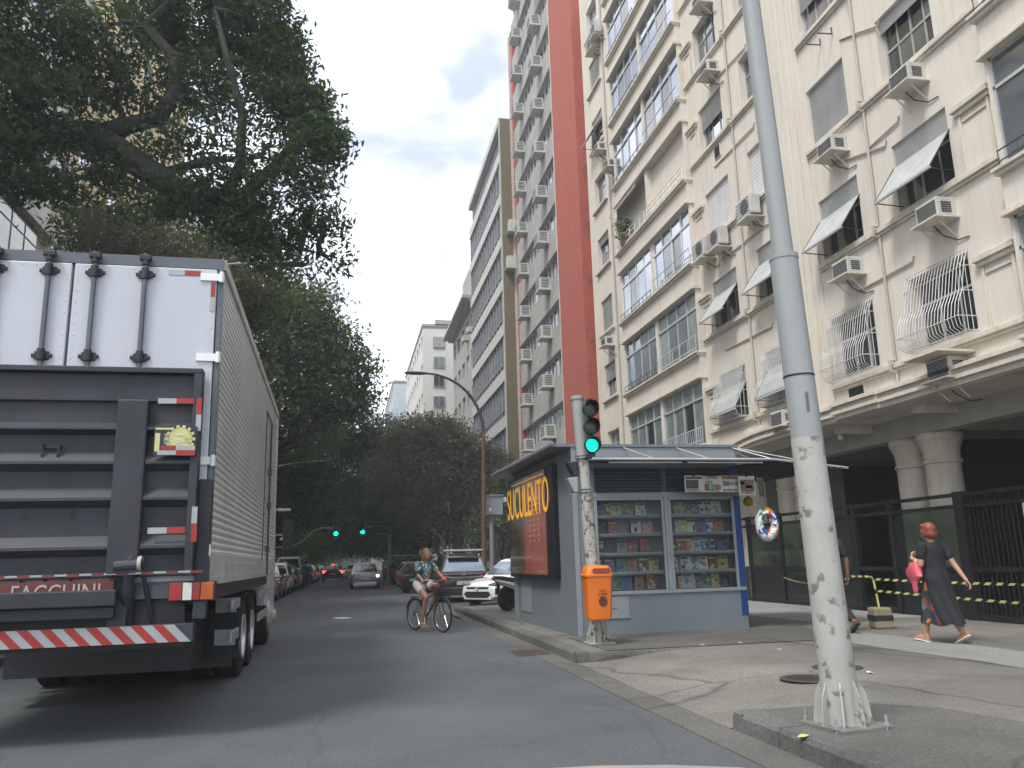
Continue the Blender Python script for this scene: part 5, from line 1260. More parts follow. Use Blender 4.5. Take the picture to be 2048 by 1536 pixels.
# near tree hanging over the lorry
yA = 16
def q(px, py, y=yA): return tuple(PY(px, py, y))
limb1 = ([(-7.2, 15.2, 6.6), q(-60, 262), q(60, 268), q(180, 272), q(250, 310), q(310, 350), q(390, 405), q(440, 425), q(500, 385), q(560, 320), q(590, 275), q(640, 262)],
         [.42, .36, .33, .3, .27, .25, .22, .18, .12, .09, .06, .03])
limb2 = ([q(180, 272), q(240, 255), q(320, 235), q(355, 170), q(345, 110), q(290, 50), q(330, 15), q(400, -40)], [.2, .17, .16, .14, .12, .1, .08, .05])
limb3 = ([q(440, 425), q(480, 330), q(485, 230), q(455, 120), q(430, 20)], [.14, .11, .09, .07, .04])
limb4 = ([q(500, 385), q(470, 420), q(540, 470), q(600, 500), q(640, 505)], [.08, .07, .05, .03, .012])
limb5 = ([q(310, 350), q(420, 320), q(520, 315), q(430, 290)], [.1, .08, .05, .02])
yy = 16
blA = [B(-60, 40, 15, 130, 1900), B(60, 60, 15.5, 120, 2500), B(160, 130, 16, 90, 1100), B(-20, 190, 15, 110, 2000), B(120, 230, 15.5, 90, 1400), B(20, 330, 15, 75, 1300), B(110, 370, 15, 50, 500, .6), B(230, 350, 16, 60, 600, .7),
       B(310, 40, 16.5, 70, 1100), B(400, 40, 17, 110, 3200), B(500, 60, 17, 95, 2900), B(470, -60, 17, 120, 2000), B(555, 150, 17, 70, 2100), B(600, 215, 16.5, 62, 2000), B(645, 285, 16, 52, 1500), B(560, 90, 17, 45, 800),
       B(400, 170, 16.5, 70, 1100), B(300, 170, 16, 80, 550), B(490, 200, 16.5, 80, 380), B(420, 260, 16, 80, 500), B(330, 270, 16, 60, 380), B(540, 290, 16, 70, 330), B(600, 340, 16, 60, 420), B(470, 380, 16, 70, 1000),
       B(380, 400, 16, 70, 1200, .7), B(480, 440, 16, 60, 900), B(560, 400, 16, 60, 420), B(620, 420, 16, 40, 220), B(600, 480, 16, 50, 380), B(540, 500, 16, 50, 380), B(650, 440, 16, 40, 200), B(660, 520, 16, 35, 120), B(645, 370, 16, 35, 170), B(200, 60, 15.5, 80, 500), B(240, 160, 16, 70, 350)]
tree('street_tree', 'huge dark leaved tree whose thick limb hangs over the lorry at top left', (-7.6, 15.0, HP), (-7.2, 15.2, 6.4), .5, blA, .165, M_leafA, group='street trees', paths=[limb1, limb2, limb3, limb4, limb5], twigs=5, cl=15, sig=.18, dens=1.28)
# second tree, green and brown, behind the near one
yB = 25
blB = [B(190, 470, yB, 70, 1800), B(270, 440, yB, 60, 1200), B(330, 470, yB+2, 70, 900), B(470, 470, yB, 70, 1500), B(560, 520, yB, 55, 900), B(420, 520, yB, 60, 1000), B(520, 590, yB+3, 60, 1500), B(470, 600, yB+2, 60, 1400), B(240, 520, yB, 60, 800)]
tree('street_tree', 'loose green and brown tree rising behind the roof of the lorry', (-6.6, yB, HP), (-6.2, yB, 4.5), .3, blB, .22, M_leafB, group='street trees', twigs=12, cl=18, sig=.3)
blBr = [B(330, 500, 23, 60, 900), B(250, 500, 23, 55, 700), B(430, 540, 23, 60, 700), B(500, 560, 24, 50, 500), B(190, 440, 23, 40, 200)]
tree('street_tree', 'tangle of bare brown twigs with few leaves above the lorry roof', (-6.9, 22.5, HP), (-6.6, 22.6, 5), .2, blBr, .16, M_leafC, bark=mat('twig_brown', (.13, .09, .075), .9, .2), group='street trees', twigs=90, cl=12, sig=.3, lr=.05)
# middle tree beyond the lorry
yC = 37
blC = [B(560, 620, yC, 60, 1700), B(620, 640, yC, 60, 1900), B(660, 690, yC, 55, 1800), B(705, 745, yC, 45, 1500), B(600, 710, yC, 75, 2300), B(530, 680, yC, 60, 1400), B(650, 770, yC, 70, 1900), B(560, 790, yC, 80, 2200), B(700, 810, yC, 40, 700), B(640, 590, yC, 35, 350), B(510, 620, yC, 50, 900), B(730, 790, yC, 22, 180), B(620, 860, yC+3, 70, 1500)]
tree('street_tree', 'broad rounded green tree leaning over the road beyond the lorry', (-6.3, yC, HP), (-4.3, yC, 5.2), .34, blC, .27, M_leafB, group='street trees', twigs=8, cl=20, sig=.38, dens=1.3)
yD = 52
blD = [B(590, 880, yD, 70, 1900), B(650, 900, yD, 60, 1700), B(700, 850, yD, 50, 1300), B(620, 820, yD, 60, 1400), B(560, 930, yD, 60, 1300), B(690, 950, yD, 60, 1300), B(730, 900, yD, 40, 900), B(640, 970, yD+4, 60, 1000), B(590, 990, yD, 50, 700)]
tree('street_tree', 'dark tree with low branches, next one behind the broad rounded tree', (-5.9, yD, HP), (-4.8, yD, 4.2), .32, blD, .33, M_leafA, group='street trees', twigs=7, cl=20, sig=.45, dens=1.4)
# brownish tree on the right with many thin stems
yE = 48
blE = [B(770, 880, yE+4, 50, 1400), B(830, 870, yE, 50, 1700), B(880, 880, yE, 45, 1500), B(930, 905, yE, 45, 1500), B(985, 935, yE, 40, 1300), B(800, 930, yE, 60, 1900), B(870, 940, yE, 70, 2300), B(950, 970, yE, 55, 1700), B(1010, 985, yE, 40, 1000), B(760, 960, yE+3, 50, 1300), B(850, 1000, yE, 60, 1200), B(930, 1020, yE, 60, 1200), B(740, 900, yE+6, 40, 900), B(900, 850, yE, 25, 200)]
rs = random.Random(4); stems_ = []
for i in range(26):
    x = rs.uniform(4.8, 9.5); yv = yE+rs.uniform(-2, 3); stems_.append(((x, yv, HP), (x+rs.uniform(-1.2, 1.0), yv+rs.uniform(-1, 1), rs.uniform(4.6, 6.5)), rs.uniform(.04, .13)))
tree('street_tree', 'wide brownish tree with many thin hanging stems on the right pavement', (6.6, yE, HP), (6.6, yE, 3.6), .4, blE, .25, M_leafC, bark=M_barkg, group='street trees', twigs=26, cl=20, sig=.4, stems=stems_, lr=.1, dens=2.0)
blE2 = [B(1000, 1010, 40, 35, 500), B(985, 1050, 40, 35, 400), B(1010, 960, 40, 28, 350), B(955, 1060, 41, 30, 260)]
tree('street_tree', 'small green bush like tree between the rusty lamp post and the kiosk', (8.3, 41, HP), (8.2, 41, 2.2), .1, blE2, .2, M_leafB, group='street trees', twigs=10, cl=14, sig=.3)
# far rows, each tree its own crown
rt = random.Random(21); lbl = ['tree of the {} row, {} beyond the traffic signals']
od = ['first', 'second', 'third', 'fourth', 'fifth', 'sixth', 'seventh', 'eighth', 'ninth']
for side, xs_ in (('left', -6.0), ('right', 6.2)):
    for i, yv in enumerate((66, 82, 100, 122, 148, 178, 215) if side == 'left' else (62, 76, 92, 112, 138, 170, 210)):
        bl = []
        top = 8.5 if side == 'left' else 8.0
        for k in range(9):
            cx_ = xs_+(-1 if side == 'right' else 1)*rt.uniform(-1.5, 5.5); bl.append(((cx_, yv+rt.uniform(-4, 4), rt.uniform(3.8, top)), (2.2, 2.6, 1.7), int(900 if yv < 120 else 600)))
        for k in range(2): bl.append(((xs_+rt.uniform(-3, 3), yv+rt.uniform(-3, 3), rt.uniform(2.4, 3.6)), (1.8, 2.4, 1.1), 420))
        tree('street_tree', f'{od[i]} dark tree of the {side} hand row beyond the far traffic signals', (xs_, yv, HP), (xs_, yv, 3.2), .26, bl, .36 if yv < 120 else .5, M_leafA if rt.random() < .7 else M_leafB, group='far street trees', twigs=3, cl=18, sig=.5, dens=1.8)
tree('street_tree', 'small bright green tree low beside the left hand parked cars', (-4.9, 75, HP), (-4.8, 75, 1.6), .1, [B(612, 1085, 75, 28, 900), B(630, 1100, 75, 22, 600), B(600, 1075, 75, 22, 500), B(620, 1120, 75, 20, 300)], .28, M_leafD, group='street trees', twigs=3, cl=16, sig=.3)
# distant wood that closes the street
dm = empty('distant_wood', (0, 262, 0)); dm['kind'] = 'stuff'; dm['label'] = 'distant mass of dark foliage closing the street'
leaves('foliage', [((-14+2.6*i, 262+rt.uniform(-6, 6), rt.uniform(1, 13)), (4, 4, 4), 1500) for i in range(14)]+[((-14+2.6*i, 262+rt.uniform(-6, 6), rt.uniform(0, 7)), (4, 4, 3.5), 900) for i in range(14)], .9, M_leafA, dm, 99, .2, 20, 1.0)
# ------------------------------------------------------------------ cars
def paint(name, col, metal=.25): return mat('car_paint_'+name, col, .28, .04, scale=1, metal=metal, coat=.7)
PT = {'silver': paint('silver', (.36, .37, .39), .5), 'grey': paint('grey', (.2, .21, .22), .5), 'white': paint('white', (.66, .67, .68), 0), 'black': paint('black', (.014, .015, .018), .2), 'dark': paint('dark_blue_grey', (.03, .035, .045)),
      'maroon': paint('dark_maroon', (.035, .016, .018)), 'yellow': paint('yellow', (.55, .42, .06), 0), 'greygreen': paint('grey_green', (.12, .14, .12), .3)}
M_cg = mat('car_glass', (.02, .024, .028), .03, .2, coat=1, spec=.9); M_cgl = mat('car_glass_bright', (.22, .27, .31), .05, .1, metal=.6)
M_plast = mat('black_plastic', (.02, .021, .023), .6, .15); M_plate = mat('number_plate', (.5, .52, .54), .5, .05); M_tlr = mat('tail_lamp_red', (.35, .015, .012), .12, .1, coat=.8)
M_brk = mat('brake_light_on', (.5, .02, .02), .3, 0, emit=(1, .06, .05), estr=2.2); M_turn = mat('indicator_on', (.6, .4, .1), .3, 0, emit=(1, .75, .35), estr=3.0)
M_hl = mat('headlight_glass', (.3, .32, .35), .06, .2, metal=.5, coat=1)
def car(label, loc, rz, col, L_=3.95, W_=1.7, H_=1.5, kind='hatch', group=None, lit=None, glass=None, hood=1.0, wheels=True, detail=False):
    t = empty({'suv': 'parked_suv', 'van': 'parked_van'}.get(kind, 'parked_car') if not lit else 'driving_car', loc, rz, label, 'van' if kind == 'van' else 'car', group)
    def cb_(m, name, mt, par=None, **k): return m.build(name, mt, par or t, world=False, **k)
    hw = W_/2; zb0 = .22 if kind == 'hatch' else .28; belt = H_*.62; zh = H_*(.56 if kind != 'van' else .62); P_ = PT[col]; gl = glass or M_cg
    ys = [(-.5, .80, .86), (-.487, .9, .93), (-.455, .965, .98), (-.40, .99, 1), (-.2, 1, 1), (.1, 1, 1), (.3, .995, .99), (.40, .975, .955), (.455, .92, .91), (.485, .84, .85), (.5, .74, .76)]
    secs = []
    for f, ww, zf in ys:
        w_ = hw*ww; y = f*L_
        zt = belt*.97 if f < .18 else belt*.97+(zh*.86-belt*.97)*((f-.18)/.32)**1.3
        if f < -.45: zt = belt*.97*(.9+.1*(f+.5)/.05)
        zt *= zf if f > .35 else 1; zl = zb0+(.05 if abs(f) > .47 else 0); zm = zb0+(zt-zb0)*.5
        half = [(w_*.8, zl), (w_*.96, zl+.06), (w_*.995, zm-.12), (w_*1.0, zm), (w_*.985, zt-.13), (w_*.95, zt-.04), (w_*.86, zt), (w_*.4, zt+.02)]
        secs.append([(x, y, z) for x, z in half]+[(-x, y, z) for x, z in reversed(half)])
    m = MB(); m.loft(secs); body = cb_(m, 'body', P_, smooth=True)
    # cabin
    yr0, yr1, yf1, yf0 = {'hatch': (-.475, -.36, .02, .22), 'suv': (-.48, -.40, .06, .22), 'sedan': (-.40, -.22, .04, .22), 'van': (-.49, -.47, .22, .40)}[kind]
    yr0, yr1, yf1, yf0 = [v*L_ for v in (yr0, yr1, yf1, yf0)]; zr = H_; wb, wr = hw*.93, hw*.70; zb_ = belt*.95
    def cs(y0, y1, w_, z): return [(w_, y0, z), (w_, y1, z), (-w_, y1, z), (-w_, y0, z)]
    m = MB(); m.loft([cs(yr0, yf0, wb, zb_), cs(yr0+(yr1-yr0)*.5, yf0+(yf1-yf0)*.5, (wb+wr)/2+.015, (zb_+zr)/2), cs(yr1-.02, yf1+.05, wr+.03, zr-.07), cs(yr1+.04, yf1-.08, wr-.03, zr-.02), cs(yr1+.25, yf1-.3, wr*.8, zr)])
    cabin = cb_(m, 'cabin', P_, smooth=True, bevel=.0)
    def side(y, t_, sg, o=.008): 
        w_ = wb+(wr+.03-wb)*t_; bulge = .015*4*t_*(1-t_); return (sg*(w_+bulge+o), y, zb_+(zr-.07-zb_)*t_)
    for sg in (1, -1):
        tt = .88; lowt = .12
        def yr(t_): return yr0+(yr1-.02-yr0)*t_
        def yf(t_): return yf0+(yf1+.05-yf0)*t_
        mid = yr1+(yf1-yr1)*.42+.1; q3 = yr1+(mid-yr1)*.32
        for A, Bv in (((yr(lowt)+.14, yr(tt)+.14), (q3-.03, q3-.03)), ((q3+.02, q3+.02), (mid-.03, mid-.03)), ((mid+.03, mid+.03), (yf(lowt)-.12, yf(tt)-.1))):
            m = MB(); m.quad(side(A[0], lowt, sg), side(Bv[0], lowt, sg), side((Bv[0]+Bv[1])/2, .5, sg, .012), side(Bv[1], tt, sg), side(A[1], tt, sg), side((A[0]+A[1])/2, .5, sg, .012)); cb_(m, 'side_window', gl, recalc=False)
    for nm, ya, yb_, o in (('rear_window', yr0, yr1-.02, -.012), ('windscreen', yf0, yf1+.05, .012)):
        def P2(t_, sx): return (sx*(wb+(wr-wb)*t_-.06), ya+(yb_-ya)*t_+o*1.3, zb_+(zr-.07-zb_)*t_+.045*4*t_*(1-t_)+.008)
        a, b = (.14, .88); m = MB(); m.quad(P2(a, 1), P2(.5, 1.01), P2(b, 1), P2(b, -1), P2(.5, -1.01), P2(a, -1)); cb_(m, nm, glass or (M_cgl if nm == 'rear_window' and detail else M_cg), recalc=False)
    rl = .31 if kind == 'hatch' else .345
    if wheels:
        for sg in (1, -1):
            for f in (-.31, .31):
                m = MB(); R_ = Matrix(((0, 0, sg), (0, 1, 0), (-sg, 0, 0))); m.lathe([(rl+.055, -.01), (rl+.055, 0), (rl*.9, .002), (.02, .002)], (sg*(hw*.985), f*L_, rl), 24, ax=R_); cb_(m, 'wheel_arch', M_plast)
                m = MB(); wheel(m, sg*hw*1.005, f*L_, rl, .2, sg, ri=.62); o = cb_(m, 'wheel', M_rubber, smooth=True)
                m = MB(); m.lathe([(rl*.64, -.03), (rl*.64, .0), (rl*.55, -.01), (rl*.5, -.05), (.05, -.03), (.04, .0), (.01, .0)], (sg*hw*1.0, f*L_, rl), 20, ax=R_)
                for i in range(5): a_ = i*2*pi/5; m.rbox((sg*hw*.995, f*L_+rl*.33*cos(a_), rl+rl*.33*sin(a_)), (.02, rl*.56, .045), (a_, 0, 0))
                m.build('rim', mat('alloy_rim', (.35, .36, .37), .35, .1, metal=.6), o, world=False, smooth=True)
    for sg in (1, -1):
        tl_ = M_brk if lit == 'brake' else M_tlr
        y0_ = -.497*L_; z1_ = belt*.93; m = MB()
        if kind in ('van', 'suv') or detail: bx = (.60, .98, .24)
        else: bx = (.72, 1.0, .27)
        x0, x1 = sorted((sg*hw*bx[0], sg*hw*bx[1]*.97)); m.box((x0, y0_-.01, z1_-bx[2]), (x1, y0_+.22, z1_)); cb_(m, 'tail_lamp', tl_, bevel=.035, smooth=True)
        if lit == 'turn' and sg > 0: m = MB(); m.ell((sg*hw*.86, y0_-.02, z1_-.12), (.09, .03, .08), 12, 8); cb_(m, 'indicator', M_turn, smooth=True)
        m = MB(); x0, x1 = sorted((sg*hw*.48, sg*hw*.86)); m.prism([(x0, belt*.64), (x1, belt*.68), (x1, belt*.82), (x0, belt*.74)] if sg > 0 else [(x0, belt*.68), (x1, belt*.64), (x1, belt*.74), (x0, belt*.82)], .40*L_, .482*L_, 'y'); cb_(m, 'headlight', M_hl, bevel=.02, smooth=True)
        m = MB(); m.ell((sg*(hw+.09), yf0-.25, belt+.06), (.1, .05, .07), 10, 8); m.tube([(sg*(hw-.06), yf0-.22, belt-.0), (sg*(hw+.06), yf0-.24, belt+.04)], .02, 6); cb_(m, 'mirror', P_ if col != 'white' else M_plast, smooth=True)
    for q in (((-hw*.8, -.508*L_, zb0-.03), (hw*.8, -.46*L_, zb0+.17)), ((-hw*.7, .46*L_, zb0-.02), (hw*.7, .503*L_, zb0+.12))): m = MB(); m.box(*q); cb_(m, 'bumper', M_plast if kind != 'hatch' or detail else P_, bevel=.03)
    m = MB(); m.box((-.26, -.512*L_, zb0+.33), (.26, -.502*L_, zb0+.46)); cb_(m, 'number_plate', M_plate)
    if kind == 'suv' or detail:
        for sg in (1, -1): m = MB(); m.tube([(sg*wr*.86, yr1+.1, zr-.02), (sg*wr*.9, yr1+.16, zr+.04), (sg*wr*.9, yf1-.3, zr+.04), (sg*wr*.86, yf1-.2, zr-.02)], .018, 6); cb_(m, 'roof_rail', M_alu)
    return t, cb_, dict(hw=hw, belt=belt, L=L_, zb0=zb0, wr=wr, zr=zr, yr1=yr1, zb_=zb_)
MV = 'moving cars'
car('silver hatchback driving away with its right amber indicator lit', (1.15, 51.5, 0), 0, 'silver', 3.95, 1.68, 1.5, 'hatch', lit='turn', detail=False, glass=M_cg)
t, cb_, _ = car('dark sport utility car ahead in the left lane with both brake lights glowing', (-1.05, 78, 0), 0, 'black', 4.3, 1.85, 1.65, 'suv', lit='brake')
m = MB(); m.box((-.12, -2.13, 1.42), (.12, -2.08, 1.47)); cb_(m, 'high_brake_light', M_brk)
car('small yellow car mostly hidden behind the silver hatchback', (.9, 92, 0), 0, 'yellow', 4.0, 1.7, 1.5, 'hatch')
car('grey car far off to the left of the dark one with brake lights', (-3.0, 96, 0), 0, 'greygreen', 4.2, 1.75, 1.48, 'hatch')
# right: suv with roof bars
t, cb_, d = car('dark maroon sport utility car with roof bars parked behind the cyclist', (4.36, 31.7, 0), radians(-6), 'maroon', 4.4, 1.8, 1.62, 'suv', detail=True)
for yy in (-.9, .5):
    m = MB(); m.box((-.68, yy-.03, 1.66), (.68, yy+.03, 1.70)); 
    for s_ in (-.56, .56): m.box((s_-.03, yy-.04, 1.6), (s_+.03, yy+.04, 1.67))
    cb_(m, 'roof_bar', M_alu, bevel=.008)
m = MB(); m.box((-.72, -1.4, 1.78), (.72, .6, 1.84)); m.box((-.5, -1.2, 1.7), (-.45, .4, 1.78)); m.box((.45, -1.2, 1.7), (.5, .4, 1.78)); cb_(m, 'roof_carrier', M_alu, bevel=.01)
m = MB()
for a_ in (pi/2, pi/2+2*pi/3, pi/2+4*pi/3):
    c = V((0, 0, .98)); dd = V((cos(a_), 0, sin(a_))); pp = V((-sin(a_), 0, cos(a_))); vs = [c, c+dd*.035+pp*.02, c+dd*.07, c+dd*.035-pp*.02]
    m.add([(p.x, -2.215, p.z) for p in vs]+[(p.x, -2.2, p.z) for p in vs], [(0, 1, 2, 3), (7, 6, 5, 4), (0, 4, 5, 1), (1, 5, 6, 2), (2, 6, 7, 3), (3, 7, 4, 0)])
cb_(m, 'emblem', M_alu)
m = MB(); m.box((-.6, -2.22, .86), (.6, -2.19, .875)); m.box((-.75, -2.24, .5), (.75, -2.2, .515)); cb_(m, 'chrome_strip', M_alu)
m = MB(); m.prism([(-1.75, 1.56), (-2.0, 1.54), (-1.98, 1.51), (-1.75, 1.53)], -.55, .55, 'x'); cb_(m, 'spoiler', M_plast)
# white hatchback facing the road
hd = atan2(.80, -.60)
t, cb_, d = car('white hatchback parked nose towards the road next to the kiosk', (5.75, 27.9, 0), hd, 'white', 4.0, 1.75, 1.48, 'hatch', glass=M_cgl)
m = MB(); pts = [(-.5, .60), (.5, .60), (.46, .53), (-.46, .53)]; m.prism(pts, 1.86, 2.006, 'y'); cb_(m, 'grille', M_plast, bevel=.01)
m = MB(); m.prism([(-.5, .46), (.5, .46), (.6, .37), (.46, .25), (-.46, .25), (-.6, .37)], 1.8, 2.018, 'y'); cb_(m, 'lower_grille', M_plast, bevel=.02)
m = MB(); m.lathe([(.05, 0), (.065, .01), (.05, .02), (.04, .01)], (0, 2.02, .565), 18, ax=Matrix(((1, 0, 0), (0, 0, 1), (0, -1, 0)))); cb_(m, 'emblem', M_alu)
# right hand row, rear ends towards the road
rp_ = [((2.55, 41.0), 'dark', 'hatch', 1.5, 'dark blue hatchback, nearest of the cars angle parked on the right'), ((2.75, 46.0), 'greygreen', 'hatch', 1.48, 'grey green car angle parked right behind the dark blue hatchback'),
       ((2.9, 51.0), 'silver', 'hatch', 1.5, 'silver car angle parked third from the camera on the right'), ((2.9, 57.5), 'black', 'suv', 1.8, 'tall black car with a pale roof rack, angle parked on the right'),
       ((2.95, 64), 'grey', 'hatch', 1.5, 'grey car angle parked fifth on the right, just past the roof rack'), ((3.0, 72), 'dark', 'suv', 1.6, 'dark car angle parked farthest off on the right')]
for (x, y), c, kd, h, lb_ in rp_:
    a_ = radians(-28); cx_ = x+.85*cos(a_)-1.95*sin(a_); cy_ = y+.85*sin(a_)+1.95*cos(a_)
    t, cb_, d = car(lb_, (cx_, cy_, 0), a_, c, 3.95, 1.7, h, kd, 'cars angle parked on the right')
    if 'rack' in lb_: m = MB(); m.box((-.8, -1.6, h+.12), (.8, 1.0, h+.17)); cb_(m, 'roof_rack', M_alu)
# left hand row
lp_ = [(-3.62, 35.6, 'silver', 'hatch', 1.5, 4.0, 'silver hatchback parked at the left kerb, nearest beyond the lorry'), (-3.62, 40.6, 'grey', 'sedan', 1.45, 4.3, 'grey saloon parked second beyond the lorry on the left'),
       (-3.6, 46.2, 'white', 'suv', 1.6, 4.2, 'white sport utility car parked third beyond the lorry'), (-3.55, 51.8, 'dark', 'hatch', 1.5, 4.0, 'dark car parked between the white one and the pale van'),
       (-3.5, 57.2, 'white', 'van', 2.0, 4.6, 'pale van with rounded roof parked on the left'), (-3.3, 69, 'greygreen', 'hatch', 1.5, 4.0, 'dull green car parked beyond the pale van'),
       (-3.2, 75, 'white', 'hatch', 1.5, 4.0, 'small white car parked beyond the dull green one'), (-3.2, 82, 'black', 'hatch', 1.5, 4.0, 'black car parked farthest off on the left')]
for x, y, c, kd, h, ln, lb_ in lp_: car(lb_, (x, y, 0), radians(-.5), c, ln, 1.74, h, kd, 'cars parked along the left kerb')

# motorcycle
mo = empty('motorcycle', (4.12, 21.45, HP), radians(-62), 'black and white motorcycle parked half behind the far end of the kiosk', 'motorcycle')
def mob(m, name, mt, par=None, **k): return m.build(name, mt, par or mo, world=False, **k)
Rx_ = Matrix(((0, 0, 1), (0, 1, 0), (-1, 0, 0)))
for y in (0, 1.3):
    m = MB(); m.lathe([(.22, -.06), (.29, -.055), (.315, -.02), (.315, .02), (.29, .055), (.22, .06), (.22, -.06)], (0, y, .315), 32, ax=Rx_); o = mob(m, 'wheel', M_rubber, smooth=True)
    m = MB(); m.lathe([(.22, -.04), (.235, 0), (.22, .04), (.2, 0)], (0, y, .315), 28, ax=Rx_); m.lathe([(.07, -.06), (.07, .06)], (0, y, .315), 14, ax=Rx_)
    for i in range(6): a_ = i*pi/3; m.rbox((0, y+.14*cos(a_), .315+.14*sin(a_)), (.025, .16, .03), (a_, 0, 0))
    m.build('rim', M_plast, o, world=False)
m = MB(); m.loft([[(x*wd, y, z+q*hh) for x, q in ((-1, 0), (-.7, 1), (.7, 1), (1, 0), (.6, -1), (-.6, -1))] for y, z, wd, hh in ((-.42, .86, .05, .03), (-.2, .82, .1, .06), (.15, .76, .13, .07), (.5, .74, .12, .07), (.6, .78, .1, .06))]); mob(m, 'seat', mat('seat_vinyl', (.02, .018, .018), .5, .1), smooth=True)
m = MB(); m.loft([[(x*wd, y, z+q*hh) for x, q in ((-1, 0), (-.7, .9), (.7, .9), (1, 0), (.6, -1), (-.6, -1))] for y, z, wd, hh in ((.5, .76, .1, .05), (.65, .86, .15, .12), (.9, .88, .15, .12), (1.02, .82, .08, .06))]); mob(m, 'tank', PT['black'], smooth=True)
m = MB(); m.loft([[(x*wd, y, z+q*hh) for x, q in ((-1, 0), (-.7, .9), (.7, .9), (1, 0), (.6, -1), (-.6, -1))] for y, z, wd, hh in ((-.45, .8, .03, .02), (-.2, .72, .11, .06), (.2, .62, .15, .1), (.4, .55, .12, .09))]); mob(m, 'tail_fairing', PT['white'], smooth=True)
m = MB(); m.box((-.06, -.47, .79), (.06, -.42, .85)); mob(m, 'tail_light', M_tlr, bevel=.01)
m = MB(); m.box((-.09, -.33, .42), (.09, -.31, .58)); m.box((-.02, -.33, .55), (.02, -.25, .78)); mob(m, 'number_plate', M_plast)
m = MB(); m.box((-.12, .4, .25), (.12, .85, .6)); m.tube([(0, 0, .33), (.1, .45, .35)], .03, 6); m.tube([(0, 0, .33), (-.1, .45, .35)], .03, 6); m.tube([(.13, .1, .35), (.15, .8, .25)], .05, 10); m.tube([(0, 1.3, .33), (0, 1.02, .95)], .04, 8); m.tube([(-.36, .88, 1.02), (0, 1.0, .98), (.36, .88, 1.02)], .016, 6)
for s_ in (-1, 1): m.tube([(s_*.28, .95, 1.02), (s_*.32, .93, 1.16)], .008, 5); m.ell((s_*.34, .92, 1.2), (.06, .015, .04), 10, 6)
mob(m, 'frame', M_plast)

# ------------------------------------------------------------------ lamps, signs, posts
M_rust = mat('rusty_post', (.14, .065, .035), .85, .35, streak=.5, dirt=(.07, .05, .04)); M_lampd = mat('lamp_head_dark', (.04, .042, .05), .5, .1)
def arclamp(name, label, base, top, head, mt, r=.09, group=None, hl=.75):
    base = V(base); t = empty(name, base, 0, label, 'street lamp', group); top = V(top); head = V(head)
    m = MB(); m.tube([base, base+(top-base)*.5, top], [r, r*.85, r*.7], 14); m.lathe([(r*1.6, 0), (r*1.5, .3), (r*1.05, .35)], base, 14); m.build('pole', mt, t, smooth=True)
    pts = []
    for i in range(15):
        u = i/14; a_ = u*pi/2; pts.append(V((top.x+(head.x-top.x)*(1-cos(a_)), top.y+(head.y-top.y)*(1-cos(a_)), top.z+(head.z-top.z)*sin(a_))))
    m = MB(); m.tube(pts, [r*.7-.3*r*i/14 for i in range(15)], 10); m.build('arm', mt if mt is not M_rust else M_lampd, t, smooth=True)
    d = (pts[-1]-pts[-2]).normalized(); d.z *= .3; m = MB(); p0 = pts[-1]; m.loft([[V(p0)+d*u+V((0, wd*cos(a_), hh*sin(a_))) for a_ in [2*pi*k/10 for k in range(10)]] for u, wd, hh in ((-.1, .05, .05), (0, .1, .06), (hl*.4, .16, .08), (hl*.85, .15, .07), (hl, .07, .03))]); m.build('lamp_head', M_lampd, t, smooth=True)
    return t
arclamp('street_lamp', 'rusty street lamp post whose arm arcs left over the road, right of the brown tree', (5.74, 35, HP), (5.84, 35, 6.9), (3.3, 35, 9.5), M_rust, .11, hl=.9)
arclamp('street_lamp', 'grey street lamp arm and head poking out above the lorry roof', (-5.6, 22, HP), (-5.7, 22, 7.9), (-1.9, 22, 9.5), M_postu, .09, hl=.75)
arclamp('street_lamp', 'thin grey street lamp half hidden in the leaves beyond the lorry', (-5.0, 45, HP), (-5.0, 45, 5.6), (-1.1, 45, 6.9), M_postu, .07, hl=.5)
arclamp('street_lamp', 'thin far street lamp under the dark trees at the left', (-4.9, 58, HP), (-4.9, 58, 4.6), (-1.9, 58, 5.9), M_postu, .06, hl=.4)
ep = empty('utility_post', (6.2, 35.6, HP), 0, 'blue grey post carrying a metal cabinet, beside the rusty lamp post', 'utility post')
m = MB(); m.tube([(6.2, 35.6, HP), (6.24, 35.6, 4.1)], .1, 14); m.build('pole', M_kioL, ep, smooth=True)
m = MB(); m.box((5.98, 35.2, 3.35), (6.66, 35.75, 4.15)); m.box((5.94, 35.15, 4.15), (6.7, 35.8, 4.2)); m.build('cabinet', M_kioL, ep, bevel=.01)
m = MB(); m.box((6.66, 35.3, 3.9), (6.85, 35.7, 4.1)); m.box((6.05, 35.19, 3.5), (6.15, 35.2, 3.65)); m.build('junction_box', M_white, ep)
m = MB(); m.tube([(6.66, 35.4, 3.5), (7.1, 35.4, 3.2), (6.9, 35.5, 2.9), (6.3, 35.6, 2.8)], .015, 5); m.build('cable', M_cable, ep)
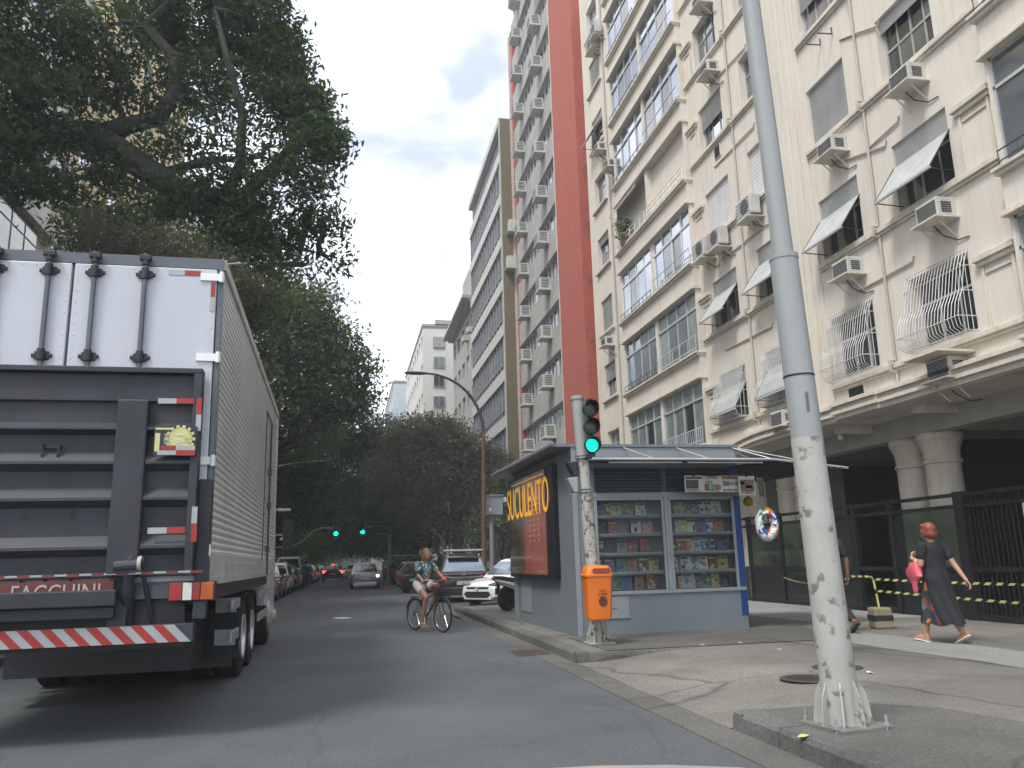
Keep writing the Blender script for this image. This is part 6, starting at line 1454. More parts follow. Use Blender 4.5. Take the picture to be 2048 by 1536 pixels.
def arm_signal(label, base, pts, head):
    t = empty('traffic_signal', base, 0, label, 'traffic signal', 'traffic signals over the road'); m = MB(); m.tube([base, (base[0], base[1], pts[0][2]+.2)], .1, 12); m.build('pole', M_postu, t, smooth=True)
    m = MB(); m.tube(pts, .055, 8); m.build('arm', M_steel, t, smooth=True)
    x, y, z = head; m = MB(); m.box((x-.22, y-.1, z-.35), (x+.22, y+.12, z+.75)); o = m.build('backboard', M_sig, t, bevel=.02)
    m = MB()
    for (a, b, c, d) in ((x-.23, x-.2, z-.36, z+.76), (x+.2, x+.23, z-.36, z+.76)): m.box((a, y-.13, c), (b, y-.1, d))
    m.build('board_edge', M_steel, o)
    for k, ln in ((0, M_green), (.3, M_len), (.6, M_len)):
        m = MB(); m.lathe([(.01, .05), (.14, .04), (.15, 0)], (x, y-.1, z-.13+k), 18, ax=R90); m.build('lens', ln, o, smooth=True)
arm_signal('far green traffic signal hanging from the arm that comes from the left', (-4.9, 60, HP), [(-4.9, 60, 2.7), (-3.6, 60, 2.75), (-2.8, 60, 3.2), (-2.2, 60, 3.8), (-1.6, 60, 4.0), (-.7, 60, 3.98)], (-.66, 60, 3.7))
arm_signal('far green traffic signal hanging from the arm that comes from the right', (3.12, 60, .0), [(3.12, 60, 3.6), (3.1, 60, 3.75), (2.7, 60, 4.0), (1.9, 60, 4.05), (1.2, 60, 3.98)], (1.18, 60, 3.78))
t = empty('slim_post', (2.92, 59, 0), 0, 'slim grey post standing left of the far right signal pole', 'post'); m = MB(); m.tube([(2.92, 59, 0), (2.98, 59, 3.4)], .05, 8); m.build('pole', M_postu, t); m = MB(); m.tube([(2.98, 59, 3.4), (2.2, 59, 3.5)], .03, 6); m.build('arm', M_postu, t)
t = empty('road_sign', (-2.9, 34, 0), 0, 'small pale triangular sign at the far edge of the lorry', 'road sign'); m = MB(); m.tube([(-4.9, 34, HP), (-4.9, 34, 2.6), (-2.4, 34, 2.62)], .035, 8); m.build('pole', M_postu, t)
m = MB(); m.prism([(-2.55, 2.45), (-2.1, 2.35), (-2.1, 2.78)], 33.9, 33.93, 'y'); m.build('sign_plate', M_white, t)
m = MB(); m.tube([(-4.9, 34, 3.6), (-2.3, 34, 3.62)], .03, 6); m.box((-2.6, 33.9, 3.57), (-2.15, 34.1, 3.66)); m.tube([(-4.9, 34, 2.6), (-4.9, 34, 3.7)], .03, 6); m.build('lamp_arm', M_alu, t)
t = empty('round_sign', (-4.9, 66, HP), 0, 'small round yellowish sign on a thin pole under the left trees', 'road sign'); m = MB(); m.tube([(-4.7, 66, HP), (-4.7, 66, 3.2)], .04, 6); m.build('pole', M_postu, t)
m = MB(); p = PY(610, 1112, 66); m.tube([(-4.7, 66, p.z), (p.x, 66, p.z)], .03, 5); m.build('arm', M_postu, t); m = MB(); m.lathe([(.01, .0), (.26, 0), (.26, .02), (.01, .02)], (p.x, 65.95, p.z), 20, ax=R90); m.build('sign_plate', mat('faded_yellow', (.35, .32, .2), .6, .1), t)

# barrier, tape
M_by = mat('barrier_block', (.26, .22, .13), .9, .25, dirt=(.1, .09, .07)); M_ty = mat('tape_yellow', (.5, .49, .16), .5, .05); M_tk = mat('tape_black', (.015, .015, .015), .5, .05)
br_ = empty('barrier_post', (8.75, 12.7, HP), radians(-12), 'yellow and black pipe post standing in a striped concrete block', 'barrier post')
m = MB(); m.box((-.15, -.15, 0), (.15, .15, .34)); bl_ = m.build('concrete_block', M_by, br_, bevel=.03, world=False)
m = MB(); m.box((-.153, -.153, .13), (.153, .153, .22)); m.build('black_band', M_tk, bl_, world=False)
m = MB(); pts = [V((0, 0, .34)), V((-.04, 0, .78)), V((-.07, 0, .83)), V((-.13, 0, .84)), V((-.45, .02, .85))]
for i in range(4):
    n_ = 6
    for k in range(n_):
        a, b = pts[i].lerp(pts[i+1], k/n_), pts[i].lerp(pts[i+1], (k+1)/n_); m.tube([a, b], .019, 8, (k % 2) if i > 0 else (0 if k != 3 else 1))
m.build('pipe', [M_ty, M_tk], br_, world=False)
def tape_run(label, a, b, sag):
    a = V(a); b = V(b); n = 60; m = MB()
    for i in range(n):
        t0, t1 = i/n, (i+1)/n
        def P(t_): return a.lerp(b, t_)-V((0, 0, sag*4*t_*(1-t_)))
        p, q_ = P(t0), P(t1); tw0, tw1 = .5*sin(t0*9), .5*sin(t1*9); w0, w1 = V((sin(tw0)*.008, 0, cos(tw0)*.019)), V((sin(tw1)*.008, 0, cos(tw1)*.019)); s_ = (q_-p)*.5
        m.quad(p-w0, q_-w1, q_+w1+s_, p+w0+s_, mi=i % 2)
    o = m.build('hazard_tape', [M_ty, M_tk], None, recalc=False); return tag(o, label, 'hazard tape', 'hazard tapes along the fence')
tape_run('upper yellow and black hazard tape stretched along the fence', (8.7, 12.65, .93), (9.1, 6.5, .95), .04)
tape_run('lower yellow and black hazard tape sagging along the fence', (8.72, 12.66, .74), (9.1, 6.5, .62), .03)
tape_run('short hazard tape running left from the barrier post to the fence', (8.3, 12.75, .96), (10.9, 19.6, .8), .12)
# manholes, drain, litter
M_iron = mat('cast_iron', (.06, .045, .038), .7, .35, bump=1, bscale=70)
for (x, y, r), lb_ in zip(((4.72, 8.15, .3), (5.42, 8.75, .27)), ('round cast iron manhole cover nearest the leaning post', 'round manhole cover partly behind the leaning post')):
    z = ramp_h(x, y)+.006; m = MB(); m.lathe([(r, -.004), (r, .004), (r*.9, .004), (r*.89, .0), (r*.8, .0), (r*.79, .004), (.01, .004)], (x, y, z), 32)
    for i in range(-5, 6): w_ = sqrt(max(0, (r*.76)**2-(i*.045)**2)); m.box((x-w_, y+i*.045-.008, z+.003), (x+w_, y+i*.045+.008, z+.009))
    tag(m.build('manhole_cover', M_iron, smooth=True), lb_, 'manhole cover', 'manhole covers')
m = MB(); m.box((2.55, 12.5, .002), (3.08, 13.3, .006)); 
for i in range(7): m.box((2.6+.065*i, 12.55, .006), (2.625+.065*i, 13.25, .014))
tag(m.build('drain_grate', M_iron), 'iron drain grate in the road beside the kerb corner', 'drain grate')
rl_ = random.Random(8)
for px, py, lb_ in ((1560, 1300, 'tiny scrap of white paper right of the kiosk front'), (1480, 1287, 'scrap of paper on the dark pavement below the kiosk corner'), (1405, 1292, 'small bit of litter on the pavement below the kiosk shelf'), (1485, 1452, 'white scrap by the gutter near the post kerb'),
                    (1640, 1310, 'scrap of litter near the light paving strip'), (1740, 1347, 'white speck of paper right of the manhole covers'), (1612, 1516, 'yellow fallen leaf in the gutter below the post kerb')):
    p = PZ(px, py, HP if py < 1400 else .0); z = (ramp_h(p.x, p.y) if p.x > 3.12 else 0)+.004; m = MB(); k = [(p.x+rl_.uniform(.02, .05)*cos(a_), p.y+rl_.uniform(.02, .06)*sin(a_), z+rl_.uniform(.004, .018)) for a_ in [i*pi/3 for i in range(6)]]
    m.quad(*k); tag(m.build('litter', M_white if 'yellow' not in lb_ else M_ty, recalc=False), lb_, 'litter', 'litter')
# posters' tape mark on the post kerb, bonnet of the car the photo is taken from
tag(MB().quad((3.42, 6.3, HP+.006), (3.62, 6.38, HP+.006), (3.66, 6.12, HP+.006), (3.38, 6.0, HP+.006)).build('paint_patch', M_white, recalc=False), 'white paint patch on the kerb beside the leaning post', 'paint mark')
bo = empty('car_bonnet', (.42, 1.2, 0), radians(0), 'pale curved front edge of the car bonnet at the bottom of the view', 'car bonnet')
m = MB(); secs = []
for i in range(13):
    u = -1+2*i/12; x = u*.86; ye = .76-.2*u*u-.12*abs(u)**5; zt = .94-.06*u*u
    secs.append([(x, ye-.9, zt+.0), (x, ye-.35, zt+.03), (x, ye-.1, zt+.018), (x, ye-.02, zt+.0), (x, ye, zt-.03), (x, ye, zt-.12), (x, ye-.9, zt-.12)])
m.loft(secs); m.build('panel', mat('bonnet_paint', (.42, .41, .36), .35, .05, coat=.5), bo, smooth=True, world=False)
# ------------------------------------------------------------------ people
def skinmat(name, col):
    m = mat(name, col, .5, .08, scale=9); m.node_tree.nodes['Principled BSDF'].inputs['Subsurface Weight'].default_value = .0; return m
M_skin = skinmat('skin_tan', (.38, .19, .115)); M_skin2 = skinmat('skin_light_tan', (.42, .23, .16)); M_skin3 = skinmat('skin_brown', (.2, .095, .055))
def remesh(mb, name, mt, parent, vox=.009, smooth=6, sub=0):
    """fuse overlapping volumes into one continuous closed surface"""
    me = bpy.data.meshes.new('tmp'); me.from_pydata([tuple(p) for p in mb.v], [], mb.f); o = bpy.data.objects.new('tmp', me); COL.objects.link(o)
    bm = bmesh.new(); bm.from_mesh(me); bmesh.ops.recalc_face_normals(bm, faces=bm.faces); bm.to_mesh(me); bm.free()
    r = o.modifiers.new('r', 'REMESH'); r.mode = 'VOXEL'; r.voxel_size = vox; r.use_smooth_shade = True
    s = o.modifiers.new('s', 'SMOOTH'); s.iterations = smooth; s.factor = .5
    dg = bpy.context.evaluated_depsgraph_get(); dg.update(); m2 = bpy.data.meshes.new_from_object(o.evaluated_get(dg)); bpy.data.objects.remove(o)
    m2.name = name; m2.materials.clear(); m2.materials.append(mt); o2 = bpy.data.objects.new(name, m2); COL.objects.link(o2); o2.parent = parent
    m2.polygons.foreach_set('use_smooth', [True]*len(m2.polygons)); return o2
def hand(m, w_, d, pn, curl=.5, s=1.0, thumb=1):
    """w_ wrist point, d direction of the hand, pn palm normal (fingers curl towards it)"""
    w_ = V(w_); d = V(d).normalized(); pn = (V(pn)-d*V(pn).dot(d)).normalized(); sd = d.cross(pn)
    pc = w_+d*.05*s; R_ = Matrix((sd, pn, d)).transposed(); m.ell(pc, (.038*s, .015*s, .05*s), 12, 8, rot=R_)
    for i, (o_, ln) in enumerate(((-.027, .062), (-.009, .072), (.009, .068), (.026, .052))):
        a = pc+d*.034*s+sd*o_*s; c = curl*(1+.12*i); d1 = (d*cos(c)+pn*sin(c)); d2 = (d*cos(c*2.1)+pn*sin(c*2.1))
        b = a+d1*ln*.5*s; e = b+d2*ln*.5*s; m.cap(a, b, .0095*s, .0088*s, 8); m.cap(b, e, .0088*s, .0075*s, 8)
    a = w_+d*.02*s+sd*-.025*s*thumb; b = a+(d*.6-sd*.7*thumb+pn*.3).normalized()*.035*s; e = b+(d*.9+pn*.4).normalized()*.03*s; m.cap(a, b, .012*s, .0105*s, 8); m.cap(b, e, .0105*s, .0085*s, 8)
def head_(m, c, fwd, up, s=1.0):
    """head volumes; c centre of skull"""
    f = V(fwd).normalized(); u = V(up).normalized(); r = f.cross(u).normalized(); u = r.cross(f); R_ = Matrix((r, f, u)).transposed()
    m.ell(c, (.073*s, .09*s, .1*s), 16, 12, rot=R_); m.ell(V(c)+f*.025*s-u*.055*s, (.056*s, .062*s, .062*s), 14, 10, rot=R_)
    m.ell(V(c)+f*.062*s-u*.098*s, (.022*s, .018*s, .018*s), 10, 8, rot=R_)
    m.cap(V(c)+f*.084*s-u*.005*s, V(c)+f*.103*s-u*.043*s, .008*s, .014*s, 8)
    m.ell(V(c)+f*.082*s-u*.072*s, (.025*s, .012*s, .011*s), 10, 6, rot=R_)
    for sg in (1, -1):
        m.ell(V(c)+r*sg*.074*s-u*.02*s-f*.008*s, (.01*s, .02*s, .032*s), 8, 6, rot=R_); m.ell(V(c)+r*sg*.034*s+f*.078*s+u*.012*s, (.02*s, .01*s, .007*s), 8, 5, rot=R_)
    return f, u, r
def face_bits(parent, c, f, u, r, s=1.0):
    m = MB(); c = V(c)
    for sg in (1, -1): m.ell(c+r*sg*.03*s+f*.081*s-u*.008*s, (.011*s, .007*s, .006*s), 10, 6, 0); m.ell(c+r*sg*.03*s+f*.0875*s-u*.008*s, .0042*s, 8, 6, 1)
    m.build('eyes', [M_white, M_black], parent, smooth='all', world=False)
    m = MB(); m.ell(c+f*.0935*s-u*.072*s, (.021*s, .004*s, .0055*s), 10, 6); m.build('lips', mat('lips', (.3, .1, .08), .5, .1), parent, smooth='all', world=False)

# cyclist -------------------------------------------------------------
CX0, CY0 = 1.73, 17.82; CR = radians(180+26.5)
bk = empty('bicycle', (CX0, CY0, 0), CR, 'dark city bicycle with front basket and rear rack, ridden by the woman in white shorts', 'bicycle')
M_bf = mat('bicycle_frame', (.045, .03, .028), .35, .2, coat=.4); M_chr = mat('chrome', (.45, .46, .47), .2, .05, metal=.9)
WR = .335; YR, YF = -.53, .55
def bkb(m, name, mt, par=None, **k): return m.build(name, mt, par or bk, world=False, **k)
for y in (YR, YF):
    m = MB(); R_ = WR
    ring = lambda rad, tr, z0=WR: [(0, y+rad*cos(2*pi*i/40), z0+rad*sin(2*pi*i/40)) for i in range(41)]
    m.tube(ring(R_-.018, 0), .02, 8, caps=False); o = bkb(m, 'wheel', M_rubber, smooth='all')
    m = MB(); m.tube(ring(R_-.045, 0), .011, 6, caps=False); m.build('rim', M_chr, o, smooth='all', world=False)
    m = MB(); m.tube([(-.045, y, WR), (.045, y, WR)], .018, 8)
    for i in range(28): a_ = 2*pi*i/28; sx = .03 if i % 2 else -.03; m.tube([(sx, y+.018*cos(a_+.8), WR+.018*sin(a_+.8)), (0, y+(R_-.05)*cos(a_), WR+(R_-.05)*sin(a_))], .0014, 3, caps=False)
    m.build('spokes', M_chr, o, world=False)
BB = (0, -.08, .29); ST = (0, -.24, .78); HT = (0, .34, .86); HB_ = (0, .38, .72)
m = MB(); m.tube([BB, ST], .016, 10); m.tube([BB, HB_], .02, 10); m.tube([(0, -.2, .62), (0, .36, .8)], .016, 10); m.tube([HB_, HT], .02, 10)
for s_ in (1, -1): m.tube([(s_*.02, BB[1], BB[2]), (s_*.055, YR, WR)], .009, 6); m.tube([(s_*.01, -.21, .66), (s_*.055, YR, WR)], .008, 6)
bkb(m, 'frame', M_bf, smooth=True)
m = MB(); m.tube([HB_, (0, .41, .66)], .018, 8)
for s_ in (1, -1): m.tube([(s_*.0, .41, .66), (s_*.05, .43, .64), (s_*.055, YF, WR)], .011, 8)
bkb(m, 'fork', M_bf, smooth=True)
m = MB(); m.tube([HT, (0, .33, 1.0)], .014, 8); m.tube([(-.3, .16, 1.03), (-.2, .28, 1.05), (0, .35, 1.02), (.2, .28, 1.05), (.3, .16, 1.03)], .012, 8); o = bkb(m, 'handlebar', M_chr, smooth=True)
m = MB()
for s_ in (1, -1): m.tube([(s_*.3, .16, 1.03), (s_*.235, .24, 1.043)], .017, 8); m.tube([(s_*.2, .3, 1.04), (s_*.29, .24, 1.0)], .006, 5)
m.build('grips', M_plast, o, world=False)
m = MB(); m.tube([ST, (0, -.26, .86)], .013, 8); bkb(m, 'seat_post', M_chr)
m = MB(); m.loft([[(x*w_, y, z+q_*h) for x, q_ in ((-1, 0), (-.6, .8), (.6, .8), (1, 0), (.6, -1), (-.6, -1))] for y, z, w_, h in ((-.4, .88, .06, .03), (-.34, .885, .11, .035), (-.24, .88, .09, .03), (-.1, .87, .03, .02), (-.06, .865, .02, .015))]); bkb(m, 'saddle', M_plast, smooth=True)
m = MB()
for s_ in (-.07, -.023, .023, .07): m.tube([(s_, -.3, .72), (s_, -.78, .72)], .006, 5)
for y in (-.3, -.5, -.66, -.78): m.tube([(-.07, y, .72), (.07, y, .72)], .006, 5)
for s_ in (1, -1): m.tube([(s_*.06, YR-.1, .72), (s_*.055, YR, WR)], .006, 5); m.tube([(s_*.07, -.78, .72), (s_*.05, -.8, .68)], .006, 5)
bkb(m, 'rear_rack', M_chr)
m = MB()
def bskt(z, e): return [(-.17*e, .42, z), (.17*e, .42, z), (.17*e, .42+.26*e, z), (-.17*e, .42+.26*e, z), (-.17*e, .42, z)]
for z in (.70, .75, .8, .85, .9, .95): m.tube(bskt(z, .8+(z-.7)*.8), .006, 4)
for i in range(44):
    f = i/44*4; s_ = int(f); t_ = f-s_; a = bskt(.7, .8); b = bskt(.95, 1.0); m.tube([V(a[s_]).lerp(V(a[s_+1]), t_), V(b[s_]).lerp(V(b[s_+1]), t_)], .004, 4)
m.box((-.135, .43, .70), (.135, .62, .705)); bkb(m, 'basket', M_plast)
m = MB(); m.lathe([(.02, 0), (.095, .0), (.095, .006), (.02, .006)], (.035, BB[1], BB[2]), 24, ax=Rx_); m.tube([(.04, BB[1], BB[2]), (.06, BB[1]+.02, BB[2]-.165)], .01, 6); m.tube([(-.04, BB[1], BB[2]), (-.06, BB[1]-.02, BB[2]+.165)], .01, 6)
m.box((.06, -.1, .11), (.15, -.02, .13)); m.box((-.15, -.14, .445), (-.06, -.06, .465)); m.tube([(.04, BB[1], BB[2]+.095), (.04, YR, WR+.04)], .005, 4); m.tube([(.04, BB[1], BB[2]-.095), (.04, YR, WR-.04)], .005, 4); m.lathe([(.01, 0), (.04, 0), (.04, .01)], (.04, YR, WR), 14, ax=Rx_); bkb(m, 'crankset', M_chr)
m = MB()
for y, a0, a1 in ((YR, .3, 2.9), (YF, .5, 2.4)): m.tube([(0, y+(WR+.03)*cos(a0+(a1-a0)*i/12), WR+(WR+.03)*sin(a0+(a1-a0)*i/12)) for i in range(13)], .012, 5)
bkb(m, 'mudguard', M_bf)

rd = empty('person', (CX0, CY0, .0), CR, 'person riding the bicycle in a flowered teal blouse, white shorts and red waist bag', 'person')
m = MB()
hipL, hipR = (.1, -.27, .95), (-.1, -.27, .95)     # local +x is the rider's right side seen from the front -> image left
kR, aR = (.13, .12, .70), (.12, -.06, .22)         # low pedal leg (x>0)
kL, aL = (-.13, .16, .90), (-.12, -.02, .54)
ch, nk = (0, -.16, 1.32), (0, -.12, 1.43); hc = V((0, -.06, 1.585))
for h_, k_, a_, in ((hipL, kR, aR), (hipR, kL, aL)): m.cap(h_, k_, .093, .06, 14); m.cap(k_, a_, .057, .036, 12)
for a_, dd in ((aR, (.05, .2, -.06)), (aL, (-.03, .2, -.05))):
    a_ = V(a_); m.cap(a_, a_+V((0, -.03, -.05)), .034, .032, 10); m.cap(a_+V((0, -.02, -.055)), a_+V((dd[0]*.3, .1, -.075)), .034, .03, 10); m.cap(a_+V((dd[0]*.3, .08, -.075)), a_+V((dd[0]*.6, .165, -.085)), .031, .018, 10)
m.ell((0, -.27, .98), (.165, .125, .11), 14, 10); m.cap((0, -.25, 1.02), (0, -.19, 1.2), .125, .13, 14); m.ell((0, -.16, 1.28), (.155, .105, .13), 14, 10)
m.cap((0, -.15, 1.38), (0, -.08, 1.5), .052, .048, 12); head_(m, hc, (-.12, 1, -.05), (0, .05, 1))
shR, shL = V((.17, -.15, 1.37)), V((-.17, -.14, 1.37)); elR, elL = V((.24, .0, 1.13)), V((-.27, .0, 1.17)); wrR, wrL = V((.26, .15, 1.07)), V((-.275, .16, 1.075))
for s_, e_, w_ in ((shR, elR, wrR), (shL, elL, wrL)): m.cap(s_, e_, .05, .036, 12); m.cap(e_, w_, .036, .024, 12)
hand(m, wrR, (.05, .6, -.35), (0, .0, -1), .85, 1, -1); hand(m, wrL, (-.02, .6, -.3), (0, .0, -1), .6, 1, 1)
body = remesh(m, 'body', M_skin, rd, .0075, 5)
f, u, r = V((-.12, 1, -.05)).normalized(), V((0, .05, 1)), V((1, .12, 0)).normalized(); face_bits(rd, hc, f, u, r)
m = MB(); m.ell(hc+V((0, -.022, .028)), (.088, .096, .1), 16, 12); m.cap(hc+V((.07, -.02, .02)), hc+V((.085, -.015, -.13)), .032, .02, 10); m.cap(hc+V((-.07, -.02, .02)), hc+V((-.085, -.015, -.13)), .032, .02, 10); m.ell(hc+V((0, -.07, -.06)), (.085, .055, .1), 14, 10)
remesh(m, 'hair', mat('hair_light_brown', (.2, .12, .06), .6, .3, scale=30, bump=.5, bscale=80), rd, .009, 3)
# blouse with a flower print
fl = bpy.data.materials.new('flower_blouse'); fl.use_nodes = True; t = fl.node_tree; l = t.links.new; b = t.nodes['Principled BSDF']; b.inputs['Roughness'].default_value = .8
tcn = N(t, 'ShaderNodeTexCoord'); vo = N(t, 'ShaderNodeTexVoronoi'); vo.inputs['Scale'].default_value = 30; l(tcn.outputs['Object'], vo.inputs['Vector'])
rp = N(t, 'ShaderNodeValToRGB'); e = rp.color_ramp.elements; rp.color_ramp.interpolation = 'CONSTANT'; e[0].position = 0; e[0].color = (.06, .17, .17, 1); e[1].position = .28; e[1].color = (.5, .54, .53, 1)
for p_, c_ in ((.55, (.09, .24, .24, 1)), (.72, (.3, .05, .05, 1)), (.8, (.16, .28, .33, 1)), (.92, (.05, .08, .1, 1))): x = e.new(p_); x.color = c_
sx_ = N(t, 'ShaderNodeSeparateXYZ'); l(vo.outputs['Color'], sx_.inputs[0]); l(sx_.outputs[0], rp.inputs[0]); l(rp.outputs[0], b.inputs['Base Color'])
m = MB(); m.cap((0, -.26, 1.0), (0, -.19, 1.2), .155, .148, 16); m.ell((0, -.16, 1.27), (.175, .125, .135), 16, 12); m.ell((0, -.27, .99), (.175, .14, .07), 14, 8)
for s_, e_ in ((shR, elR), (shL, elL)): m.cap(V(s_)+V((0, 0, -.005)), V(s_).lerp(e_, .5), .068, .066, 12)
m.cap((-.11, -.14, 1.385), (.11, -.14, 1.385), .05, .05, 10)
remesh(m, 'blouse', fl, rd, .008, 4)
m = MB(); m.ell((0, -.27, .94), (.182, .145, .085), 14, 10)
for h_, k_ in ((hipL, kR), (hipR, kL)): m.cap(h_, V(h_).lerp(V(k_), .42), .108, .098, 14)
remesh(m, 'shorts', mat('white_cotton', (.6, .58, .6), .85, .06, scale=8), rd, .008, 4)
m = MB(); m.ell((.01, -.115, 1.03), (.12, .05, .05), 14, 10); m.build('waist_bag', mat('red_leather', (.4, .02, .025), .5, .1), rd, smooth='all', world=False)
m = MB(); 
for s_ in (1, -1): m.tube([(s_*.1, -.24, 1.42), (s_*.115, -.13, 1.44), (s_*.125, -.04, 1.34), (s_*.13, -.04, 1.2), (s_*.15, -.12, 1.08), (s_*.13, -.28, 1.05)], .014, 6)
m.ell((0, -.34, 1.22), (.15, .08, .19), 14, 10); m.build('backpack', mat('dark_teal_fabric', (.015, .035, .045), .8, .2), rd, smooth='all', world=False)
m = MB(); c_ = V(shR).lerp(elR, .72); ax_ = (elR-shR).to_track_quat('Z', 'Y').to_matrix(); m.lathe([(.047, -.03), (.05, -.03), (.05, .03), (.047, .03)], c_, 16, ax=ax_); m.rbox(c_+V((.0, .05, 0)), (.07, .012, .05)); m.build('arm_band', M_plast, rd, world=False)
m = MB()
for a_ in (aR, aL): a_ = V(a_); m.loft([[(a_.x+x*w_, a_.y+y, a_.z+z) for x, z in ((-1, -.118), (1, -.118), (1, -.1), (-1, -.1))] for y, w_ in ((-.075, .025), (-.04, .036), (.1, .042), (.19, .03))]); m.tube([(a_.x-.04, a_.y+.06, a_.z-.1), (a_.x, a_.y+.12, a_.z-.055), (a_.x+.04, a_.y+.06, a_.z-.1)], .009, 6)
m.build('sandals', mat('beige_leather', (.45, .35, .24), .7, .1), rd, world=False)

# walking woman -------------------------------------------------------
wo = empty('person', (8.12, 10.42, HP), radians(8), 'person with short red hair walking away in a long black dress with a flowered panel', 'person')
# local +y is the walking direction, -x is her left side (towards the camera)
m = MB(); hc = V((-.02, .02, 1.515)); ff = V((-.25, 1, -.05))
hipL, hipR = V((-.085, 0, .86)), V((.085, 0, .86)); kL, kR = V((-.08, .13, .5)), V((.08, -.03, .49)); aL, aR = V((-.08, .22, .12)), V((.08, -.24, .17))
for h_, k_, a_ in ((hipL, kL, aL), (hipR, kR, aR)): m.cap(h_, k_, .09, .062, 14); m.cap(k_, a_, .058, .04, 12)
def foot(m, a, pitch, s=1):
    a = V(a); d = V((0, cos(pitch), -sin(pitch))); dn = V((0, -sin(pitch), -cos(pitch))); m.cap(a, a+dn*.045-d*.03, .038, .034, 10); m.cap(a+dn*.055-d*.02, a+dn*.07+d*.1, .036, .033, 10); m.cap(a+dn*.07+d*.09, a+dn*.078+d*.165, .033, .02, 10)
foot(m, aL, -.12); foot(m, aR, .5)
m.ell((0, 0, .9), (.165, .13, .13), 14, 10); m.cap((0, 0, .95), (0, .01, 1.18), .115, .112, 14); m.ell((0, .0, 1.24), (.145, .09, .11), 14, 10); m.cap((0, -.01, 1.3), (-.01, .01, 1.44), .055, .05, 12); head_(m, hc, ff, (0, 0, 1))
shL, shR = V((-.175, .0, 1.31)), V((.175, -.01, 1.31)); elL, wrL = V((-.215, .03, 1.06)), V((-.15, .24, 1.15)); elR, wrR = V((.235, -.12, 1.05)), V((.25, -.27, .84))
m.cap(shL, elL, .056, .045, 12); m.cap(elL, wrL, .043, .028, 12); m.cap(shR, elR, .054, .04, 12); m.cap(elR, wrR, .04, .026, 12)
hand(m, wrL, (.45, .35, .6), (.6, -.4, .0), .9, 1, 1); hand(m, wrR, (.08, -.5, -.8), (-.6, .3, -.2), .35, 1, -1)
remesh(m, 'body', M_skin2, wo, .0075, 5)
ffn = ff.normalized(); rr_ = ffn.cross(V((0, 0, 1))).normalized(); face_bits(wo, hc, ffn, V((0, 0, 1)), rr_)
m = MB(); m.ell(hc+V((.008, -.022, .03)), (.095, .102, .1), 16, 12); m.ell(hc+V((.012, -.055, -.035)), (.092, .07, .085), 14, 10); m.ell(hc+V((-.06, .0, -.02)), (.034, .06, .07), 10, 8); m.ell(hc+V((.07, .0, -.02)), (.03, .06, .07), 10, 8); m.ell(hc+V((-.01, .05, .075)), (.06, .05, .035), 10, 8)
remesh(m, 'hair', mat('hair_red', (.2, .05, .028), .45, .3, scale=30, bump=.4, bscale=90), wo, .009, 3)
M_bdr = mat('black_cloth', (.013, .014, .018), .85, .25, scale=5, bump=.3, bscale=12)
DR = ((1.365, .085, .065, -.005, 0), (1.35, .15, .085, -.005, 0), (1.27, .178, .12, 0, .0), (1.15, .165, .135, .005, .01), (1.0, .16, .135, .0, .03), (.88, .182, .165, -.005, .05), (.7, .188, .2, .0, .1), (.5, .185, .255, -.01, .15), (.34, .182, .3, -.02, .19), (.25, .178, .32, -.03, .2))
def dress_pt(z, a_, k=1.0):
    for i in range(len(DR)-1):
        if DR[i][0] >= z >= DR[i+1][0]: break
    t_ = (DR[i][0]-z)/(DR[i][0]-DR[i+1][0]); rx, ry, cy, fl_ = [DR[i][j]*(1-t_)+DR[i+1][j]*t_ for j in (1, 2, 3, 4)]
    w_ = 1+fl_*(.42*sin(7*a_+z*4)+.25*sin(13*a_+z*7+1)) + .035*sin(3*a_+z*26)*(1 if .85 < z < 1.25 else .3)
    return (k*rx*cos(a_)*w_, cy+k*ry*sin(a_)*w_, z+.02*sin(5*a_)*fl_*4)
m = MB(); secs = [[dress_pt(1.365-(1.365-.25)*j/34, 2*pi*q_/64) for q_ in range(64)] for j in range(35)]
m.loft(secs, caps=False)
for s_, e_ in ((shL, elL), (shR, elR)): m.cap(V(s_)+V((0, 0, -.004)), V(s_).lerp(e_, .55), .064, .066, 14)
dr = m.build('dress', M_bdr, wo, smooth='all', world=False)
pm = bpy.data.materials.new('flower_panel'); pm.use_nodes = True; t = pm.node_tree; l = t.links.new; b = t.nodes['Principled BSDF']; b.inputs['Roughness'].default_value = .85
tcn = N(t, 'ShaderNodeTexCoord'); vo = N(t, 'ShaderNodeTexVoronoi'); vo.inputs['Scale'].default_value = 9; l(tcn.outputs['Object'], vo.inputs['Vector']); rp = N(t, 'ShaderNodeValToRGB'); e = rp.color_ramp.elements; rp.color_ramp.interpolation = 'CONSTANT'
e[0].position = 0; e[0].color = (.03, .035, .05, 1); e[1].position = .4; e[1].color = (.1, .13, .18, 1)
for p_, c_ in ((.55, (.16, .05, .035, 1)), (.7, (.42, .16, .03, 1)), (.82, (.03, .03, .04, 1)), (.93, (.4, .25, .22, 1))): x = e.new(p_); x.color = c_
sx_ = N(t, 'ShaderNodeSeparateXYZ'); l(vo.outputs['Color'], sx_.inputs[0]); l(sx_.outputs[0], rp.inputs[0]); l(rp.outputs[0], b.inputs['Base Color'])
m = MB(); n = 14; vs = []
for j in range(9):
    z = .82-.565*j/8; w0 = .16+.5*j/8
    for k in range(n+1): vs.append(dress_pt(z, pi*.93-w0+2*w0*k/n, 1.03))
m.add(vs, [(j*(n+1)+k, j*(n+1)+k+1, (j+1)*(n+1)+k+1, (j+1)*(n+1)+k) for j in range(8) for k in range(n)]); m.build('flower_panel', pm, dr, smooth='all', recalc=False, world=False)
M_shoe = mat('tan_shoe', (.42, .22, .11), .7, .12); m = MB()
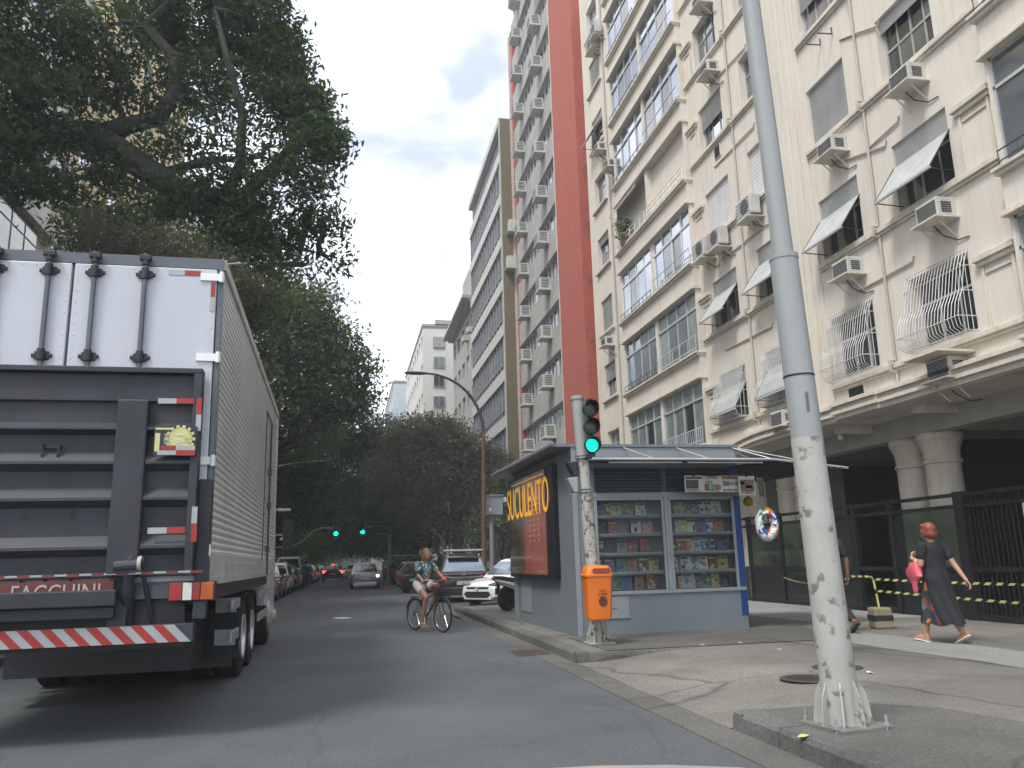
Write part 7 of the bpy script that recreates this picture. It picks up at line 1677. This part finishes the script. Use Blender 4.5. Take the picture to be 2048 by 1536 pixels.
def shoe(m, a, pitch, sole=1):
    a = V(a); d = V((0, cos(pitch), -sin(pitch))); dn = V((0, -sin(pitch), -cos(pitch))); x = V((1, 0, 0))
    for lo, hi, wf, mi in ((.095, .108, 1.08, 1), (.045, .096, 1, 0)):
        secs = []
        for y, w_, h in ((-.075, .028, .9), (-.05, .04, 1), (.05, .042, .8), (.13, .044, .5), (.18, .034, .3), (.2, .015, .2)):
            c = a+d*y; hh = lo if mi else hi-(hi-lo)*h; secs.append([c+x*w_*wf+dn*hi, c-x*w_*wf+dn*hi, c-x*w_*wf*.9+dn*hh, c+x*w_*wf*.9+dn*hh])
        m.loft(secs, mi)
shoe(m, aL, -.12); m.build('shoe', [M_shoe, M_white], wo, smooth=True, world=False); m = MB(); shoe(m, aR, .5); m.build('shoe', [M_shoe, M_white], wo, smooth=True, world=False)
bg_ = empty('shopping_bag', (7.99, 10.6, 1.0), 0, 'pink plastic shopping bag hanging from the arm of the red haired person', 'bag')
m = MB(); secs = []; rb = random.Random(3)
c0 = V((8.12, 10.42, HP))+Matrix.Rotation(radians(8), 3, 'Z') @ V((-.235, .14, 0))
for z, rx, ry in ((1.09, .03, .05), (1.04, .05, .1), (.98, .06, .13), (.9, .055, .14), (.86, .04, .1), (.8, .03, .06), (.72, .025, .05), (.66, .012, .02)):
    secs.append([(c0.x+rx*cos(2*pi*k/14)*rb.uniform(.75, 1.25), c0.y+(.02 if z < .87 else 0)+ry*sin(2*pi*k/14)*rb.uniform(.75, 1.25), HP+z) for k in range(14)])
m.loft(secs); m.build('sack', mat('pink_plastic', (.6, .1, .14), .3, .15, coat=.3), bg_, smooth=True)
m = MB(); m.tube([(c0.x, c0.y-.05, HP+1.05), (c0.x+.03, c0.y-.03, HP+1.12), (c0.x+.05, c0.y+.03, HP+1.1), (c0.x, c0.y+.06, HP+1.04)], .012, 6); m.build('handle', MATS['pink_plastic'], bg_)

# man behind the leaning post ----------------------------------------
mn = empty('person', (7.72, 12.35, HP), radians(6), 'person in dark clothes walking away, mostly hidden behind the leaning post', 'person')
m = MB(); hc = V((0, .03, 1.6))
hipL, hipR = V((-.09, 0, .9)), V((.09, 0, .9)); kL, kR = V((-.1, .12, .5)), V((.1, .0, .49)); aL, aR = V((-.1, .2, .1)), V((.12, -.25, .2))
for h_, k_, a_ in ((hipL, kL, aL), (hipR, kR, aR)): m.cap(h_, k_, .09, .06, 12); m.cap(k_, a_, .056, .04, 12)
foot(m, aL, 0); foot(m, aR, .7); m.ell((0, 0, .95), (.165, .12, .12), 14, 10); m.cap((0, 0, 1.0), (0, 0, 1.25), .14, .15, 14); m.ell((0, 0, 1.33), (.19, .11, .11), 14, 10); m.cap((0, 0, 1.38), (0, .02, 1.52), .06, .055, 12); head_(m, hc, (0, 1, 0), (0, 0, 1))
shL, shR = V((-.2, 0, 1.39)), V((.2, 0, 1.39)); elL, wrL = V((-.26, .08, 1.12)), V((-.25, .25, .95)); elR, wrR = V((.27, -.06, 1.12)), V((.27, -.04, .86))
for s_, e_, w_ in ((shL, elL, wrL), (shR, elR, wrR)): m.cap(s_, e_, .055, .042, 12); m.cap(e_, w_, .041, .028, 12)
hand(m, wrL, (0, .5, -.8), (1, 0, 0), .5); hand(m, wrR, (0, .1, -1), (-1, .2, 0), .5)
remesh(m, 'body', M_skin3, mn, .009, 5); face_bits(mn, hc, V((0, 1, 0)), V((0, 0, 1)), V((1, 0, 0)))
m = MB(); m.ell(hc+V((0, -.02, .03)), (.08, .092, .088), 14, 10); remesh(m, 'hair', mat('hair_black', (.015, .013, .012), .6, .3), mn, .01, 3)
m = MB(); m.cap((0, 0, .96), (0, 0, 1.25), .165, .17, 14); m.ell((0, 0, 1.33), (.205, .125, .115), 14, 10)
for s_, e_ in ((shL, elL), (shR, elR)): m.cap(s_, V(s_).lerp(e_, .6), .075, .072, 12)
remesh(m, 'shirt', mat('navy_cloth', (.014, .018, .035), .85, .2), mn, .01, 4)
m = MB(); m.ell((0, 0, .92), (.178, .135, .12), 14, 10)
for h_, k_, a_ in ((hipL, kL, aL), (hipR, kR, aR)): m.cap(h_, k_, .104, .08, 12); m.cap(k_, V(k_).lerp(a_, .88), .078, .062, 12)
remesh(m, 'trousers', mat('charcoal_cloth', (.022, .022, .024), .85, .2), mn, .01, 4)
for aa, pp in ((aL, 0), (aR, .7)): m = MB(); shoe(m, aa, pp); m.build('shoe', [mat('brown_shoe', (.09, .045, .03), .7, .2), M_plast], mn, smooth=True, world=False)

# distant person among the left hand cars
dp = empty('person', (-2.45, 55.0, 0), radians(20), 'person in a blue top and green sleeves standing beside the pale van', 'person')
m = MB(); hc = V((0, .03, 1.6))
for s_ in (1, -1): m.cap((s_*.1, 0, .9), (s_*.1, .03, .5), .09, .06, 10); m.cap((s_*.1, .03, .5), (s_*.1, 0, .1), .056, .04, 10); foot(m, V((s_*.1, 0, .1)), 0); m.cap((s_*.2, 0, 1.38), (s_*.27, -.02, 1.12), .055, .042, 10); m.cap((s_*.27, -.02, 1.12), (s_*.2, .2, 1.05), .041, .028, 10); hand(m, (s_*.2, .2, 1.05), (0, 1, 0), (0, 0, -1), .6)
m.ell((0, 0, .95), (.165, .12, .12), 12, 8); m.cap((0, 0, 1.0), (0, 0, 1.25), .14, .15, 12); m.ell((0, 0, 1.33), (.19, .11, .11), 12, 8); m.cap((0, 0, 1.38), (0, .02, 1.52), .06, .055, 10); head_(m, hc, (0, 1, 0), (0, 0, 1))
remesh(m, 'body', M_skin3, dp, .012, 4); face_bits(dp, hc, V((0, 1, 0)), V((0, 0, 1)), V((1, 0, 0)))
m = MB(); m.cap((0, 0, .98), (0, 0, 1.25), .17, .18, 12); m.ell((0, 0, 1.33), (.21, .14, .12), 12, 8); remesh(m, 'top', mat('blue_cloth', (.02, .06, .2), .85, .1), dp, .012, 3)
m = MB()
for s_ in (1, -1): m.cap((s_*.2, 0, 1.38), (s_*.27, -.02, 1.14), .07, .065, 10)
m.build('sleeves', mat('green_cloth', (.05, .2, .08), .85, .1), dp, smooth='all', world=False)
m = MB(); m.ell((0, 0, .92), (.18, .14, .12), 12, 8)
for s_ in (1, -1): m.cap((s_*.1, 0, .9), (s_*.1, .03, .5), .1, .08, 10); m.cap((s_*.1, .03, .5), (s_*.1, 0, .16), .078, .06, 10)
remesh(m, 'trousers', MATS['charcoal_cloth'], dp, .012, 3)
m = MB(); m.ell(hc+V((0, -.02, .03)), (.08, .092, .088), 12, 8); m.build('hair', MATS['hair_black'], dp, smooth='all', world=False)
# ------------------------------------------------------------------ thin haze added to lift distant darks, part air, part windscreen veil: one closed box round the whole place
hm = bpy.data.materials.new('haze_veil'); hm.use_nodes = True; t = hm.node_tree; t.nodes.clear(); pv = N(t, 'ShaderNodeVolumePrincipled'); ho = N(t, 'ShaderNodeOutputMaterial')
pv.inputs['Color'].default_value = (.86, .92, .97, 1); pv.inputs['Density'].default_value = .0018; pv.inputs['Anisotropy'].default_value = .2; t.links.new(pv.outputs[0], ho.inputs['Volume'])
hz = MB(); hz.box((-950, -330, -1.2), (950, 1550, 52)); ho_ = hz.build('haze', hm); ho_['kind'] = 'stuff'
